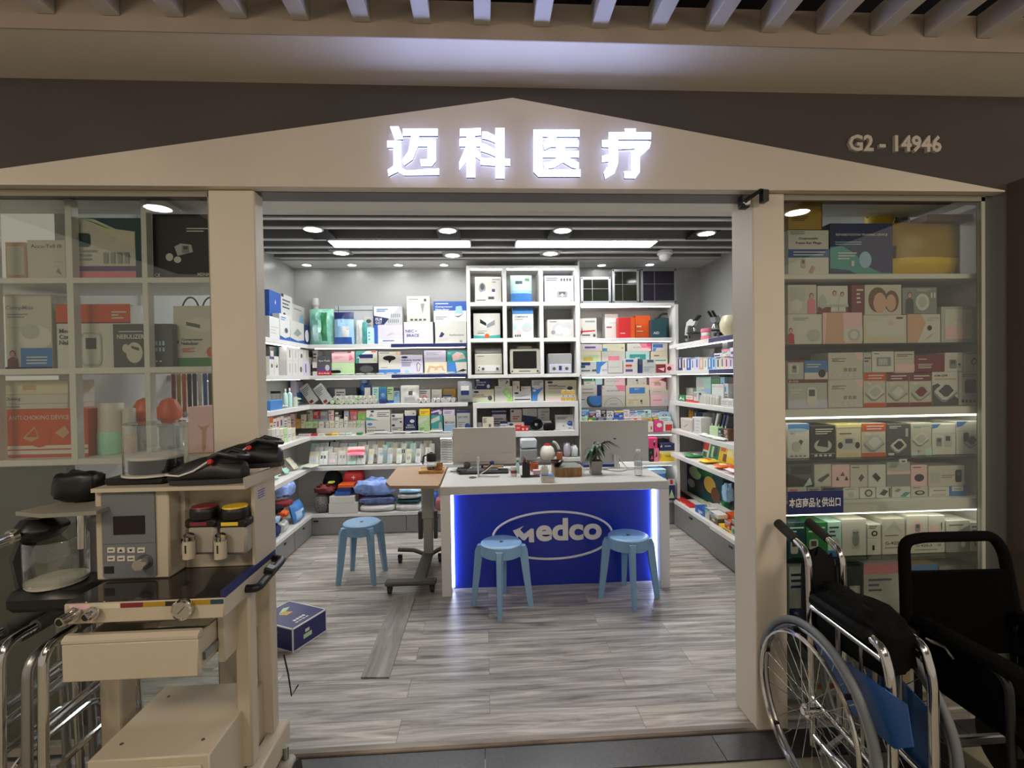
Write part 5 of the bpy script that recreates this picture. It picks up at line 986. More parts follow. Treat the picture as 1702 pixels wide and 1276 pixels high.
# ================================================================ LEFT WALL GOODS
LPX = SL-.03
S1, S2, S3, S4 = ('on the left wall\'s %s shelf' % r for r in ('top', 'second', 'third', 'fourth'))
row('l1', [(38, 118, 520, 'w', 'l lg .1 .2 .9 .6 3', 'white carton nearest the pillar'), (120, 204, 500, 'w', 'p b 0 0 0 .18 .5 .1 1 .2 1 0;l mb .1 .75 .6 .92 2;e dg .6 .4 .16 .1', 'white carton with blue swoosh'), (206, 318, 560, 'ow', 'p b 0 0 0 .2 .5 .1 1 .2 1 0;p g .2 .4 .5 .7 .8 .5 .5 .3', 'off-white mask carton'), (320, 360, 585, 'n', 'e w .5 .45 .4 .3;p lil .3 .2 .6 .8 .7 .3', 'navy carton with white oval')], A, LPX, ZS[0], .06, S1, 'L')
row('l1', [(36, 130, 490, 'b', 'p w .45 .4 .5 .6 .55 .4 .5 .3', 'lower bright blue carton'), (132, 222, 345, 'w', 'l dg .1 .7 .8 .92 3;e k .25 .55 .13 .07;r k 0 .94 .2 1', 'tall white carton with a black round mark'), (224, 322, 428, 'ow', 'e lb .7 .5 .2 .3;l g .1 .85 .7 .93 1', 'off-white carton with blue oval'), (36, 130, 315, 'b', 'p w .45 .5 .5 .65 .55 .5 .5 .4', 'upper bright blue carton', 'u')], A, LPX-.075, ZS[0], .11, S1, 'L')
row('l2', [(38, 76, 838, 'w', 'e k .5 .5 .15 .12;r pu 0 .85 1 1', 'white carton with a purple top'), (78, 114, 838, 'w', 'e k .5 .5 .2 .12;e lgr .4 .6 .2 .1', 'white carton with a black dot'), (180, 224, 870, 'w', 'r g .45 .2 .55 .8', 'small white thermometer carton'), (226, 270, 872, 'w', 'r g .45 .2 .55 .8', 'small white thermometer carton'), (272, 312, 872, 'w', 'e dg .5 .4 .2 .2', 'small white dark-dotted carton'), (314, 356, 875, 'lil', 'r pu .3 .2 .5 .8', 'small lilac carton'), (359, 396, 845, 'w', 'r pu .3 .2 .6 .6', 'upright white carton with purple stripe'),
   (180, 224, 752, 'w', 'r dg .4 .2 .55 .8', 'small white thermometer carton', 'u'), (226, 270, 752, 'w', 'r g .45 .2 .55 .8', 'small white thermometer carton', 'u'), (272, 312, 755, 'w', 'e dg .6 .4 .2 .2', 'small white dark-dotted carton', 'u'), (314, 356, 760, 'ow', 'r g .45 .2 .55 .8', 'small off-white carton', 'u')], A, LPX, ZS[1], .07, S2, 'L')
row('l2', [(110, 178, 745, 't', 'r lt 0 .25 1 .3;l lt .1 .6 .8 .8 2', 'tall teal carton'), (40, 100, 760, 'dg', '*', 'dark grey carton')], A, LPX-.09, ZS[1], .1, S2, 'L')
for i, (px, py, lb) in enumerate(((474, 646, 'white dropper bottle on the left wall\'s third shelf, nearer the pillar'), (481, 645, 'white dropper bottle on the left wall\'s third shelf, nearer the back wall'))):
    y, z = PX(px, py, LPX-.05); bottle('dropper_bottle', lb, 'bottle', (LPX-.05, y, ZS[2]), .022, z-ZS[2], 'lt', 'w', .3, 'dropper bottles')
y, z = PX(490, 658, LPX-.02); t = MB().lathe([(.02, 0), (.024, .09), (.022, .09), (.018, .004)], P('ow'), n=16).build('paper_cup', None, True, (LPX-.02, y, ZS[2])); tag(t, 'off-white paper cup on the left wall\'s third shelf', 'cup')
y, z = PX(462, 645, LPX-.08)
t = thing('glass_jar', 'clear jar with a black lid on the left wall\'s third shelf', 'jar', (LPX-.10, y, ZS[2])); MB().lathe([(.035, 0), (.04, .12), (.038, .13)], M_clear, n=18).build('body', t); MB().lathe([(.042, .13), (.042, .15), (0, .151)], P('k'), n=18).build('lid', t)
row('l3', [(250, 312, 1030, 'lil', 'r mb .1 .1 .9 .5;r k 0 .95 1 1', 'lilac hanging card carton', 'b'), (45, 146, 1192, 'mb', '', 'flat mid blue tray', 'f')], A, LPX-.06, ZS[2], .05, S3, 'L')
for i in range(2):
    y, _ = PX(476+i*9, 680, LPX); pouch('snack_packet', 'white and red packet in front on the left wall\'s third shelf', 'packet', (LPX-.03, y, ZS[2]+.012), .07, .08, .02, 'ow', [('r', .2, .1, .7, .4)], (-PI/2+.2, 0, PI/2+i*.3), 'red and white packets')
for i in range(3):
    y, _ = PX(497+i*4, 668, LPX); pouch('glove_packet', 'pale green glove packet on the left wall\'s third shelf', 'packet', (LPX-.02, y, ZS[2]+.012+.026*i), .10, .12, .02, 'lgr', [('w', .2, .2, .8, .5)], (-PI/2, 0, PI/2+i*.2), 'pale green packets')
cl = ['cr', 'w', 'lp', 'ow', 'w', 'cr', 'lgr', 'w']
row('l4', [(40+i*29, 67+i*29, 356+(i*37) % 22-i*3, cl[i], '*', 'small %s carton in back' % CNAME[cl[i]]) for i in range(6)], A2, LPX-.12, ZS[3], .06, S4, 'L')
row('l4b', [(60+i*32, 90+i*32, 452-(i*23) % 15, cl[(i+3) % 8], 'l g .1 .3 .8 .6 2', 'little %s carton in front' % CNAME[cl[(i+3) % 8]]) for i in range(6)], A2, LPX-.02, ZS[3], .05, S4, 'L')
for i in range(4):
    y, _ = PX(455+i*14, 735-i*4, LPX-.04); pouch('leaflet_packet', 'pale flat packet at the front of the left wall\'s fourth shelf', 'packet', (LPX-.05, y, ZS[3]+.005+.058*(i % 2 == 9)), .11, .07, .012, ('w', 'lg', 'lp', 'ow')[i], [('g', .2, .3, .8, .5)], (-PI/2, 0, PI/2+.3*i), 'flat packets on the fourth left shelf')
for i in range(7):
    y = 3.95+i*.105; c = ('w', 'lgr', 'lt', 'ow', 'mint', 'w', 'cr')[i]
    pouch('sterile_pouch', '%s pouch heaped on the left wall\'s fifth shelf' % CNAME[c], 'pouch', (SL-.08-.03*(i % 2), y, ZS[4]+.016), .098, .13+.02*(i % 3), .025, c, [(('gr', 't', 'dg', 'lg', 'br', 'lb', 'lg')[i], .2, .3, .8, .6)], (-.7-.3*(i % 2), .1*i % .3, PI/2+.05*(i % 3-1)), None, m=M_film if i in (0, 5) else None)
pouch('sterile_pouch', 'big pale bag spilling over the corner of the left wall\'s fifth shelf', 'pouch', (SL+.075, 4.645, ZS[4]+.02), .13, .13, .03, 'cr', [('ow', .1, .1, .9, .9)], (-1.5, 0, PI/2-.3), m=M_film)
lump('blue_bag', 'light blue film bag hanging low at the left wall\'s bottom corner', 'bag', (SL-.12, 4.42, ZBASE+.255), .14, .24, .14, MATS['blue_cloth'], amp=.25)
for i, (y, zz, c, lb) in enumerate(((4.05, .12, 'lb', 'pale blue folded garment on the left wall\'s bottom shelf'), (4.12, .186, 'k', 'black folded garment on the left wall\'s bottom shelf'), (4.23, .121, 'o', 'orange-red soft case on the left wall\'s bottom shelf'), (4.33, .185, 'mr', 'maroon soft case on the left wall\'s bottom shelf'), (4.06, 0, 'n', 'dark blue film-wrapped bundle on the left wall\'s bottom shelf'), (4.215, 0, 'lg', 'crumpled silvery film bag on the left wall\'s bottom shelf'))):
    lump('folded_garment' if i < 2 else 'soft_case', lb, 'garment' if i < 2 else 'case', (SL-.11, y, ZBASE+zz), .17, .15, .11 if zz == 0 else .06, fab(c) if c != 'lg' else M_film, amp=.2, fr=4)
lump('film_bag', 'crumpled clear film bag at the front edge of the left wall\'s bottom shelf', 'bag', (SL-.10, 3.925, ZBASE), .16, .10, .12, M_film, amp=.4, fr=5)
x, y = SL-.02, 4.52
o = pouch('underpad_pack', 'mid blue soft pack leaning at the back end of the left wall\'s bottom shelf', 'pack', (SL-.04, 4.52, ZBASE+.004), .24, .18, .09, 'mb', [('lb', .1, .15, .4, .6), ('w', .5, .4, .7, .6)], (-.25, 0, PI/2), wr=.05)

# ================================================================ RIGHT UNIT OF THE BACK WALL
U0 = (940, 420, 4.907); U1 = (960, 540, 9.82); U2 = (960, 640, 9.82); UP_ = SB+.035
M_alu = mat('aluminium', 'b4b5b8', .35, .85); M_dkg = mat('smoked_glass', '2a2c22', .08); M_dkp = mat('smoked_purple_glass', '2c2733', .1)
for i, (a, b, yt, g) in enumerate(((123, 370, 198, M_dkg), (380, 600, 134, M_dkg), (612, 906, 130, M_dkp))):
    x0, z1 = PY(940+a/4.907, 420+yt/4.907, UP_); x1, _ = PY(940+b/4.907, 480, UP_); W_ = x1-x0; H_ = z1-ZU[0]
    t = thing('medicine_cabinet', ('low wide metal cabinet with smoked glass door, left of the three above the red cases', 'tall narrow metal cabinet with smoked glass door between two others', 'widest metal cabinet with dark purple glass door, nearest the right wall')[i], 'medicine cabinet', ((x0+x1)/2, UP_, ZU[0]), 0, 'metal medicine cabinets')
    MB().box((-W_/2, .012, 0), (W_/2, .16, H_), M_alu, .003).build('body', t); f = .024
    o = MB().box((-W_/2, 0, 0), (-W_/2+f, .012, H_), M_alu).box((W_/2-f, 0, 0), (W_/2, .012, H_), M_alu).box((-W_/2+f, 0, 0), (W_/2-f, .012, f), M_alu).box((-W_/2+f, 0, H_-f), (W_/2-f, .012, H_), M_alu).build('door', t)
    MB().box((-W_/2+f, .004, f), (W_/2-f, .010, H_-f), g).build('glass', o, False)
    MB().box((-W_*.12, .003, f), (-W_*.11, .006, H_-f), M_alu).box((-W_/2+f, .003, H_*.55), (W_/2-f, .006, H_*.56), M_alu).build('inner_shelf', o, False)
    for sx in (-1, 1):
        for hz in (0, 1): MB().cyl((sx*(W_/2-.012), -.004, H_*hz+(.012 if hz == 0 else -.012)), (sx*(W_/2-.012), .001, H_*hz+(.012 if hz == 0 else -.012)), .009, P('dg'), 10).build('corner_cap', o)
row('u1', [(118, 254, 535, 'ow', 'l g .3 .75 .9 .95 1;p r 0 .3 .9 .36 .9 .42 0 .38;l dg .1 .1 .6 .25 1;e dg .85 .15 .08 .08;p mr 0 .1 .1 .6 .15 .3', 'front white kit carton with red band'), (430, 566, 527, 'r', 'l ow .1 .2 .4 .28 1;r o .75 0 1 1', 'front red-orange first aid case'), (702, 826, 545, 'dt', 'B w AID .1 .2 .14 .4', 'front dark green first aid case')], U0, UP_, ZU[1], .09, 'on the shelf under the metal cabinets')
row('u1', [(320, 432, 500, 'w', 'l lg .3 .6 .9 .7 1;r mr .1 .45 .5 .5;p lb .9 0 .95 1 1 1 .97 0', 'rear white kit carton'), (566, 694, 512, 'o', 'r ow .1 .5 .4 .56;l ow .1 .3 .5 .36 1', 'rear orange first aid case')], U0, UP_+.11, ZU[1], .12, 'on the shelf under the metal cabinets')
x0, z1 = PY(940+740/4.907, 420+488/4.907, UP_+.11); x1, _ = PY(940+925/4.907, 500, UP_+.11); W_ = x1-x0; H_ = z1-ZU[1]
t = thing('first_aid_case', 'dark green case with a rounded carrying handle under the widest metal cabinet', 'case', ((x0+x1)/2, UP_+.11, ZU[1])); M_dgc = mat('case_green', '1f3d38', .4)
MB().box((-W_/2, 0, 0), (W_/2, .11, H_*.80), M_dgc, .012).build('body', t); MB().tube(fillet([(-W_*.36, .05, H_*.78), (-W_*.22, .05, H_*.97), (W_*.22, .05, H_*.97), (W_*.42, .05, H_*.78)], .04), .011, M_dgc).build('handle', t)
row('u2', [(45, 309, 600, 'lg', 'r n .05 .7 .62 .95;r dt 0 .5 .3 .68;l dg .05 .15 .6 .4 1;r dg .72 .2 1 .36', 'pale grey test carton with navy bars'), (312, 490, 600, 'w', 'p mb 0 0 0 1 .95 1 .4 .6 .25 0;B mb HCG .5 .22 .16 .42', 'white test carton with a blue curve'), (495, 738, 580, 'lg', 'r ow .02 .06 .98 1;T g ELLETEST .5 .45 .08 .7;r dg .02 0 .95 .05', 'square pale grey carton with a dark base'), (748, 982, 702, 'ow', 'r pu .15 .3 .65 .75', 'lowest of three thin off-white cartons'), (990, 1058, 562, 'n', 'r dg .2 .6 .8 1;e n .5 .3 .4 .2', 'dark navy upright bottle carton'), (1062, 1272, 562, 'lg', 'r dg .35 .78 .85 .97;p g 0 .8 .5 .65 .5 .7;l g .05 .1 .9 .5 3', 'pale grey carton with a dark plate'), (1280, 1590, 640, 'lp', 'p mr 0 0 0 1 .5 1 .5 0;p lp .1 .5 .4 .2 .45 .6;e mr .7 .5 .12 .25;r mr .49 0 .51 1', 'pink and maroon carton'),
    (748, 982, 630, 'ow', 'r r .15 .3 .6 .75', 'middle of three thin off-white cartons', 'u'), (748, 982, 545, 'ow', 'r b .15 .3 .7 .75;r lil .75 .5 1 1', 'top of three thin off-white cartons', 'u'),
    ], U1, UP_, ZU[2], .09, 'in the right unit under the red cases')
row('u2', [(45, 386, 432, 'cr', 'r lgr .1 .3 .85 .75;r gd .15 .4 .6 .6', 'cream carton with a green plate'), (390, 778, 428, 'ow', 'r p .28 .28 .75 .68;l lgr .0 .8 .3 1 2', 'off-white striped carton with a pink plate'), (784, 1178, 428, 'lt', 'r t .16 .25 .84 .8;l w .4 .5 .6 .65 1', 'pale mint carton with a teal plate'), (1192, 1470, 432, 'cr', 'r t .1 .35 .9 .45;l dg .2 .65 .5 .8 1', 'cream carton with a thin teal line')], U1, UP_+.10, ZU[2]+.068, .13, 'in the middle tier under the red cases')
row('u2', [(42, 402, 270, 'ow', 'r lil .1 .25 .85 .8;r pu .2 .4 .7 .65', 'off-white carton with a lilac plate', 'u'), (406, 776, 268, 'cr', 'r mb 0 0 .2 .4;l lgr .05 .55 .9 .8 2;e g .88 .4 .05 .12', 'cream carton with a blue corner', 'u'), (810, 1200, 270, 'w', 'p p .5 1 .65 .3 1 .1 1 1;p lp .5 0 .6 .5 1 .3 1 0;T br ELLETALE .5 .42 .12 .5;e hot .92 .8 .1 .25', 'white carton with pink watercolour', 'u'), (1212, 1470, 270, 'ow', 'r b .05 .45 .7 .9;p mb .05 0 .05 .4 .3 .4 .2 0', 'off-white carton with a blue plate', 'u')], U1, UP_+.10, ZU[2]+.068, .13, 'in the top tier under the red cases')
sp2 = MB().box((xr0+.012, UP_+.098, ZU[2]+.001), (xr1-.02, UP_+.24, ZU[2]+.067), M_white); tag(sp2.build('display_riser', None, False), 'low white riser behind the thin cartons under the red cases', 'display riser')
zF = PY(1040, 676, SB+.19)[1]; z2 = PY(1040, 694, SB+.10)[1]; z1_ = PY(1040, 706, SB+.03)[1]
MBr = MB().box((xr0+.012, SB+.006, ZU[3]+.001), (xr1-.02, SB+.075, z1_), M_grey).box((xr0+.012, SB+.0755, ZU[3]+.001), (xr1-.02, SB+.175, z2), M_grey).box((xr0+.012, SB+.1755, ZU[3]+.001), (xr1-.02, YB-.005, zF), M_grey)
tag(MBr.build('display_riser', None, False), 'grey stepped riser under rows of little boxes, right of the cubes', 'display riser')
SF = 'on the stepped riser'
row('u3', [(-5, 390, 178, 'w', 'e dt .8 .6 .42 .75;e mb .8 .75 .32 .62;l dg .08 .65 .32 .78 1', 'white tissue carton with a big teal disc'), (394, 780, 175, 'ow', 'e g .5 .0 .42 .85;e ow .5 .0 .40 .80;T g Lady_Bell .48 .5 .1 .3;l g .35 .2 .65 .35 1', 'off-white tissue carton with an arch line'), (786, 1180, 172, 'cr', 'l tan .1 .25 .55 .7 3;e dg .65 .5 .05 .13;p g .62 .25 .68 .5 .7 .2', 'cream tissue carton with a small figure'), (1184, 1492, 155, 'lp', 'e w .82 .45 .15 .4;e lil .82 .45 .09 .2;l p .15 .45 .6 .62 1', 'pale pink tissue carton'),
    (-5, 388, -3, 'ow', 'r n .82 0 1 1;l dg .2 .55 .65 .68 1;r dg .2 .25 .68 .31', 'off-white carton with a dark right band', 'u'), (392, 780, 4, 'w', 'p p 0 1 .1 .6 0 .8;p p .6 1 .7 .5 1 .4 1 1;T br ELLETALE .5 .42 .12 .55', 'large white carton with pink watercolour', 'u'), (784, 1170, 0, 'lt', 'r cr 0 0 1 1;r mb .15 .2 .82 .78;T w DCT .48 .55 .14 .2', 'cream tissue carton with a blue plate', 'u'), (1180, 1490, 78, 'lp', 'r ow 0 .2 1 1;l p .2 .5 .6 .8 1', 'low pale pink carton', 'u'),
    (100, 290, -130, 'w', 'r gr 0 .55 1 1;e w .8 .78 .07 .12;l dg .2 .2 .6 .35 1', 'small white carton with green top', 'u'), (292, 408, -122, 'lt', '', 'plain pale mint carton', 'u'), (436, 778, -136, 'w', 'p lp .5 0 .6 1 1 1 1 0;T g ELLETALE .4 .5 .14 .6', 'small white carton with faint pink watercolour', 'u'), (806, 1132, -136, 'ow', 'e k .5 .65 .06 .14;p g .48 .2 .54 .6 .58 .15;e r .85 .25 .03 .06', 'off-white carton with a seated figure', 'u'), (1166, 1450, -130, 'lp', 'p sk .1 .6 .6 .8 .6 .5;p mr .6 .8 1 1 1 .6;l br .3 .35 .7 .6 2;r cr 0 0 1 .15', 'dusky pink carton with script print', 'u')], U2, SB+.185, zF, .13, SF, grp='tissue cartons on the riser')
sm = [('mb', 45, 185), ('mr', 188, 300), ('w', 305, 380), ('k', 385, 470), ('ow', 475, 590), ('b', 595, 750), ('w', 755, 850), ('lil', 855, 960), ('lt', 965, 1090), ('lt', 1095, 1200), ('lb', 1340, 1500), ('w', 1205, 1335)]
row('u4', [(a, b, 400+(i*31) % 45, c, '*', 'little %s box in the rear row' % CNAME[c]) for i, (c, a, b) in enumerate(sm)], U2, SB+.085, z2, .05, SF)
sm = [('lgr', 45, 165), ('gr', 170, 310), ('pu', 325, 470), ('lg', 475, 570), ('b', 575, 740), ('ow', 775, 900), ('lp', 905, 1040), ('gd', 1050, 1225), ('dg', 1230, 1320), ('lt', 1340, 1530)]
row('u5', [(a, b, 520+(i*17) % 25, c, '*', 'little %s box in the front row' % CNAME[c]) for i, (c, a, b) in enumerate(sm)], U2, SB+.015, z1_, .045, SF)
row('u6', [(1165, 1240, 600, 'w', 'e o .5 .4 .2 .2', 'little white box with orange dot, lowest step front.'), (1250, 1390, 580, 'hot', 'e w .6 .6 .3 .2', 'little hot pink box on the lowest step front.'), (1400, 1560, 590, 'w', 'r r .2 .1 .9 .7', 'little white box with red plate on the lowest step front.')], U2, SB-.006-.03, ZU[3]+.001, .03, '')
for z_ in (0,): pass
z4 = ZU[4]
row('u7', [(1175, 1248, 1032, 'k', 'p hot .2 .2 .6 .5 .8 .2;e gr .3 .7 .15 .1', 'black carton with pink print'), (1250, 1330, 1030, 'p', 'p mr .2 .3 .5 .8 .7 .4', 'rose carton with dark figure'), (1335, 1606, 1072, 'y', 'r ly 0 .7 1 1;B k TANBOO .35 .42 .13 .5;e gd .05 .5 .06 .3', 'bright yellow carton with dark lettering'), (1170, 1305, 862, 'hot', 'e k .6 .4 .12 .2;p w .5 .6 .7 .9 .75 .6', 'hot pink carton with a dark figure', 'u'), (1345, 1598, 952, 'n', 'p w 0 .5 .1 .9 .15 .5;l w .3 .5 .7 .8 1', 'navy carton topped with white marks', 'u')], U2, UP_, z4, .12, 'behind the right monitor')
row('u7b', [(1310, 1490, 888, 'k', '', 'tall black carton')], U2, UP_+.13, z4, .1, 'behind the navy carton')
zz = ZRB
for i, (c, h) in enumerate((('gr', .06), ('lt', .05), ('t', .05), ('lgr', .05), ('mb', .045), ('lb', .045))):
    carton('flat_pack', '%s flat pack in the stack right behind the counter' % CNAME[c], 'pack', (1.62+.012*(i % 2), SB+.02, zz+.0), .36, h-.002, .2, c, 'l w .3 .2 .8 .7 2', 0, 'stack of flat packs behind the counter'); zz += h
row('u8', [(775, 830, 800, 'n', 'r ow 0 .7 1 1;r r .3 .75 .7 .95;p lgr .1 .1 .5 .5 .9 .1', 'navy carton with green picture at the counter\'s right rear corner.', 'f')], (940, 620, 4.557), SB+.0, ZRB, .04, '')

# ================================================================ RIGHT WALL GOODS
V1 = (1100, 480, 7.971); V2 = (1100, 620, 9.114); V3 = (1100, 740, 5.8); RX = SR+.05
S1, S2, S3, S4, S5, S6 = ('on the right wall\'s %s shelf' % r for r in ('top', 'second', 'third', 'fourth', 'fifth', 'bottom'))
def microscope(name, lb, y, s, rz, X, body):
    t = thing(name, lb, 'microscope', (X, y, ZRS[0]), rz); k = s
    MB().prism(rrect(-.07*k, -.09*k, .07*k, .09*k, .03*k), (0, 0, .03*k), M_black, (0, 0, 0), (1, 0, 0), (0, 1, 0)).build('base', t)
    MB().tube(fillet([(0, .06*k, .02*k), (0, .075*k, .14*k), (0, .06*k, .24*k), (0, -.02*k, .27*k)], .05*k), .024*k, body).build('arm', t)
    MB().box((-.06*k, -.085*k, .125*k), (.06*k, .045*k, .14*k), M_black, .003).build('stage', t)
    MB().lathe([(.02*k, 0), (.034*k, .015*k), (.034*k, .03*k)], M_steel, (0, -.02*k, .205*k)).build('nosepiece', t)
    for a in (-.5, .5, 1.6): MB().cyl((.012*k*math.sin(a), -.02*k-.012*k*math.cos(a), .21*k), (.03*k*math.sin(a), -.02*k-.03*k*math.cos(a), .16*k), .009*k, M_chrome, 10).build('objective', t)
    MB().prism([(-.05*k, .235*k), (.06*k, .235*k), (.06*k, .28*k), (0, .32*k), (-.07*k, .29*k)], (.07*k, 0, 0), body, (-.035*k, -.0*k, 0), (0, 1, 0), (0, 0, 1)).build('head', t)
    for sx in (-1, 1): MB().cyl((sx*.026*k, -.04*k, .295*k), (sx*.026*k, -.115*k, .36*k), .016*k, M_black, 14).build('eyepiece', t)
    for sx in (-1, 1): MB().cyl((sx*.02*k, .07*k, .09*k), (sx*.055*k, .07*k, .09*k), .022*k, M_black, 16).build('focus_knob', t)
M_micb = mat('microscope_white', 'c3c5c6', .35)
microscope('microscope', 'white and black binocular microscope at the back end of the right wall\'s top shelf', PX(1148, 540, RX+.07)[0], .72, PI/2-.9, RX+.08, M_micb)
microscope('microscope', 'grey microscope next to the clear jug model, right wall\'s top shelf', PX(1182, 540, RX+.13)[0], .72, -PI/2+.6, RX+.17, mat('microscope_grey', '8b8d92', .3))
y, z = PX(1100+540/7.971, 480+510/7.971, RX-.02); t = thing('dental_model', 'pink and white teeth model before the microscopes', 'teeth model', (RX+.03, PX(1100+540/7.971, 560, RX)[0], ZRS[0]), -PI/2+.3)
MB().lathe([(.05, 0), (.05, .03), (.04, .038)], P('p'), n=20, sy=.7).build('lower_jaw', t); MB().lathe([(.04, .065), (.05, .075), (.05, .10), (.02, .105)], P('p'), n=20, sy=.7).build('upper_jaw', t); MB().lathe([(.045, .038), (.047, .052), (.045, .066)], P('w'), n=20, sy=.7).build('teeth', t)
y, z = PX(1100+840/7.971, 525, RX+.05); t = thing('uterus_model', 'cream rounded jug-like anatomical model near the top of the right pillar', 'anatomical model', (RX+.11, y, ZRS[0])); M_cream = mat('cream_resin', 'd8cfae', .25)
MB().lathe([(.05, 0), (.095, .06), (.10, .11), (.085, .16), (.075, .175), (.07, .17)], M_cream, n=22).build('body', t); MB().tube(arc((.0, -.12, .10), .055, -PI/2, PI*.6, 10, (0, -1, 0), (0, 0, 1)), .01, M_cream).build('handle', t)
y, z = PX(1215, 510, RX+.12); y2 = PX(1222, 510, RX+.18)[0]; t = thing('torso_model', 'red-brown anatomical torso model at the top shelf beside the right pillar', 'anatomical model', (RX+.31, y2-.04, ZRS[0]))
MB().lathe([(.06, 0), (.08, .08), (.075, .16), (.09, .22), (.05, .27), (.03, .28)], mat('skin_resin', 'b98a72', .4), n=20, sx=.7).build('body', t); lump_mesh(.08, .09, .12, mat('organ_red', '8e2f33', .35), 4, .2).build('organs', t, True, (-.045, 0, .12))
y, _ = PX(1225, 560, RX)
bottle('specimen_bottle', 'clear bottle with white cap at the right pillar end of the top shelf', 'bottle', (RX+.02, PX(1228, 545, RX+.02)[0], ZRS[0]), .03, .16, 'w', 'w', .5, m=M_clear)
sc = [('n', 'w'), ('w', 'br'), ('b', 'w'), ('w', 'mb'), ('lil', 'b'), ('tan', 'w'), ('w', 'g'), ('mb', 'w'), ('lb', 'n'), ('ow', 'k'), ('cr', 'pu'), ('lp', 'pu'), ('lil', 'pu'), ('lp', 'br'), ('w', 'pu')]
row('r2', [(215+i*56, 268+i*56, 905+(i*29) % 22-i*.5, c, 'r %s .35 .2 .65 .85;l %s .1 .9 .9 .97 1' % (k2, k2), 'slim upright %s carton' % CNAME[c]) for i, (c, k2) in enumerate(sc)], V1, RX, ZRS[1], .12, S2, 'R')
row('r2', [(690, 790, 855, 'lil', 'r k .1 .3 .8 .6', 'flat lilac carton on the slim ones', 'u'), (792, 900, 800, 'w', '*', 'white carton on the slim ones', 'u'), (902, 1045, 775, 'lil', 'r pu .1 .3 .8 .6', 'lilac carton on the slim ones', 'u'), (800, 870, 710, 'dg', '', 'small dark grey carton topping the slim ones', 'u')], V1, RX+.0, ZRS[1], .12, S2, 'R')
jar0 = [0]
def jar(px, ytop, X, z0, r, c, cap, lb, grp, zm=V2):
    y, zt = PX(zm[0]+px/zm[2], zm[1]+ytop/zm[2], X); h = max(.03, zt-z0)
    t = thing('pill_jar', lb, 'jar', (X+r, y, z0), 0, grp); MB().lathe([(r*.95, 0), (r, .003), (r, h*.72), (r*.85, h*.76)], P(c), n=14).build('body', t); MB().lathe([(r*.9, h*.76), (r*.92, h*.99), (0, h)], P(cap), n=14).build('lid', t)
for i in range(6): jar(600+i*44, 310+6*i, RX+.0, ZRS[2], .022, 'ow', 'w', 'white lidded jar in front on the right wall\'s third shelf', 'white jars on the third right shelf')
row('r3', [(250, 350, 335, 'gr', 'p w .1 .2 .4 .8 .6 .4;p w .6 .3 .8 .7 .9 .2', 'dark green leaf-print carton'), (365, 475, 340, 'r', 'r w 0 .4 1 1;l r .1 .55 .8 .8 2', 'red and white carton'), (480, 555, 285, 'ow', '*', 'off-white upright carton'), (565, 598, 300, 'lg', '*', 'slim pale grey carton'), (895, 1005, 390, 'w', 'l g .1 .2 .9 .8 3', 'white carton in the front row'), (1010, 1080, 400, 'w', 'l g .1 .2 .9 .8 3', 'small white carton in front'), (1085, 1140, 415, 'ow', 'i g .1 .2 .9 .5 3', 'small off-white carton in front'), (1145, 1198, 418, 'ow', 'i g .1 .2 .9 .5 3', 'small off-white carton in front')], V2, RX, ZRS[2], .07, S3, 'R')
row('r3', [(365, 470, 225, 'w', 'l lgr .1 .2 .9 .8 3', 'white carton in the rear row'), (520, 742, 62, 'pt', 'r lb .4 0 1 .55;p w .2 .5 .4 .8 .6 .5;r lg 0 .6 .5 .9', 'wide photo-print carton with pale teal'), (748, 880, 45, 'gr', 'r dt 0 .9 1 1', 'green carton'), (885, 950, 60, 'lb', 'e n .5 .5 .25 .3', 'light blue carton'), (1005, 1135, 68, 'bk', 'p mr .1 .6 .5 .9 .8 .7', 'tall near-black carton'), (1140, 1200, 70, 'ow', '*', 'tall off-white carton')], V2, RX+.13, ZRS[2], .1, S3, 'R')
row('r3', [(755, 935, 168, 'w', 'l lt .1 .1 .9 .7 3;r lg 0 .85 1 .9', 'white wrapped multipack carton'), (948, 1003, 160, 'lg', '*', 'pale grey carton')], V2, RX+.08, ZRS[2], .05, S3, 'R')
lump('golden_model', 'golden yellow lumpy model at the back end of the right wall\'s fourth shelf', 'anatomical model', (RX+.15, 4.655, ZRS[3]), .08, .06, .20, mat('golden_resin', 'b78a35', .35), amp=.3, fr=4)
row('r4', [(285, 455, 690, 'ow', 'r tan .12 .12 .88 .8;r ow .15 .15 .85 .77;p g .3 .3 .65 .6 .7 .55 .35 .25', 'square off-white carton with a framed pen'), (465, 508, 665, 'w', 'i g .1 .1 .9 .9 1', 'slim white carton'), (510, 596, 672, 'w', 'l lg .1 .1 .9 .9 4', 'tall white carton')], V2, RX, ZRS[3], .1, S4, 'R')
row('r4', [(390, 470, 560, 'dg', '*', 'dark grey carton in the rear row'), (495, 545, 560, 'dt', '*', 'dark teal carton in the rear row'), (550, 620, 600, 'lg', '*', 'pale grey carton in the rear row'), (980, 1050, 610, 'lg', '*', 'tall pale grey carton in the rear row'), (1055, 1130, 640, 'tan', '*', 'tan carton in the rear row'), (1132, 1198, 650, 'lb', '*', 'light blue carton in the rear row')], V2, RX+.16, ZRS[3], .1, S4, 'R')
for i in range(5):
    y, _ = PX(1100+(757+i*50)/9.114, 705, RX+.10); c = ('dg', 'lg', 'k', 'n', 'dg')[i]
    o = carton('pen_case', '%s slim case leaning on the right wall\'s fourth shelf' % CNAME[c], 'case', (RX+.085, y, ZRS[3]+.012), .035, .20, .06, c, 'r lg .2 .3 .8 .5', -PI/2); o.rotation_euler = (0, .42, -PI/2)
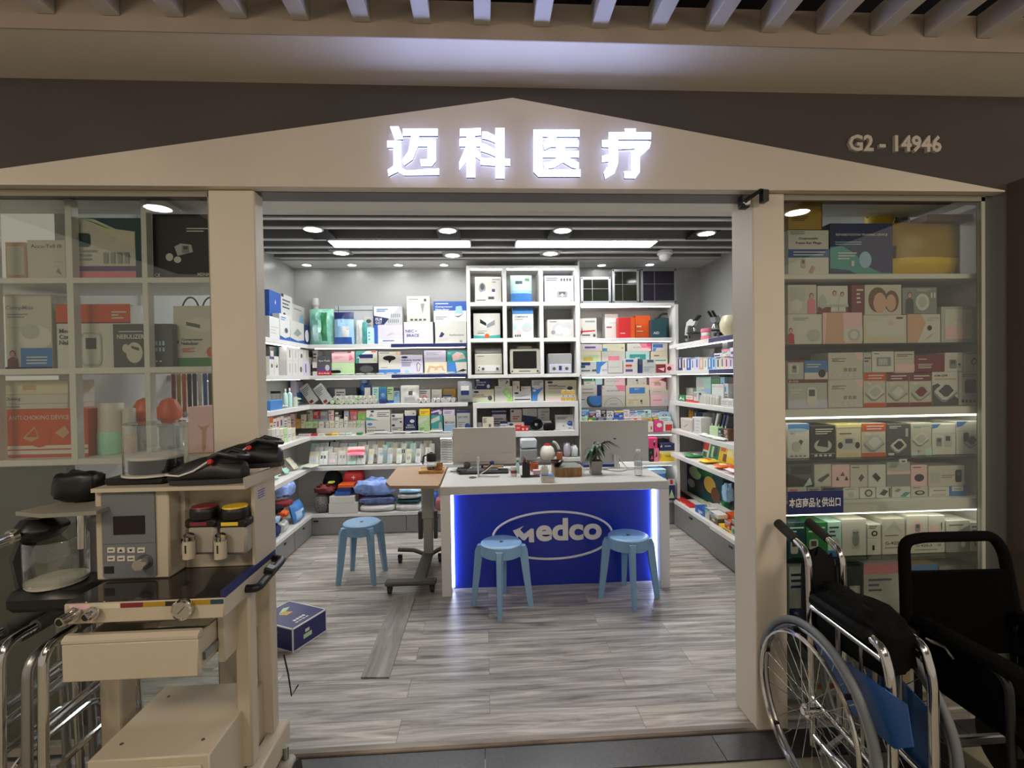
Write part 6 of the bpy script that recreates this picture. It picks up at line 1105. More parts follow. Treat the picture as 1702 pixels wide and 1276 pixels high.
row('r4', [(720, 850, 810, 'lgr', 'l w .1 .3 .8 .7 2', 'small pale green carton'), (855, 930, 850, 'k', '*', 'small black carton'), (935, 1005, 845, 'br', '*', 'small brown carton'), (1110, 1196, 790, 'b', '*', 'small blue carton')], V2, RX+.02, ZRS[3], .05, S4, 'R')
for i in range(3):
    y, _ = PX(1100+(700+i*130)/9.114, 725, RX+.02); pouch('goggle_packet', 'clear packet at the front of the right wall\'s fourth shelf', 'packet', (RX-.045, y, ZRS[3]+.012), .12, .06, .02, 'lt', [('w', .2, .3, .8, .7)], (-PI/2+.1, 0, -PI/2+.2*i), 'clear packets on the fourth right shelf', m=M_film)
# fifth: folded printed cloths
for i, (a, b, yt, c, pt, lb) in enumerate(((355, 418, 0, 'ow', [('r', .1, .4, .9, .9), ('gr', .2, .05, .8, .3)], 'white picture card with a red figure'), (415, 505, 0, 'gr', [('lgr', .3, .1, .5, .8), ('dt', .6, .2, .9, .9)], 'dark green leaf-print pack'), (505, 660, 28, 'y', [('br', .35, .1, .6, .6), ('o', .1, .7, .4, .9), ('ly', .6, .5, .95, .9)], 'yellow animal-print pack'), (665, 765, 70, 'gd', [('lil', .1, .1, .5, .6), ('ow', .5, .5, .9, .9)], 'golden picture-print pack'))):
    y0, zt = PX(1100+a/5.8, 740+yt/5.8+6, RX+.12); y1, _ = PX(1100+b/5.8, 760, RX+.12)
    tag(pouch_mesh(abs(y0-y1), max(.15, min(.2, zt-ZRS[4]-.0)), .02, c, pt, 40+i, wr=.04).build('cloth_pack', None, True, (RX+.15, (y0+y1)/2, ZRS[4]+.002), (-.2, 0, -PI/2)), lb+' standing on the right wall\'s fifth shelf', 'cloth pack')
for i, (px, py, c, pt, lb) in enumerate(((1145, 767, 'gr', [('w', .2, .5, .8, .9)], 'green flat pack lying'), (1170, 778, 'y', [('o', .2, .3, .8, .6), ('ly', .1, .7, .9, .9)], 'yellow flat print pack lying'), (1195, 790, 'o', [('ly', .2, .2, .8, .5), ('p', .3, .6, .9, .8)], 'orange flat print pack lying'), (1216, 800, 'lp', [('o', .2, .2, .8, .6)], 'peach flat print pack lying'))):
    y, _ = PX(px, py, RX); pouch('cloth_pack', lb+' at the front of the right wall\'s fifth shelf', 'cloth pack', (RX-.03, y, ZRS[4]+.016+.004*i), .145, .15, .03, c, pt, (-PI/2, 0, -PI/2), wr=.06)
# wall sockets
for i, px in enumerate((1142, 1150)):
    t = None
x, z = PX(1147, 747, XR)[0], PX(1147, 747, XR)[1]
t = thing('wall_socket', 'white double socket on the wall above the green flat pack', 'socket', (XR, PX(1147, 747, XR)[0], PX(1147, 757, XR)[1]), -PI/2)
MB().box((-.085, -.008, 0), (-.003, 0, .085), M_white, .003).box((.003, -.008, 0), (.085, 0, .085), M_white, .003).build('plate', t); MB().box((-.05, -.0095, .035), (-.035, -.008, .05), P('dg')).box((.035, -.0095, .035), (.05, -.008, .05), P('dg')).build('holes', t, False)
# bottom: colourful boxes
y0, zt = PX(1100+195/5.8, 740+310/5.8, RX+.25); y1, _ = PX(1100+575/5.8, 800, RX+.25)
carton('poster_carton', 'wide navy jungle-photo carton standing at the back of the right wall\'s bottom shelf', 'carton', (RX+.26, (y0+y1)/2, ZRB), abs(y0-y1), .36, .03, 'dt', 'r n 0 0 .16 1;i w .03 .05 .06 .9 1;e lgr .35 .65 .16 .18;e gr .6 .8 .2 .15;e gd .72 .5 .14 .22;e dg .4 .3 .2 .15;e br .85 .3 .1 .2;e lg .25 .3 .1 .12', -PI/2)
bc = [('cr', 150, 250, 490), ('y', 200, 300, 560), ('cr', 262, 360, 500), ('ly', 365, 420, 570)]
row('r6', [(150, 250, 520, 'cr', '*', 'cream carton'), (255, 330, 530, 'ow', '*', 'off-white carton'), (332, 400, 545, 'lgr', '*', 'pale green carton'), (402, 455, 560, 'cr', '*', 'cream carton beyond the blue one')], V3, RX+.18, ZRB, .06, S6+', rear row', 'R')
row('r6b', [(105, 195, 572, 'r', 'r y .8 .2 1 .8', 'low red carton at the far end'), (200, 270, 620, 'r', 'p y 0 .3 .4 .9 .5 .2', 'low red and yellow carton'), (320, 412, 600, 'b', 'r lb .35 .3 .8 .6;r w .4 .1 .6 .3', 'blue cube-like carton'), (416, 455, 605, 'ow', '*', 'slim off-white carton'), (462, 545, 755, 'mr', '*', 'low maroon carton'), (548, 575, 760, 'y', '*', 'low yellow carton'), (580, 665, 800, 'y', 'i k .1 .1 .9 .6 7', 'yellow barcode carton'), (670, 715, 790, 'lg', 'e gr .5 .5 .3 .3', 'upright pale carton with green disc'), (718, 766, 795, 'gr', '*', 'green carton next to the pillar')], V3, RX-.0, ZRB, .085, S6, 'R')
row('r6b', [(462, 540, 690, 'dg', '*', 'dark grey carton in the second tier', 'u'), (605, 660, 730, 'o', '*', 'orange carton in the second tier', 'u'), (462, 540, 650, 'w', '*', 'white flat carton in the top tier', 'u'), (670, 765, 720, 'br', '*', 'brown carton in the second tier', 'u')], V3, RX, ZRB, .085, S6, 'R')
row('r6c', [(465, 610, 600, 'w', 'l g .1 .2 .9 .8 2', 'white flat carton'), (615, 690, 660, 'o', 'r mr 0 0 1 .4', 'orange and maroon carton'), (695, 765, 640, 'y', '*', 'yellow carton'), (700, 765, 540, 'gd', '*', 'golden carton', 'u')], V3, RX+.11, ZRB, .07, S6+', middle row', 'R')
row('r6d', [(555, 600, 545, 'gr', '*', 'dark green carton')], V3, RX+.19, ZRB, .05, S6+', rear row', 'R')
lump('plush_toy', 'light blue soft toy in front of the jungle-photo carton', 'toy', (RX+.21, PX(1100+625/5.8, 830, RX+.2)[0], ZRB+.13), .09, .10, .17, fab('lb'), amp=.25)
# ================================================================ ON THE COUNTER AND THE TABLE
ZT = .758
def at(px, py, z=ZT): return PZ(px, py, z)
M_mon = mat('monitor_back', 'c6c3be', .4)
x0, z1 = PY(752, 712, 3.86); x1, zb = PY(858, 770, 3.86)
t = thing('monitor', 'white computer monitor seen from behind, at the left end of the counter', 'monitor', ((x0+x1)/2, 3.86, ZT)); W_ = (x1-x0)/2; z1 -= ZT; zb -= ZT
MB().prism(rrect(-W_, max(.03, zb), W_, z1, .006), (0, .035, 0), M_mon).box((-W_+.01, -.012, zb+.02), (W_-.01, .0, zb+(z1-zb)*.30), M_mon, .004).build('housing', t)
MB().box((-.03, .035, .01), (.03, .05, zb+.05), M_steel).build('stand', t); MB().box((-.11, .03, 0), (.11, .15, .01), M_steel, .003).build('foot', t)
x0, z1 = PY(965, 700, 3.80); x1, zb = PY(1078, 766, 3.80)
t = thing('monitor', 'large pale computer monitor seen from behind, at the right end of the counter', 'monitor', ((x0+x1)/2, 3.80, ZT)); W_ = (x1-x0)/2; z1 -= ZT; zb -= ZT; nx = PY(1025, 760, 3.74)[0]-t.location.x
MB().prism(rrect(-W_, zb, W_, z1, .004), (0, .03, 0), M_mon, (0, 0, 0)).prism(ell(0, z1*.62, .012, .006), (0, -.001, 0), P('dg')).build('housing', t)
MB().lathe([(.075, 0), (.078, .006), (.06, .010), (.0, .012)], M_mon, (nx, -.06, 0), 24).build('base', t); MB().cone((nx, -.06, .005), (nx, -.05, .115), .020, .017, M_mon, 14).cyl((nx, -.055, .10), (nx, -.0, .10), .016, M_mon).build('neck', t)
MB().tube(fillet([(nx+.01, -.06, .11), (nx+.05, -.055, .05), (nx+.085, -.07, .004), (nx+.13, -.09, .004)], .02), .0035, P('w'), 6).build('cable', t)
# potted plant
x, y = at(990, 787); t = thing('potted_plant', 'small leafy plant in a square grey pot on the counter', 'plant', (x, y, ZT)); M_pot = mat('pot_grey', '8a8580', .5); M_leaf = mat('leaf_green', '2f4a2b', .4, noise=.3, scale=25)
pr = [(-.045, .055), (.045, .095)]
vs = []
for z, r in ((.012, .036), (.10, .047)): vs += [(-r, -r, z), (r, -r, z), (r, r, z), (-r, r, z)]
MB().add(vs, [(3, 2, 1, 0), (4, 5, 6, 7)]+[(i, (i+1) % 4, 4+(i+1) % 4, 4+i) for i in range(4)], M_pot).build('pot', t, False)
MB().box((-.042, -.042, 0), (.042, .042, .014), M_pot, .003).build('saucer', t); MB().box((-.043, -.043, .095), (.043, .043, .1015), mat('soil', '33291f', .9)).build('soil', t, False)
MB().tube([(0, 0, .09), (.005, 0, .16), (.02, 0, .22)], .009, mat('plant_stem', '6b5a45', .8)).tube([(0, .01, .09), (-.02, 0, .15), (-.03, -.01, .19)], .008, MATS['plant_stem']).build('stem', t)
mb = MB(); r5 = random.Random(9)
for i in range(46):
    a = r5.uniform(0, 2*PI); top = i % 2; bx, bz = ((.02, .215) if top else (-.025, .18)); L = r5.uniform(.06, .12); el = r5.uniform(-.2, .9); w_ = r5.uniform(.010, .016)
    d = Vector((math.cos(a), math.sin(a)*.8, 0)); sd = Vector((-math.sin(a), math.cos(a), 0)); p = Vector((bx, 0, bz)); vs = []
    for k in range(6):
        s_ = k/5; c = p+d*L*s_+Vector((0, 0, L*(el*s_-1.1*s_*s_))); ww = w_*math.sin(PI*min(1, .12+s_*.88)); vs += [c-sd*ww+Vector((0, 0, ww*.3)), c, c+sd*ww+Vector((0, 0, ww*.3))]
    mb.add(vs, [(3*k+j, 3*k+j+1, 3*k+j+4, 3*k+j+3) for k in range(5) for j in range(2)], M_leaf)
for dx in (.10, .14, .17): mb.tube([(.02, 0, .21), (.02+dx*.5, -.01, .245), (.02+dx, -.02, .225-dx*.2)], [.003, .005, .001], M_leaf, 5)
tag(mb.build('foliage', t), None, None)
# bottle of water
x, y = at(1061, 790); t = thing('water_bottle', 'clear plastic water bottle with a white cap near the counter\'s right end', 'bottle', (x, y, ZT))
MB().lathe([(.026, 0), (.029, .008), (.029, .05), (.026, .06), (.029, .07), (.029, .12), (.024, .14), (.013, .162), (.013, .175)], M_clear, n=20).build('body', t); MB().lathe([(.015, .172), (.016, .19), (.0, .191)], P('w'), n=16).build('cap', t); MB().lathe([(.0296, .072), (.0296, .105)], mat('bottle_wrapper', 'b9bec4', .3), n=20).build('wrapper', t)
# wooden box with bowl
x0, y0 = at(923, 793); x1, _ = at(970, 793); M_wd = wood_mat('box_wood', ('5f4021', '80592f', '9a7040'), 6, (6, 1, 1))
t = thing('wooden_box', 'brown wooden tray box with grey top in front of the right monitor', 'box', ((x0+x1)/2, y0, ZT)); W_ = (x1-x0)/2
MB().prism(rrect(-W_, 0, W_, .24, .03), (0, 0, .062), M_wd, (0, 0, 0), (1, 0, 0), (0, 1, 0)).build('body', t); MB().prism(rrect(-W_+.006, .006, W_-.006, .234, .026), (0, 0, .004), mat('tray_slate', '757a72', .45), (0, 0, .062), (1, 0, 0), (0, 1, 0)).build('tray_top', t)
x, y = PZ(926, 776, ZT+.067)
tag(MB().lathe([(.022, 0), (.026, .004), (.05, .03), (.056, .042), (.053, .042), (.045, .03), (.01, .008)], mat('lacquer', '2a1512', .2), n=24).build('bowl', None, True, (x+.0, y+.03, ZT+.0668)), 'dark lacquer bowl standing on the wooden tray box', 'bowl')
# pen holder, pots, tissue packs
x, y = at(875, 793); t = thing('pen_holder', 'square black pen holder with pens in the middle of the counter', 'pen holder', (x, y, ZT))
MB().box((-.027, 0, 0), (.027, .055, .004), M_black).box((-.027, 0, 0), (.027, .003, .10), M_black).box((-.027, .052, 0), (.027, .055, .10), M_black).box((-.027, 0, 0), (-.024, .055, .10), M_black).box((.024, 0, 0), (.027, .055, .10), M_black).box((-.04, -.01, 0), (.10, .06, .004), M_black).build('holder', t, False)
for i, (dx, c) in enumerate(((-.012, 'mr'), (-.004, 'k'), (.008, 'r'), (.014, 'n'))): MB().cyl((dx, .03, .01), (dx*1.6, .026, .15-.012*i), .004, P(c), 8).build('pen', t)
x, y = at(888, 783); tag(MB().lathe([(.024, 0), (.032, .004), (.034, .055), (.036, .065), (.031, .066), (.03, .055)], mat('terracotta', 'a4512f', .6), n=20).build('flower_pot', None, True, (x, y, ZT+.002)), 'small terracotta pot behind the pen holder', 'pot')
x, y = at(884, 790.5)
carton('notepad', 'pink and white note block beside the pen holder', 'note block', (x+.045, y+.02, ZT+.0045), .06, .03, .05, 'lp', 'r w 0 .4 1 1')
x, y = at(911, 802); t = thing('tissue_pack', 'tissue pack with a pulled tissue at the counter\'s front edge', 'tissue pack', (x, y, ZT))
mb = MB().box((-.045, 0, 0), (.045, .07, .048), P('lg'), .004); decals(mb, 'r ow 0 0 1 .6;e dg .2 .4 .04 .06', .09, .048); mb.box((-.044, .001, .048), (.044, .069, .0485), P('mb')); mb.build('body', t); lump_mesh(.06, .03, .075, P('w'), 12, .35, 2.2, fr=5).build('tissue', t, True, (-.02, .03, .045))
# cluttered middle: printer, kettle, jars on the ledge behind
x0, z1 = PY(865, 730, 4.60); x1, _ = PY(892, 730, 4.60); t = thing('label_printer', 'pale grey two-part printer behind the pen holder', 'printer', ((x0+x1)/2, 4.58, .70)); W_ = (x1-x0)/2; H_ = z1-.70
MB().box((-W_, 0, 0), (W_, .15, H_*.52), M_gpl, .006).build('base', t); MB().box((-W_, 0, H_*.56), (W_, .15, H_), mat('printer_lid', 'c4c8cc', .4), .012).build('lid', t)
x, z1 = PY(910, 738, 4.6); t = thing('kettle', 'white ribbed kettle with a red lid behind the counter clutter', 'kettle', (x, 4.62, .70)); H_ = z1-.70; M_kw = mat('kettle_white', 'd9d5c8', .3)
MB().lathe([(.06, 0), (.07, .02), (.075, H_*.4), (.06, H_*.75), (.03, H_*.9)], M_kw, n=20).build('body', t); MB().lathe([(.03, H_*.9), (.028, H_), (0, H_*1.01)], P('r'), n=14).build('lid', t); MB().tube(arc((.05, -.02, H_*.5), .06, -PI/2, PI/2, 8, (1, 0, 0), (0, 0, 1.6)), .012, M_kw).build('handle', t)
x, y = PZ(935, 770, .70); z1 = PY(935, 748, 4.5)[1]
bottle('sauce_bottle', 'amber bottle with a dark cap behind the bowl', 'bottle', (x, 4.56, .70), .028, z1-.70, 'o', 'dg', .55, m=mat('amber_liquid', '8a4a22', .2))
for i, (px, c, lb) in enumerate(((945, 'lil', 'lilac film-wrapped pack behind the wooden tray box'), (957, 'lg', 'pale grey film bag beside the right monitor'))):
    x, z1 = PY(px, 735+6*i, 4.66); lump('film_bag', lb, 'bag', (x, 4.76, .70), .075, .11, z1-.70, M_film if i else mat('lilac_film', 'bdb6c4', .35, noise=.15), amp=.15)
# left clutter: keyboard tray, stone, lamps
x0, y0 = at(763, 789); x1, _ = at(846, 789)
t = thing('keyboard', 'black keyboard tray before the left monitor', 'keyboard', ((x0+x1)/2, y0, ZT)); W_ = (x1-x0)/2
MB().box((-W_, 0, 0), (W_, .13, .018), M_black, .004).build('body', t); MB().box((-W_+.01, .012, .018), (W_-.08, .12, .026), P('dg'), .002).build('keys', t); MB().box((-W_-.02, .02, .018), (-W_+.06, .13, .035), M_black, .004).build('wrist_rest', t)
x, y = PZ(814, 777, ZT+.03); carton('notebook', 'brown notebook lying on the keyboard tray', 'notebook', (x+.03, y+.0, ZT+.0275), .16, .012, .06, 'tan', '')
x, y = PZ(768, 783, ZT+.02); tag(pouch_mesh(.24, .075, .012, 'ow', [('g', .1, .1, .9, .3), ('lg', .2, .5, .8, .9), ('dg', .3, .35, .5, .45)], 5).build('newspaper', None, True, (x+.02, 3.812, ZT+.010), (-PI/2, 0, 0)), 'pile of printed papers under the left monitor', 'paper')
x, y = PZ(776, 779, ZT+.03); lump('stone_ornament', 'round grey stone ornament on the papers by the left monitor', 'ornament', (x, 3.845, ZT+.018), .055, .045, .055, mat('stone', '5d5a55', .6, noise=.4, scale=40), amp=.12)
x, y = at(795, 793); t = thing('desk_lamp', 'thin white folding desk lamp standing before the left monitor', 'lamp', (x, y, ZT))
MB().cyl((0, 0, .0), (0, 0, .145), .006, P('w'), 10).cyl((0, 0, .10), (0, 0, .15), .009, P('lg'), 10).build('post', t); MB().tube([(0, 0, .012), (.06, 0, .05), (.11, 0, .09)], .004, P('w'), 8).box((0, -.008, .004), (.16, .008, .014), P('w'), .003).build('arm', t); MB().lathe([(.028, 0), (.03, .003), (0, .006)], M_steel, (-.04, -.01, 0)).build('foot', t)
x, y = at(817, 790); t = thing('microphone', 'dark blue foam microphone on a slanted arm by the desk lamp', 'microphone', (x, y, ZT+.028)); MB().tube([(-.06, .03, .0), (0, .03, .05)], .005, P('k'), 8).build('arm', t); lump_mesh(.035, .035, .035, fab('n'), 2, .05, 2).build('foam_cover', t, True, (.005, .03, .045))
x, y = at(854, 791); t = thing('small_jar', 'little white jar with a maroon band beside the keyboard', 'jar', (x, y, ZT)); MB().lathe([(.022, 0), (.023, .065), (.021, .07)], P('ow'), n=16).build('body', t); MB().lathe([(.0235, .022), (.0235, .045)], P('mr'), n=16).build('wrapper', t)
x, y = at(861, 787); bottle('medicine_bottle', 'slim green-capped bottle between the jar and the pen holder', 'bottle', (x+.0, y+.02, ZT), .014, .10, 'lt', 'gr', .5)
carton('laptop_sleeve', 'flat dark folder under the right monitor', 'folder', (PZ(1005, 780, ZT)[0], 3.86, ZT), .30, .022, .14, 'n', '')
# tea set
x, y = PZ(717, 787, .757); M_bam = wood_mat('bamboo', ('a87a3c', 'c4965a', 'd8b078'), 8, (1, 8, 1))
t = thing('tea_tray', 'bamboo tea tray on the brown table', 'tray', (x, y, .757)); 
MB().box((-.10, 0, 0), (.09, .15, .016), M_bam, .003).build('body', t); MB().box((-.09, .012, .016), (.08, .138, .018), mat('tray_inlay', 'b58a50', .5)).box((-.10, 0, .016), (.09, .01, .022), M_bam).box((-.10, .14, .016), (.09, .15, .022), M_bam).build('rim', t)
t = thing('tea_maker', 'glass tea maker with a black lid and handle on the bamboo tray', 'tea pot', (x-.008, y+.085, .777)); 
MB().lathe([(.034, 0), (.038, .004), (.036, .075), (.034, .08)], M_clear, n=20).build('glass_jug', t); MB().lathe([(.0355, .003), (.0345, .02), (0, .021)], mat('tea', '6a3a18', .2), n=20).build('tea', t); MB().lathe([(.035, .062), (.039, .07), (.038, .118), (.034, .125), (.012, .128), (.012, .134), (0, .135)], M_black, n=20).build('lid', t)
MB().tube(fillet([(-.036, 0, .11), (-.062, 0, .105), (-.068, 0, .04)], .02), .006, M_black).build('handle', t)
for i, (dx, dy, lb, m) in enumerate(((.058, .07, 'clear glass tea cup with amber rim on the bamboo tray', mat('amber_glass', 'b98a55', .1)), (.045, .03, 'small brown clay tea cup at the front of the bamboo tray', mat('clay', '8d5127', .4)))):
    tag(MB().lathe([(.018, 0), (.024, .006), (.026, .05 if i == 0 else .03), (.0235, .05 if i == 0 else .03), (.02, .006)], m, n=18).build('tea_cup', None, True, (x+dx, y+dy, .7765)), lb, 'cup')

# ================================================================ ON THE SHOP FLOOR
# blue gift carton
c0 = Vector((*PZ(487, 1085, 0), 0)); c1 = Vector((*PZ(543, 1048, 0), 0)); c2 = Vector((*PZ(452, 1077, 0), 0)); u = (c1-c0); rz = math.atan2(u.y, u.x)
hgt = PY(487, 1046, c0.y)[1]
Lx = u.length; Ly = .30; t = thing('gift_carton', 'dark blue grape-print carton with white edges on the shop floor', 'carton', (c0.x, c0.y, 0), rz); M_gb = mat('gift_blue', '262a66', .3); 
mb = MB().box((0, 0, 0), (Lx, Ly, hgt), M_gb, .002); e = .006
for (a, b) in (((0, -.0006, 0), (Lx, .002, e)), ((0, -.0006, hgt-e), (Lx, .002, hgt+.0006)), ((0, -.0006, 0), (e, .002, hgt)), ((Lx-e, -.0006, 0), (Lx+.0006, .002, hgt)), ((-.0006, 0, 0), (.002, Ly, e)), ((-.0006, 0, hgt-e), (.002, Ly, hgt+.0006)), ((-.0006, 0, 0), (.002, e, hgt)), ((-.0006, Ly-e, 0), (.002, Ly, hgt)), ((0, 0, hgt-.001), (Lx, e, hgt+.0008)), ((0, Ly-e, hgt-.001), (Lx, Ly, hgt+.0008)), ((0, 0, hgt-.001), (e, Ly, hgt+.0008)), ((Lx-e, 0, hgt-.001), (Lx, Ly, hgt+.0008))): mb.box(a, b, P('w'))
mb.build('box', t, False)
mb = MB()
for i in range(9): mb.prism(ell(.10+.016*(i % 3)+.006*(i//3), .2-.016*(i//3), .009, .009, 10), (0, 0, .0012), P('gd'), (0, 0, hgt), (1, 0, 0), (0, 1, 0))
mb.prism([(.10, .215), (.16, .25), (.19, .23), (.15, .21)], (0, 0, .0012), P('lgr'), (0, 0, hgt), (1, 0, 0), (0, 1, 0))
for i in range(4): mb.box((.07+.021*i, .06, hgt), (.086+.021*i, .078, hgt+.0012), P('w')); mb.box((.06+.024*i, .035, hgt), (.078+.024*i, .047, hgt+.0012), P('lg'))
mb.box((.09, .27, hgt), (.13, .285, hgt+.0012), P('w')); mb.box((.075, -.0014, hgt*.3), (.135, 0, hgt*.48), P('lgr')); mb.box((.088, -.0014, hgt*.55), (.118, 0, hgt*.68), P('w'))
for i in range(8): mb.prism(ell(.12+.014*(i % 3)+.006*(i//3), hgt*.7-.014*(i//3), .008, .008, 10), (-.0012, 0, 0), P('vo'), (0, 0, 0), (0, 1, 0), (0, 0, 1))
mb.build('print', t, False)
# loose plank
pp = [PZ(*p, .0) for p in ((600, 1127), (647, 1127), (690, 992), (654, 992))]; px0, py0 = pp[0]
MB_ = MB().prism([(a-px0, b-py0) for a, b in pp], (0, 0, .006), wood_mat('loose_plank_wood', ('6f6963', '8b857e', 'a39c94'), 3, (6, .6, 1)), (0, 0, 0), (1, 0, 0), (0, 1, 0))
tag(MB_.build('floor_plank', None, False, (px0, py0, .0)), 'loose grey floor plank lying askew across the shop floor', 'plank')
# ================================================================ ANAESTHESIA MACHINE IN FRONT OF THE LEFT WINDOW
AO = Vector((-1.0, 1.6, 0)); M_am = mat('machine_beige', 'bdb3a0', .42, noise=.03, scale=4); M_am2 = mat('machine_grey_panel', '6d7275', .42)
def am(px, py, Y): x, z = PY(px, py, Y); return x-AO.x, z
def ay(Y): return Y-AO.y
am_t = thing('anesthesia_machine', 'beige anaesthesia machine on a cart with an open drawer, before the left window', 'anaesthesia machine', AO)
AT = am_t
wx0, wz1 = am(105, 1005, 1.42); wx1, _ = am(372, 992, 1.42); wz0 = am(240, 1033, 1.42)[1]; wz1 = am(240, 999, 1.42)[1]
MB().box((wx0, ay(1.42), wz0), (wx1, ay(1.76), wz1), M_am, .004).build('worktop', AT)
MB().box((wx0+.004, ay(1.424), wz1), (wx1-.012, ay(1.76), wz1+.003), mat('dark_mirror_top', '4a4540', .06, .6)).build('glass_top', AT)
o = MB().box((wx1-.012, ay(1.424), wz1), (wx1+.002, ay(1.76), wz1+.02), M_navy).build('edge_rail', AT); o['label'] = 'navy edge rail'
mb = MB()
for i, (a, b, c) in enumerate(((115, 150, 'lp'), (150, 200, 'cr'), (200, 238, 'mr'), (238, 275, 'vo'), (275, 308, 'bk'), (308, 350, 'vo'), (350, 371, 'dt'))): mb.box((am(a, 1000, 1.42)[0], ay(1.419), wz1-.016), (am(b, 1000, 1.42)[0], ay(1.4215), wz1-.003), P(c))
mb.build('painted_reflection', AT)  # coloured reflection along the front lip, painted as flat patches
# front fittings
for px, py, r, L in ((118, 1023, .014, .05), (150, 1021, .013, .03)):
    x, z = am(px, py, 1.40); MB().cyl((x, ay(1.42), z), (x-.006, ay(1.42)-L, z-.004), r, M_chrome, 16).cyl((x, ay(1.42)-.012, z), (x, ay(1.42)-.018, z), r*1.4, M_chrome, 16).cyl((x-.006, ay(1.42)-L-.001, z-.004), (x-.006, ay(1.42)-L-.0005, z-.004), r*.72, M_black, 14).build('gas_port', AT)
x, z = am(300, 1015, 1.40); g = MB().lathe([(.027, 0), (.029, .004), (.029, .018), (.025, .022), (.024, .019)], M_chrome, n=24).build('pressure_gauge', AT, True, (x, ay(1.42), z), (PI/2, 0, 0)); MB().lathe([(.0245, .0185), (0, .0186)], P('ow'), n=24).build('dial_face', g); MB().box((-.013, -.001, .0187), (.015, .001, .0195), P('k')).build('needle', g).rotation_euler = (0, 0, .8)
# upper body
bx0, bz0 = am(160, 968, 1.575); bx1, _ = am(283, 968, 1.575); XRt = am(457, 900, 1.76)[0]; bz0 = wz1+.003; bz1 = 1.163
MB().box((bx0, ay(1.575), bz0), (bx1, ay(1.76), bz1), M_am, .005).build('monitor_housing', AT)
MB().box((bx1, ay(1.655), bz0), (XRt-.0125, ay(1.759), bz1-.001), M_am, .002).box((XRt-.012, ay(1.615), bz0), (XRt, ay(1.77), bz1), M_am, .002).build('gas_panel', AT)
cx0, cz1 = am(169, 818, 1.573); cx1, cz0 = am(261, 957, 1.573)
cpn = MB().prism(rrect(cx0, cz0, cx1, cz1, .008), (0, -.006, 0), M_am2, (0, ay(1.575), 0)).box((cx0+.002, ay(1.575)-.0066, cz0+(cz1-cz0)*.395), (cx1-.002, ay(1.575)-.005, cz0+(cz1-cz0)*.40), P('dg')).build('control_panel', AT)
a0, b1 = am(188, 858, 1.568); a1, b0 = am(241, 887, 1.568)
MB().box((a0, ay(1.575)-.008, b0), (a1, ay(1.575)-.005, b1), mat('dead_screen', '241a1b', .12)).build('screen', cpn)
for r_ in range(2):
    for c_ in range(4 if r_ == 0 else 3):
        x, z = am(185+c_*16.6, 914+r_*14, 1.568); mb = MB().box((x-.0115, ay(1.575)-.009, z-.0085), (x+.0115, ay(1.575)-.005, z+.0085), P('ow'), .001)
        yy = ay(1.575)-.0095
        if r_ == 0 and c_ in (1, 2): s_ = 1 if c_ == 1 else -1; mb.add([(x-.006, yy, z-.004*s_), (x+.006, yy, z-.004*s_), (x, yy, z+.005*s_)], [(0, 1, 2)], P('k'))
        else: mb.box((x-.007, yy, z-.0015), (x+.007, yy+.001, z+.0025), P('dg'))
        mb.build('button', cpn, False)
x, z = am(238, 935, 1.56); MB().cyl((x, ay(1.575)-.005, z), (x, ay(1.575)-.04, z), .017, M_chrome, 20).cyl((x, ay(1.575)-.002, z), (x, ay(1.575)-.008, z), .024, P('dg'), 20).build('knob', cpn)
x, z = am(181, 947, 1.568); MB().box((x-.014, ay(1.575)-.008, z-.011), (x+.014, ay(1.575)-.005, z+.011), P('k')).build('socket', cpn)
# flow meter and selector
fx0, fz1 = am(276, 812, 1.648); fx1, fz0 = am(314, 920, 1.648)
fm = MB().box((fx0, ay(1.632), fz0), (fx1, ay(1.655), fz1), mat('clear_acrylic', 'c9c0b2', .2), .002).build('flow_meter', AT)
mb = MB()
for k in range(2):
    for i in range(22): z = fz0+.055+i*(fz1-fz0-.075)/22; mb.box((fx0+.014+k*.032, ay(1.631), z), (fx0+.024+k*.032, ay(1.6325), z+.0012), P('dg'))
    MB().cyl((fx0+.027+k*.026, ay(1.629), fz0+.05), (fx0+.027+k*.026, ay(1.629), fz1-.02), .004, M_clear, 10).build('flow_tube', fm); mb.box((fx0+.020+k*.034, ay(1.6305), fz0+.04), (fx0+.026+k*.034, ay(1.6325), fz0+.055), P('k'))
mb.build('scale', fm)
MB().cyl((fx0+.025, ay(1.635), fz0+.02), (fx0+.025, ay(1.595), fz0+.018), .012, M_chrome, 12).build('needle_valve', fm)
x, z = am(310, 930, 1.64); MB().box((x-.016, ay(1.62), z-.012), (x+.016, ay(1.655), z+.012), M_black, .004).build('selector_knob', AT).rotation_euler = (0, .3, 0)
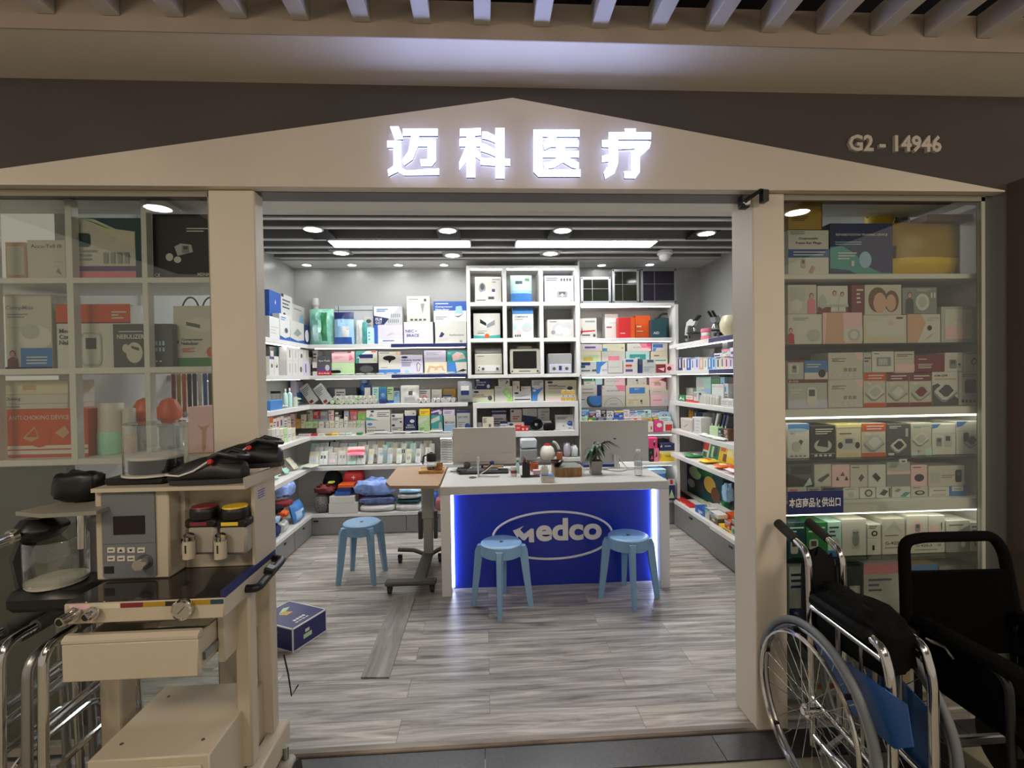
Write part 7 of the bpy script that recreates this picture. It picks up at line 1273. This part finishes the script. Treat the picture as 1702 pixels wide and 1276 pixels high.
# vaporizers
for i, (px, c, tg) in enumerate(((340, 'mr', 'mr'), (391, 'y', 'y'))):
    x, zt = am(px, 836, 1.60); zb = am(px, 918, 1.60)[1]; H_ = zt-zb
    v = MB().box((x-.042, ay(1.575), zb), (x+.045, ay(1.655), zb+H_*.62), mat('vaporizer_grey', 'a09a90', .45), .01).box((x-.048, ay(1.57), zb+H_*.55), (x+.049, ay(1.655), zb+H_*.72), M_black, .006).build('vaporizer', AT)
    MB().lathe([(.040, 0), (.042, .02), (.040, .032), (.038, .034)], M_black, (x, ay(1.60), zb+H_*.72), 24).build('dial', v); o = MB().lathe([(.038, .034), (.036, .038), (0, .039)], P(c), (x, ay(1.60), zb+H_*.72), 24).build('dial_cap', v)
    MB().box((x-.030, ay(1.569), zb+H_*.60), (x+.022, ay(1.5705), zb+H_*.67), P(tg)).build('name_plate', v, False)
    MB().cyl((x-.025, ay(1.555), zb+.0), (x-.025, ay(1.555), zb+H_*.34), .018, M_am, 16).build('filler', v); MB().cyl((x-.025, ay(1.555), zb+H_*.34), (x-.022, ay(1.55), zb+H_*.46), .015, M_chrome, 16).build('filler_cap', v); MB().box((x-.027, ay(1.536), zb+.02), (x-.023, ay(1.54), zb+.045), P('k')).build('sight_glass', v, False)
# top tray
tx0 = am(148, 800, 1.55)[0]; tx1 = am(408, 803, 1.55)[0]
MB().prism([(tx0, ay(1.555)), (tx1, ay(1.545)), (XRt+.012, ay(1.72)), (XRt+.012, ay(1.80)), (tx0, ay(1.80))], (0, 0, .012), M_am, (0, 0, bz1), (1, 0, 0), (0, 1, 0)).prism([(tx1, ay(1.545)), (XRt+.014, ay(1.722)), (XRt+.014, ay(1.80)), (XRt+.002, ay(1.80)), (XRt+.002, ay(1.735)), (tx1-.01, ay(1.556))], (0, 0, .028), M_am, (0, 0, bz1+.006), (1, 0, 0), (0, 1, 0)).build('top_tray', AT)
o = MB(); 
for i in range(4): o.box((XRt+.0005, ay(1.64), bz1-.03-.008*i), (XRt+.0012, ay(1.64)+(.045 if i else .05), bz1-.027-.008*i), P('b'))
o.build('sticker', AT, False)
# drawer (pulled out) and its housing
dx0, dz1 = am(101, 1064, 1.40); dx1, dz0 = am(330, 1124, 1.40)
dr = MB().box((dx0, ay(1.40), dz0), (dx1, ay(1.42), dz1-.014), M_am, .003).prism([(ay(1.40), dz1-.012), (ay(1.40), dz1-.004), (ay(1.412), dz1+.006), (ay(1.425), dz1+.006), (ay(1.425), dz1-.012)], (dx1-dx0, 0, 0), M_am, (dx0, 0, 0), (0, 1, 0), (0, 0, 1)).box((dx0+.03, ay(1.42), dz0+.01), (dx1-.005, ay(1.66), dz0+.016), M_am).box((dx1-.012, ay(1.42), dz0+.015), (dx1-.005, ay(1.66), dz1-.01), M_am).box((dx0+.03, ay(1.42), dz0+.015), (dx0+.037, ay(1.66), dz1-.01), M_am).build('drawer', AT)
MB().box((dx1-.004, ay(1.43), dz0+.03), (dx1+.004, ay(1.68), dz0+.052), M_steel).build('slide', dr)
pouch_mesh(.30, .16, .04, 'lg', (), 77, m=M_film).build('plastic_bag', dr, True, (dx0+.17, ay(1.55), dz1-.03), (-PI/2+.1, 0, .05))
hx = am(362, 1070, 1.50)[0]; MB().box((hx, ay(1.50), am(360, 1101, 1.50)[1]), (hx+.02, ay(1.76), wz0), M_am, .002).box((dx0+.02, ay(1.56), am(360, 1101, 1.50)[1]), (dx0+.04, ay(1.76), wz0), M_am, .002).box((dx0+.02, ay(1.74), am(360, 1101, 1.50)[1]), (hx+.02, ay(1.76), wz0), M_am).build('drawer_housing', AT)
# posts, base cabinet, rails, casters
px1 = am(410, 1100, 1.60)[0]
MB().box((px1-.024, ay(1.575), .26), (px1+.024, ay(1.625), wz0+.05), M_am, .006).build('post', AT)
MB().box((am(432, 1100, 1.74)[0], ay(1.72), .26), (am(456, 1100, 1.74)[0], ay(1.77), wz0+.05), M_am, .004).build('post', AT)
pl = am(195, 1170, 1.66)[0]; MB().box((pl-.035, ay(1.63), .26), (pl+.035, ay(1.70), wz0), M_am, .006).build('post', AT)
kx0, kz = am(143, 1240, 1.39); kx1, _ = am(347, 1232, 1.39); kz = .45
kb = MB().box((kx0, ay(1.39), .14), (kx1, ay(1.72), kz), M_am, .004).build('lower_cabinet', AT)
MB().box((kx0+.02, ay(1.386), .16), (kx1-.02, ay(1.392), kz-.05), M_am, .002).box((kx0+.02, ay(1.384), kz-.043), (kx1-.02, ay(1.392), kz-.026), M_am, .003).build('drawer_front', kb)
for sx, sy in ((kx0+.05, 1.45), (kx1-.05, 1.45), (kx0+.05, 1.66)): MB().cyl((sx, ay(sy), kz), (sx, ay(sy), kz+.0015), .005, P('dg'), 10).build('screw', kb, False)
rx = am(480, 1165, 1.79)[0]
MB().box((rx-.055, ay(1.36), .17), (rx, ay(1.80), .26), M_am, .006).build('base_rail', AT); MB().box((kx0-.03, ay(1.40), .15), (kx0+.02, ay(1.78), .23), M_am, .006).build('base_rail', AT); MB().box((kx0, ay(1.60), .15), (rx-.03, ay(1.70), .22), M_am, .004).build('cross_beam', AT)
for cx_, cy_ in ((rx+.005, 1.74), (rx-.02, 1.42), (kx0-.0, 1.44), (kx0, 1.74)):
    c_ = MB().box((cx_-.028, ay(cy_)-.03, .10), (cx_+.028, ay(cy_)+.03, .155), mat('caster_grey', 'a7a59f', .5), .01).cyl((cx_, ay(cy_), .15), (cx_, ay(cy_), .2), .012, M_steel).build('caster', AT)
    for s_ in (-1, 1): MB().cyl((cx_+s_*.012, ay(cy_), .068), (cx_+s_*.032, ay(cy_), .068), .068, M_rubber, 24).cyl((cx_+s_*.031, ay(cy_), .068), (cx_+s_*.034, ay(cy_), .068), .035, MATS['caster_grey'], 20).build('wheel', c_)
hx0, hz0 = am(405, 990, 1.55); hx1, hz1 = am(452, 957, 1.74)
MB().tube(fillet([(wx1, ay(1.55), wz1-.03), (wx1+.035, ay(1.55), wz1-.03), (wx1+.04, ay(1.73), wz1-.005), (wx1, ay(1.74), wz1-.005)], .03), [.013]*14, M_black, 10).build('push_handle', AT)
MB().tube([(XRt+.01, ay(1.79), .50), (XRt+.02, ay(1.80), .42), (XRt+.03, ay(1.80), .34), (XRt+.055, ay(1.80), .38)], .003, M_black, 6).build('cable', AT)
# absorber unit on the left side
ux, uz = am(85, 930, 1.58)
ab = MB().box((ux-.10, ay(1.52), uz-.145), (ux+.13, ay(1.70), uz-.08), M_black, .02).box((ux-.09, ay(1.52), uz+.065), (ux+.02, ay(1.66), uz+.135), M_black, .03).tube([(ux-.09, ay(1.6), uz-.1), (ux-.11, ay(1.6), uz), (ux-.07, ay(1.6), uz+.1)], .025, M_black).box((ux+.08, ay(1.6), uz-.14), (bx0+.02, ay(1.66), uz-.09), M_black, .01).build('absorber', AT)
MB().lathe([(.078, 0), (.08, .005), (.08, .13), (.078, .135), (.074, .135)], M_clear, (ux, ay(1.60), uz-.07), 28).build('canister', ab); MB().lathe([(.074, 0), (.078, .006), (.078, .014), (0, .016)], P('ow'), (ux, ay(1.60), uz-.078), 28).build('canister_base', ab)
for dx, dz in ((-.045, .10), (-.13, -.15)): MB().cyl((ux+dx, ay(1.53), uz+dz), (ux+dx-.03, ay(1.43), uz+dz-.015), .014, M_chrome, 16).cyl((ux+dx-.002, ay(1.52), uz+dz-.001), (ux+dx-.006, ay(1.505), uz+dz-.003), .02, M_chrome, 16).cyl((ux+dx-.0302, ay(1.4295), uz+dz-.0152), (ux+dx-.0305, ay(1.4285), uz+dz-.0153), .0105, M_black, 14).build('hose_port', ab)
MB().cyl((ux+.11, ay(1.56), uz+.04), (ux+.11, ay(1.56), uz+.15), .012, M_chrome).build('valve_rod', ab)
sx, sz = am(110, 848, 1.56); MB().prism([(sx-.13, ay(1.56)-.02), (sx-.02, ay(1.50)), (sx+.12, ay(1.52)), (sx+.12, ay(1.68)), (sx, ay(1.70)), (sx-.09, ay(1.64))], (0, 0, .012), mat('shelf_grey_green', '87857a', .5), (0, 0, sz-.006), (1, 0, 0), (0, 1, 0)).build('side_tray', AT)
lump_mesh(.15, .10, .10, M_black, 8, .15).build('breathing_bag', AT, True, (sx-.04, ay(1.66), sz+.006))
# things on the top tray
TT = bz1+.0125
x, _ = PY(258, 740, 1.66); t = thing('glass_canister', 'clear cylinder canister with white rim on a black base, on the machine\'s top tray', 'canister', (x, 1.665, TT)); HJ = PY(261, 702, 1.66)[1]-TT
MB().box((-.115, -.075, 0), (.066, .085, .022), M_black, .006).build('base', t); MB().lathe([(.084, .022), (.09, .026), (.09, HJ-.004), (.086, HJ), (.083, HJ)], M_clear, n=32).build('cylinder', t); MB().lathe([(.072, .023), (.075, .026), (.075, .075), (.07, .078)], M_black, n=28).build('inner_bellows', t); MB().lathe([(.076, .074), (.079, .077), (.079, .084), (0, .085)], P('ow'), n=28).build('bellows_top', t); MB().lathe([(.089, .0225), (.094, .0235), (.094, .029), (.089, .03)], P('ow'), n=28).build('rim', t)
def shoe(lb, x, y, rz, z):
    t = thing('clog', lb, 'shoe', (x, y, z), rz, 'pair of black clogs'); t.scale = (.85, .85, .85); M_cl = mat('clog_black', '1a191b', .45); vs = []; n = 18
    prof = ((-.145, .012, .035), (-.13, .045, .055), (-.09, .052, .075), (-.03, .05, .095), (.03, .046, .105), (.09, .046, .085), (.13, .038, .075), (.142, .012, .06))
    for px_, w_, h in prof:
        for k in range(n):
            a = 2*PI*k/n; yy = math.copysign(abs(math.cos(a))**.7, math.cos(a))*w_; zz = (math.sin(a)+1)/2
            vs.append((px_, yy*(1 if zz < .5 else 1-.35*(zz-.5)*2), zz*h))
    fs = [(i*n+k, (i+1)*n+k, (i+1)*n+(k+1) % n, i*n+(k+1) % n) for i in range(len(prof)-1) for k in range(n)]+[tuple(range(n))[::-1], tuple(range((len(prof)-1)*n, len(prof)*n))]
    MB().add(vs, fs, M_cl).build('upper', t)
    MB().prism([(-.146, 0), (-.12, -.048), (-.05, -.054), (.08, -.047), (.14, -.03), (.145, 0), (.14, .03), (.08, .047), (-.05, .054), (-.12, .048)], (0, 0, .018), M_rubber, (0, 0, 0), (1, 0, 0), (0, 1, 0)).build('sole', t)
    MB().prism(ell(.07, 0, .055, .034), (0, 0, .03), M_void, (0, 0, .075), (1, 0, 0), (0, 1, 0)).build('lining', t); MB().tube([(.02, -.044, .095), (.06, -.05, .115), (.12, -.04, .10), (.14, 0, .095), (.12, .04, .10), (.06, .05, .115), (.02, .044, .095)], .009, M_cl, 8).build('strap', t)
    MB().tube([(-.135, -.042, .038), (-.08, -.057, .036), (-.03, -.055, .052), (.02, -.049, .085)], .0035, P('w'), 6).build('white_piping', t); MB().cyl((.03, -.044, .085), (.028, -.054, .087), .010, P('r'), 12).build('strap_button', t)
sx, _ = PY(368, 775, 1.62); shoe('black clog with white piping lying nearer the camera on the machine\'s top tray', sx-.029, 1.606, .0, TT); sx, _ = PY(425, 765, 1.73); shoe('black clog behind the other one, at the tray\'s raised right edge', sx-.035, 1.735, .12, TT+.024)

# ================================================================ WALKING FRAMES
def walker(lb, X, Y, rz, dark=False):
    t = thing('walking_frame', lb, 'walking frame', (X, Y, 0), rz, 'folded aluminium walking frames'); W_ = .40; H_ = .735
    for k, dx in enumerate((0, -.045)):
        mb = MB().tube(fillet([(dx, -W_/2, .03), (dx, -W_/2+.02, H_-.03*k), (dx, W_/2-.02, H_-.03*k), (dx, W_/2, .03)], .06), .0135, M_steel if k else M_chrome, 10); mb.build('side_frame', t)
        for s_ in (-1, 1): MB().cyl((dx, s_*W_/2, 0), (dx, s_*W_/2, .05), .018, M_rubber, 12).build('rubber_foot', t)
    MB().tube([(0, -W_/2+.012, .50), (0, W_/2-.012, .52)], .010, M_chrome, 8).build('crossbar', t); MB().tube(fillet([(0, -W_/2+.008, .30), (.004, -W_/2+.06, .36), (.004, W_/2-.06, .36), (0, W_/2-.008, .30)], .03), .010, M_chrome, 8).build('crossbar', t)
    MB().tube([(-.045, -W_/2+.012, .46), (-.045, W_/2-.012, .46)], .010, M_steel, 8).build('crossbar', t); MB().tube([(0, -.07, H_), (0, .07, H_)], .019, mat('grip_grey', '4a4844', .7), 12).build('hand_grip', t); MB().tube([(-.045, -.07, H_-.03), (-.045, .07, H_-.03)], .019, MATS['grip_grey'], 12).build('hand_grip', t)
x, _ = PY(58, 1150, 1.44); walker('folded chrome walking frame nearest the machine\'s open drawer', x, 1.65, 0)
x, _ = PY(20, 1150, 1.52); walker('folded chrome walking frame in the middle of the three left of the machine', x, 1.67, 0)
x, _ = PY(-20, 1150, 1.50); walker('folded chrome walking frame at the far left edge', x-.03, 1.65, 0)
t = thing('suction_trolley', 'purple-grey suction trolley standing behind the left window glass', 'suction unit', (-1.72, 2.21, 0)); M_pg = mat('purple_grey', '6b626c', .4)
MB().box((-.07, -.06, .06), (.07, .08, .92), M_pg, .012).build('body', t); MB().box((-.05, -.05, .92), (.05, .07, 1.10), M_pg, .04).build('pump_head', t); MB().tube(fillet([(-.06, 0, 1.05), (-.12, -.02, 1.13), (-.11, -.02, 1.0), (-.07, 0, .95)], .03), .006, M_black, 6).build('hose', t)
for s_ in (-1, 1): MB().cyl((s_*.05-.01, 0, .03), (s_*.05+.01, 0, .03), .03, M_rubber).build('wheel', t)

# ================================================================ WHEELCHAIRS IN FRONT OF THE RIGHT WINDOW
WO = Vector((1.2, 1.62, 0)); wt = thing('wheelchair', 'folded chrome wheelchair with a blue side panel and large spoked wheel', 'wheelchair', WO)
def wl(x, y, z): return (x-WO.x, y-WO.y, z)
def wheel(x, yc, R, name_p, side):
    c = wl(x, yc, R)
    w_ = MB().tube([(c[0], c[1]+(R-.013)*math.cos(a*PI/32), c[2]+(R-.013)*math.sin(a*PI/32)) for a in range(64)], .0135, mat('tyre_grey', '6d7276', .55), 10, True).build('wheel', wt)
    MB().tube([(c[0], c[1]+(R-.034)*math.cos(a*PI/32), c[2]+(R-.034)*math.sin(a*PI/32)) for a in range(64)], .008, M_steel, 8, True).build('wheel_rim', w_)
    MB().tube([(c[0]-.028*side, c[1]+(R-.050)*math.cos(a*PI/32), c[2]+(R-.050)*math.sin(a*PI/32)) for a in range(64)], .008, M_chrome, 8, True).build('hand_rim', w_)
    mb = MB()
    for k in range(6):
        a = k*PI/3+.3; mb.box((c[0]-.028*side, c[1]+(R-.045)*math.cos(a)-.006, c[2]+(R-.045)*math.sin(a)-.006), (c[0], c[1]+(R-.036)*math.cos(a)+.006, c[2]+(R-.036)*math.sin(a)+.006), M_black)
    mb.build('rim_clip', w_)
    mb = MB()
    for k in range(28):
        a = 2*PI*k/28; b = a+(.9 if k % 2 else -.9); s_ = .018*(1 if k % 4 < 2 else -1)
        mb.cyl((c[0]+s_, c[1]+.02*math.cos(b), c[2]+.02*math.sin(b)), (c[0], c[1]+(R-.036)*math.cos(a), c[2]+(R-.036)*math.sin(a)), .0014, M_chrome, 5)
    mb.build('spokes', w_); MB().cyl((c[0]-.032*side, c[1], c[2]), (c[0]+.032*side, c[1], c[2]), .013, M_chrome, 14).cyl((c[0]-.022*side, c[1], c[2]), (c[0]-.018*side, c[1], c[2]), .022, M_chrome, 14).build('hub', w_)
wheel(1.135, 1.625, .305, 'wheel', 1); wheel(1.385, 1.625, .305, 'wheel', -1)
for k, xx in enumerate((1.195, 1.325)):
    fl_ = 'near' if k == 0 else 'far'
    MB().tube(fillet([wl(xx, 1.70, .12), wl(xx, 1.71, .55), wl(xx, 1.72, .83), wl(xx, 1.83, .862)], .05), .0125, M_chrome, 10).build('back_post', wt)
    MB().tube([wl(xx, 1.795, .852), wl(xx, 1.905, .884)], [.017, .019], mat('grip_black', '20201e', .7), 12).build('push_grip', wt)
    MB().tube(fillet([wl(xx, 1.70, .635), wl(xx, 1.385, .625)], .02), .0115, M_chrome, 10).build('arm_tube', wt)
    MB().tube(fillet([wl(xx, 1.46, .668), wl(xx, 1.385, .665), wl(xx, 1.355, .58), wl(xx, 1.345, .06)], .06), .0145, M_chrome, 10).build('front_post', wt)
    MB().tube([wl(xx, 1.70, .30), wl(xx, 1.345, .26)], .0115, M_chrome, 10).build('seat_tube', wt); MB().tube([wl(xx, 1.70, .16), wl(xx, 1.345, .14)], .0115, M_chrome, 10).build('lower_tube', wt)
    MB().tube([wl(xx, 1.57, .63), wl(xx, 1.565, .30)], .009, M_steel, 8).tube([wl(xx, 1.47, .63), wl(xx, 1.465, .28)], .006, M_steel, 8).build('arm_strut', wt)
    MB().box(wl(xx-.022, 1.42, .648), wl(xx+.022, 1.70, .690), mat('arm_pad', '0a0909', .6, spec=.15), .012).build('arm_pad', wt)
    pts = [PX(px, py, xx) for px, py in (((1362, 1062), (1440, 1115), (1520, 1170), (1531, 1240), (1500, 1244), (1430, 1185), (1385, 1115)))]
    if k: pts = [(y+.0, z) for y, z in [(1.66, .55), (1.37, .46), (1.36, .22), (1.45, .24), (1.62, .4)]]
    o = MB().prism([(y-WO.y, z) for y, z in pts], (.004, 0, 0), mat('panel_blue', '1f4a80', .3), (xx-WO.x+(.016 if k else -.024), 0, 0), (0, 1, 0), (0, 0, 1)).build('side_panel', wt); o['label'] = 'blue side panel'
    MB().cyl(wl(xx-.012, 1.40, .075), wl(xx+.012, 1.40, .075), .075, M_rubber, 22).cyl(wl(xx-.014, 1.40, .075), wl(xx+.014, 1.40, .075), .03, M_steel, 14).build('front_caster', wt)
    MB().box(wl(xx-.07+.14*k, 1.22, .10), wl(xx+.0+.14*k, 1.34, .112), M_black, .003).cyl(wl(xx, 1.345, .10), wl(xx, 1.30, .10), .010, M_chrome).build('foot_plate', wt)
MB().box(wl(1.17, 1.45, .17), wl(1.20, 1.49, .27), M_black, .004).cyl(wl(1.16, 1.44, .22), wl(1.16, 1.55, .20), .007, M_chrome).build('brake', wt)
MB().tube([wl(1.195, 1.66, .12), wl(1.325, 1.5, .42)], .010, M_steel, 8).tube([wl(1.325, 1.66, .12), wl(1.195, 1.5, .42)], .010, M_steel, 8).build('cross_brace', wt)
lump_mesh(.13, .06, .42, fab('k'), 21, .12, 4).build('back_fabric', wt, True, wl(1.26, 1.755, .42))
lump_mesh(.15, .36, .20, mat('seat_black', '0a0a0b', .8, bump=.3, spec=.12), 22, .14, 4).build('seat_fabric', wt, True, wl(1.265, 1.56, .535))
# black transport chair behind it
BO = Vector((1.69, 1.55, 0)); bt = thing('wheelchair', 'black padded wheelchair with a looped push handle, right of the chrome wheelchair', 'wheelchair', BO); M_bf = mat('black_nylon', '060606', .9, bump=.15, scale=60, spec=.05); M_foam = mat('black_foam', '080707', .85, spec=.08)
def bl(px, py, Y): x, z = PY(px, py, Y); return (x-BO.x, Y-BO.y, z)
lp_ = [bl(1508, 1085, 1.60), bl(1506, 1000, 1.64), bl(1502, 900, 1.69), bl(1530, 893, 1.70), bl(1650, 890, 1.70), bl(1668, 915, 1.69), bl(1688, 1020, 1.63), bl(1692, 1090, 1.58)]
MB().tube(fillet(lp_, .05), .019, M_foam, 12).build('push_handle', bt)
b0, b1, b2, b3 = bl(1506, 952, 1.655), bl(1680, 948, 1.655), bl(1690, 1085, 1.58), bl(1508, 1090, 1.60)
MB().add([b0, b1, b2, b3]+[(p[0], p[1]+.02, p[2]) for p in (b0, b1, b2, b3)], [(3, 2, 1, 0), (4, 5, 6, 7), (0, 1, 5, 4), (1, 2, 6, 5), (2, 3, 7, 6), (3, 0, 4, 7)], M_bf).build('back_fabric', bt)
sx0, sx1 = b3[0]+.045, b2[0]+.02
MB().box((sx0, -.30, .40), (sx1, .06, .47), M_bf, .025).build('seat', bt); MB().box((sx0+.02, -.34, .16), (sx1-.02, -.29, .44), M_bf, .02).build('calf_panel', bt)
for sx_ in (sx0, sx1):
    MB().box((sx_-.028, -.27, .60), (sx_+.028, .06, .645), M_foam, .015).build('arm_pad', bt); MB().tube(fillet([(sx_, .05, .10), (sx_, .06, .62), (sx_, -.24, .60), (sx_, -.26, .08)], .05), .012, M_black, 10).build('side_frame', bt)
    MB().box((sx_-.004, -.22, .44), (sx_+.004, .04, .60), M_bf).build('side_cloth', bt, False)
    for yy, R in ((.03, .15), (-.24, .085)): w_ = MB().cyl((sx_-.016, yy, R), (sx_+.016, yy, R), R, M_rubber, 26).build('wheel', bt); MB().cyl((sx_-.018, yy, R), (sx_+.018, yy, R), R*.55, M_black, 20).cyl((sx_-.02, yy, R), (sx_+.02, yy, R), R*.15, M_steel, 12).build('wheel_hub', w_)
    MB().tube([(sx_, -.26, .30), (sx_*.96, -.40, .12)], .011, M_chrome, 10).box((sx_*.55-.07, -.46, .085), (sx_*.55+.07, -.36, .10), M_black, .006).build('foot_rest', bt)
    MB().tube([(sx_-.02, .0, .585), (sx_-.01, -.06, .59), (sx_-.02, -.1, .57)], .008, M_chrome, 8).build('lock_lever', bt)
MB().box((sx0, -.02, .22), (sx1, .0, .25), M_steel, .004).build('cross_brace', bt)
lump_mesh(.17, .30, .09, M_bf, 31, .1, 4).build('folded_belt', bt, True, (sx0+.10, -.10, .60-.12))
# ================================================================ FINISHING
KEEP = {'shelf_board', 'lattice_shelf', 'display_cabinet', 'cube_shelf', 'open_box_shelf', 'downlight', 'light_panel', 'sign_letter', 'unit_number_sign', 'dome_camera', 'window_notice', 'hanging_rail', 'display_riser',
        'base_cabinet', 'reception_counter', 'overbed_table', 'plastic_stool', 'security_camera', 'stethoscope', 'hanging_strap', 'price_tag', 'wheelchair', 'anesthesia_machine', 'walking_frame'}
tops = [o for o in COL.objects if o.parent is None and 'category' in o]
for o in tops:
    if o.name.split('.')[0] not in KEEP: o.location.z += .0009          # goods rest on, not in, their shelf
NTH = ['first', 'second', 'third', 'fourth', 'fifth', 'sixth', 'seventh', 'eighth', 'ninth', 'tenth', 'eleventh', 'twelfth', 'thirteenth', 'fourteenth', 'fifteenth', 'sixteenth']
CARD = ['one', 'two', 'three', 'four', 'five', 'six', 'seven', 'eight', 'nine', 'ten', 'eleven', 'twelve', 'thirteen', 'fourteen', 'fifteen', 'sixteen']
by = {}
for o in tops: by.setdefault(o['label'], []).append(o)
for lb, os_ in by.items():
    n = len(os_)
    if n < 2 or n > len(NTH): continue
    if n > 10 and all('group' in o for o in os_) and len({o['group'] for o in os_}) == 1: continue
    if 'stack' in lb:
        os_.sort(key=lambda o: -o.location.z); tail = 'from the top'
    else:
        os_.sort(key=lambda o: (o.location-CAM).dot(RT)/(o.location-CAM).dot(fw)); tail = 'from the left'
    for i, o in enumerate(os_): o['label'] = '%s, %s %s' % (lb, NTH[i], tail)
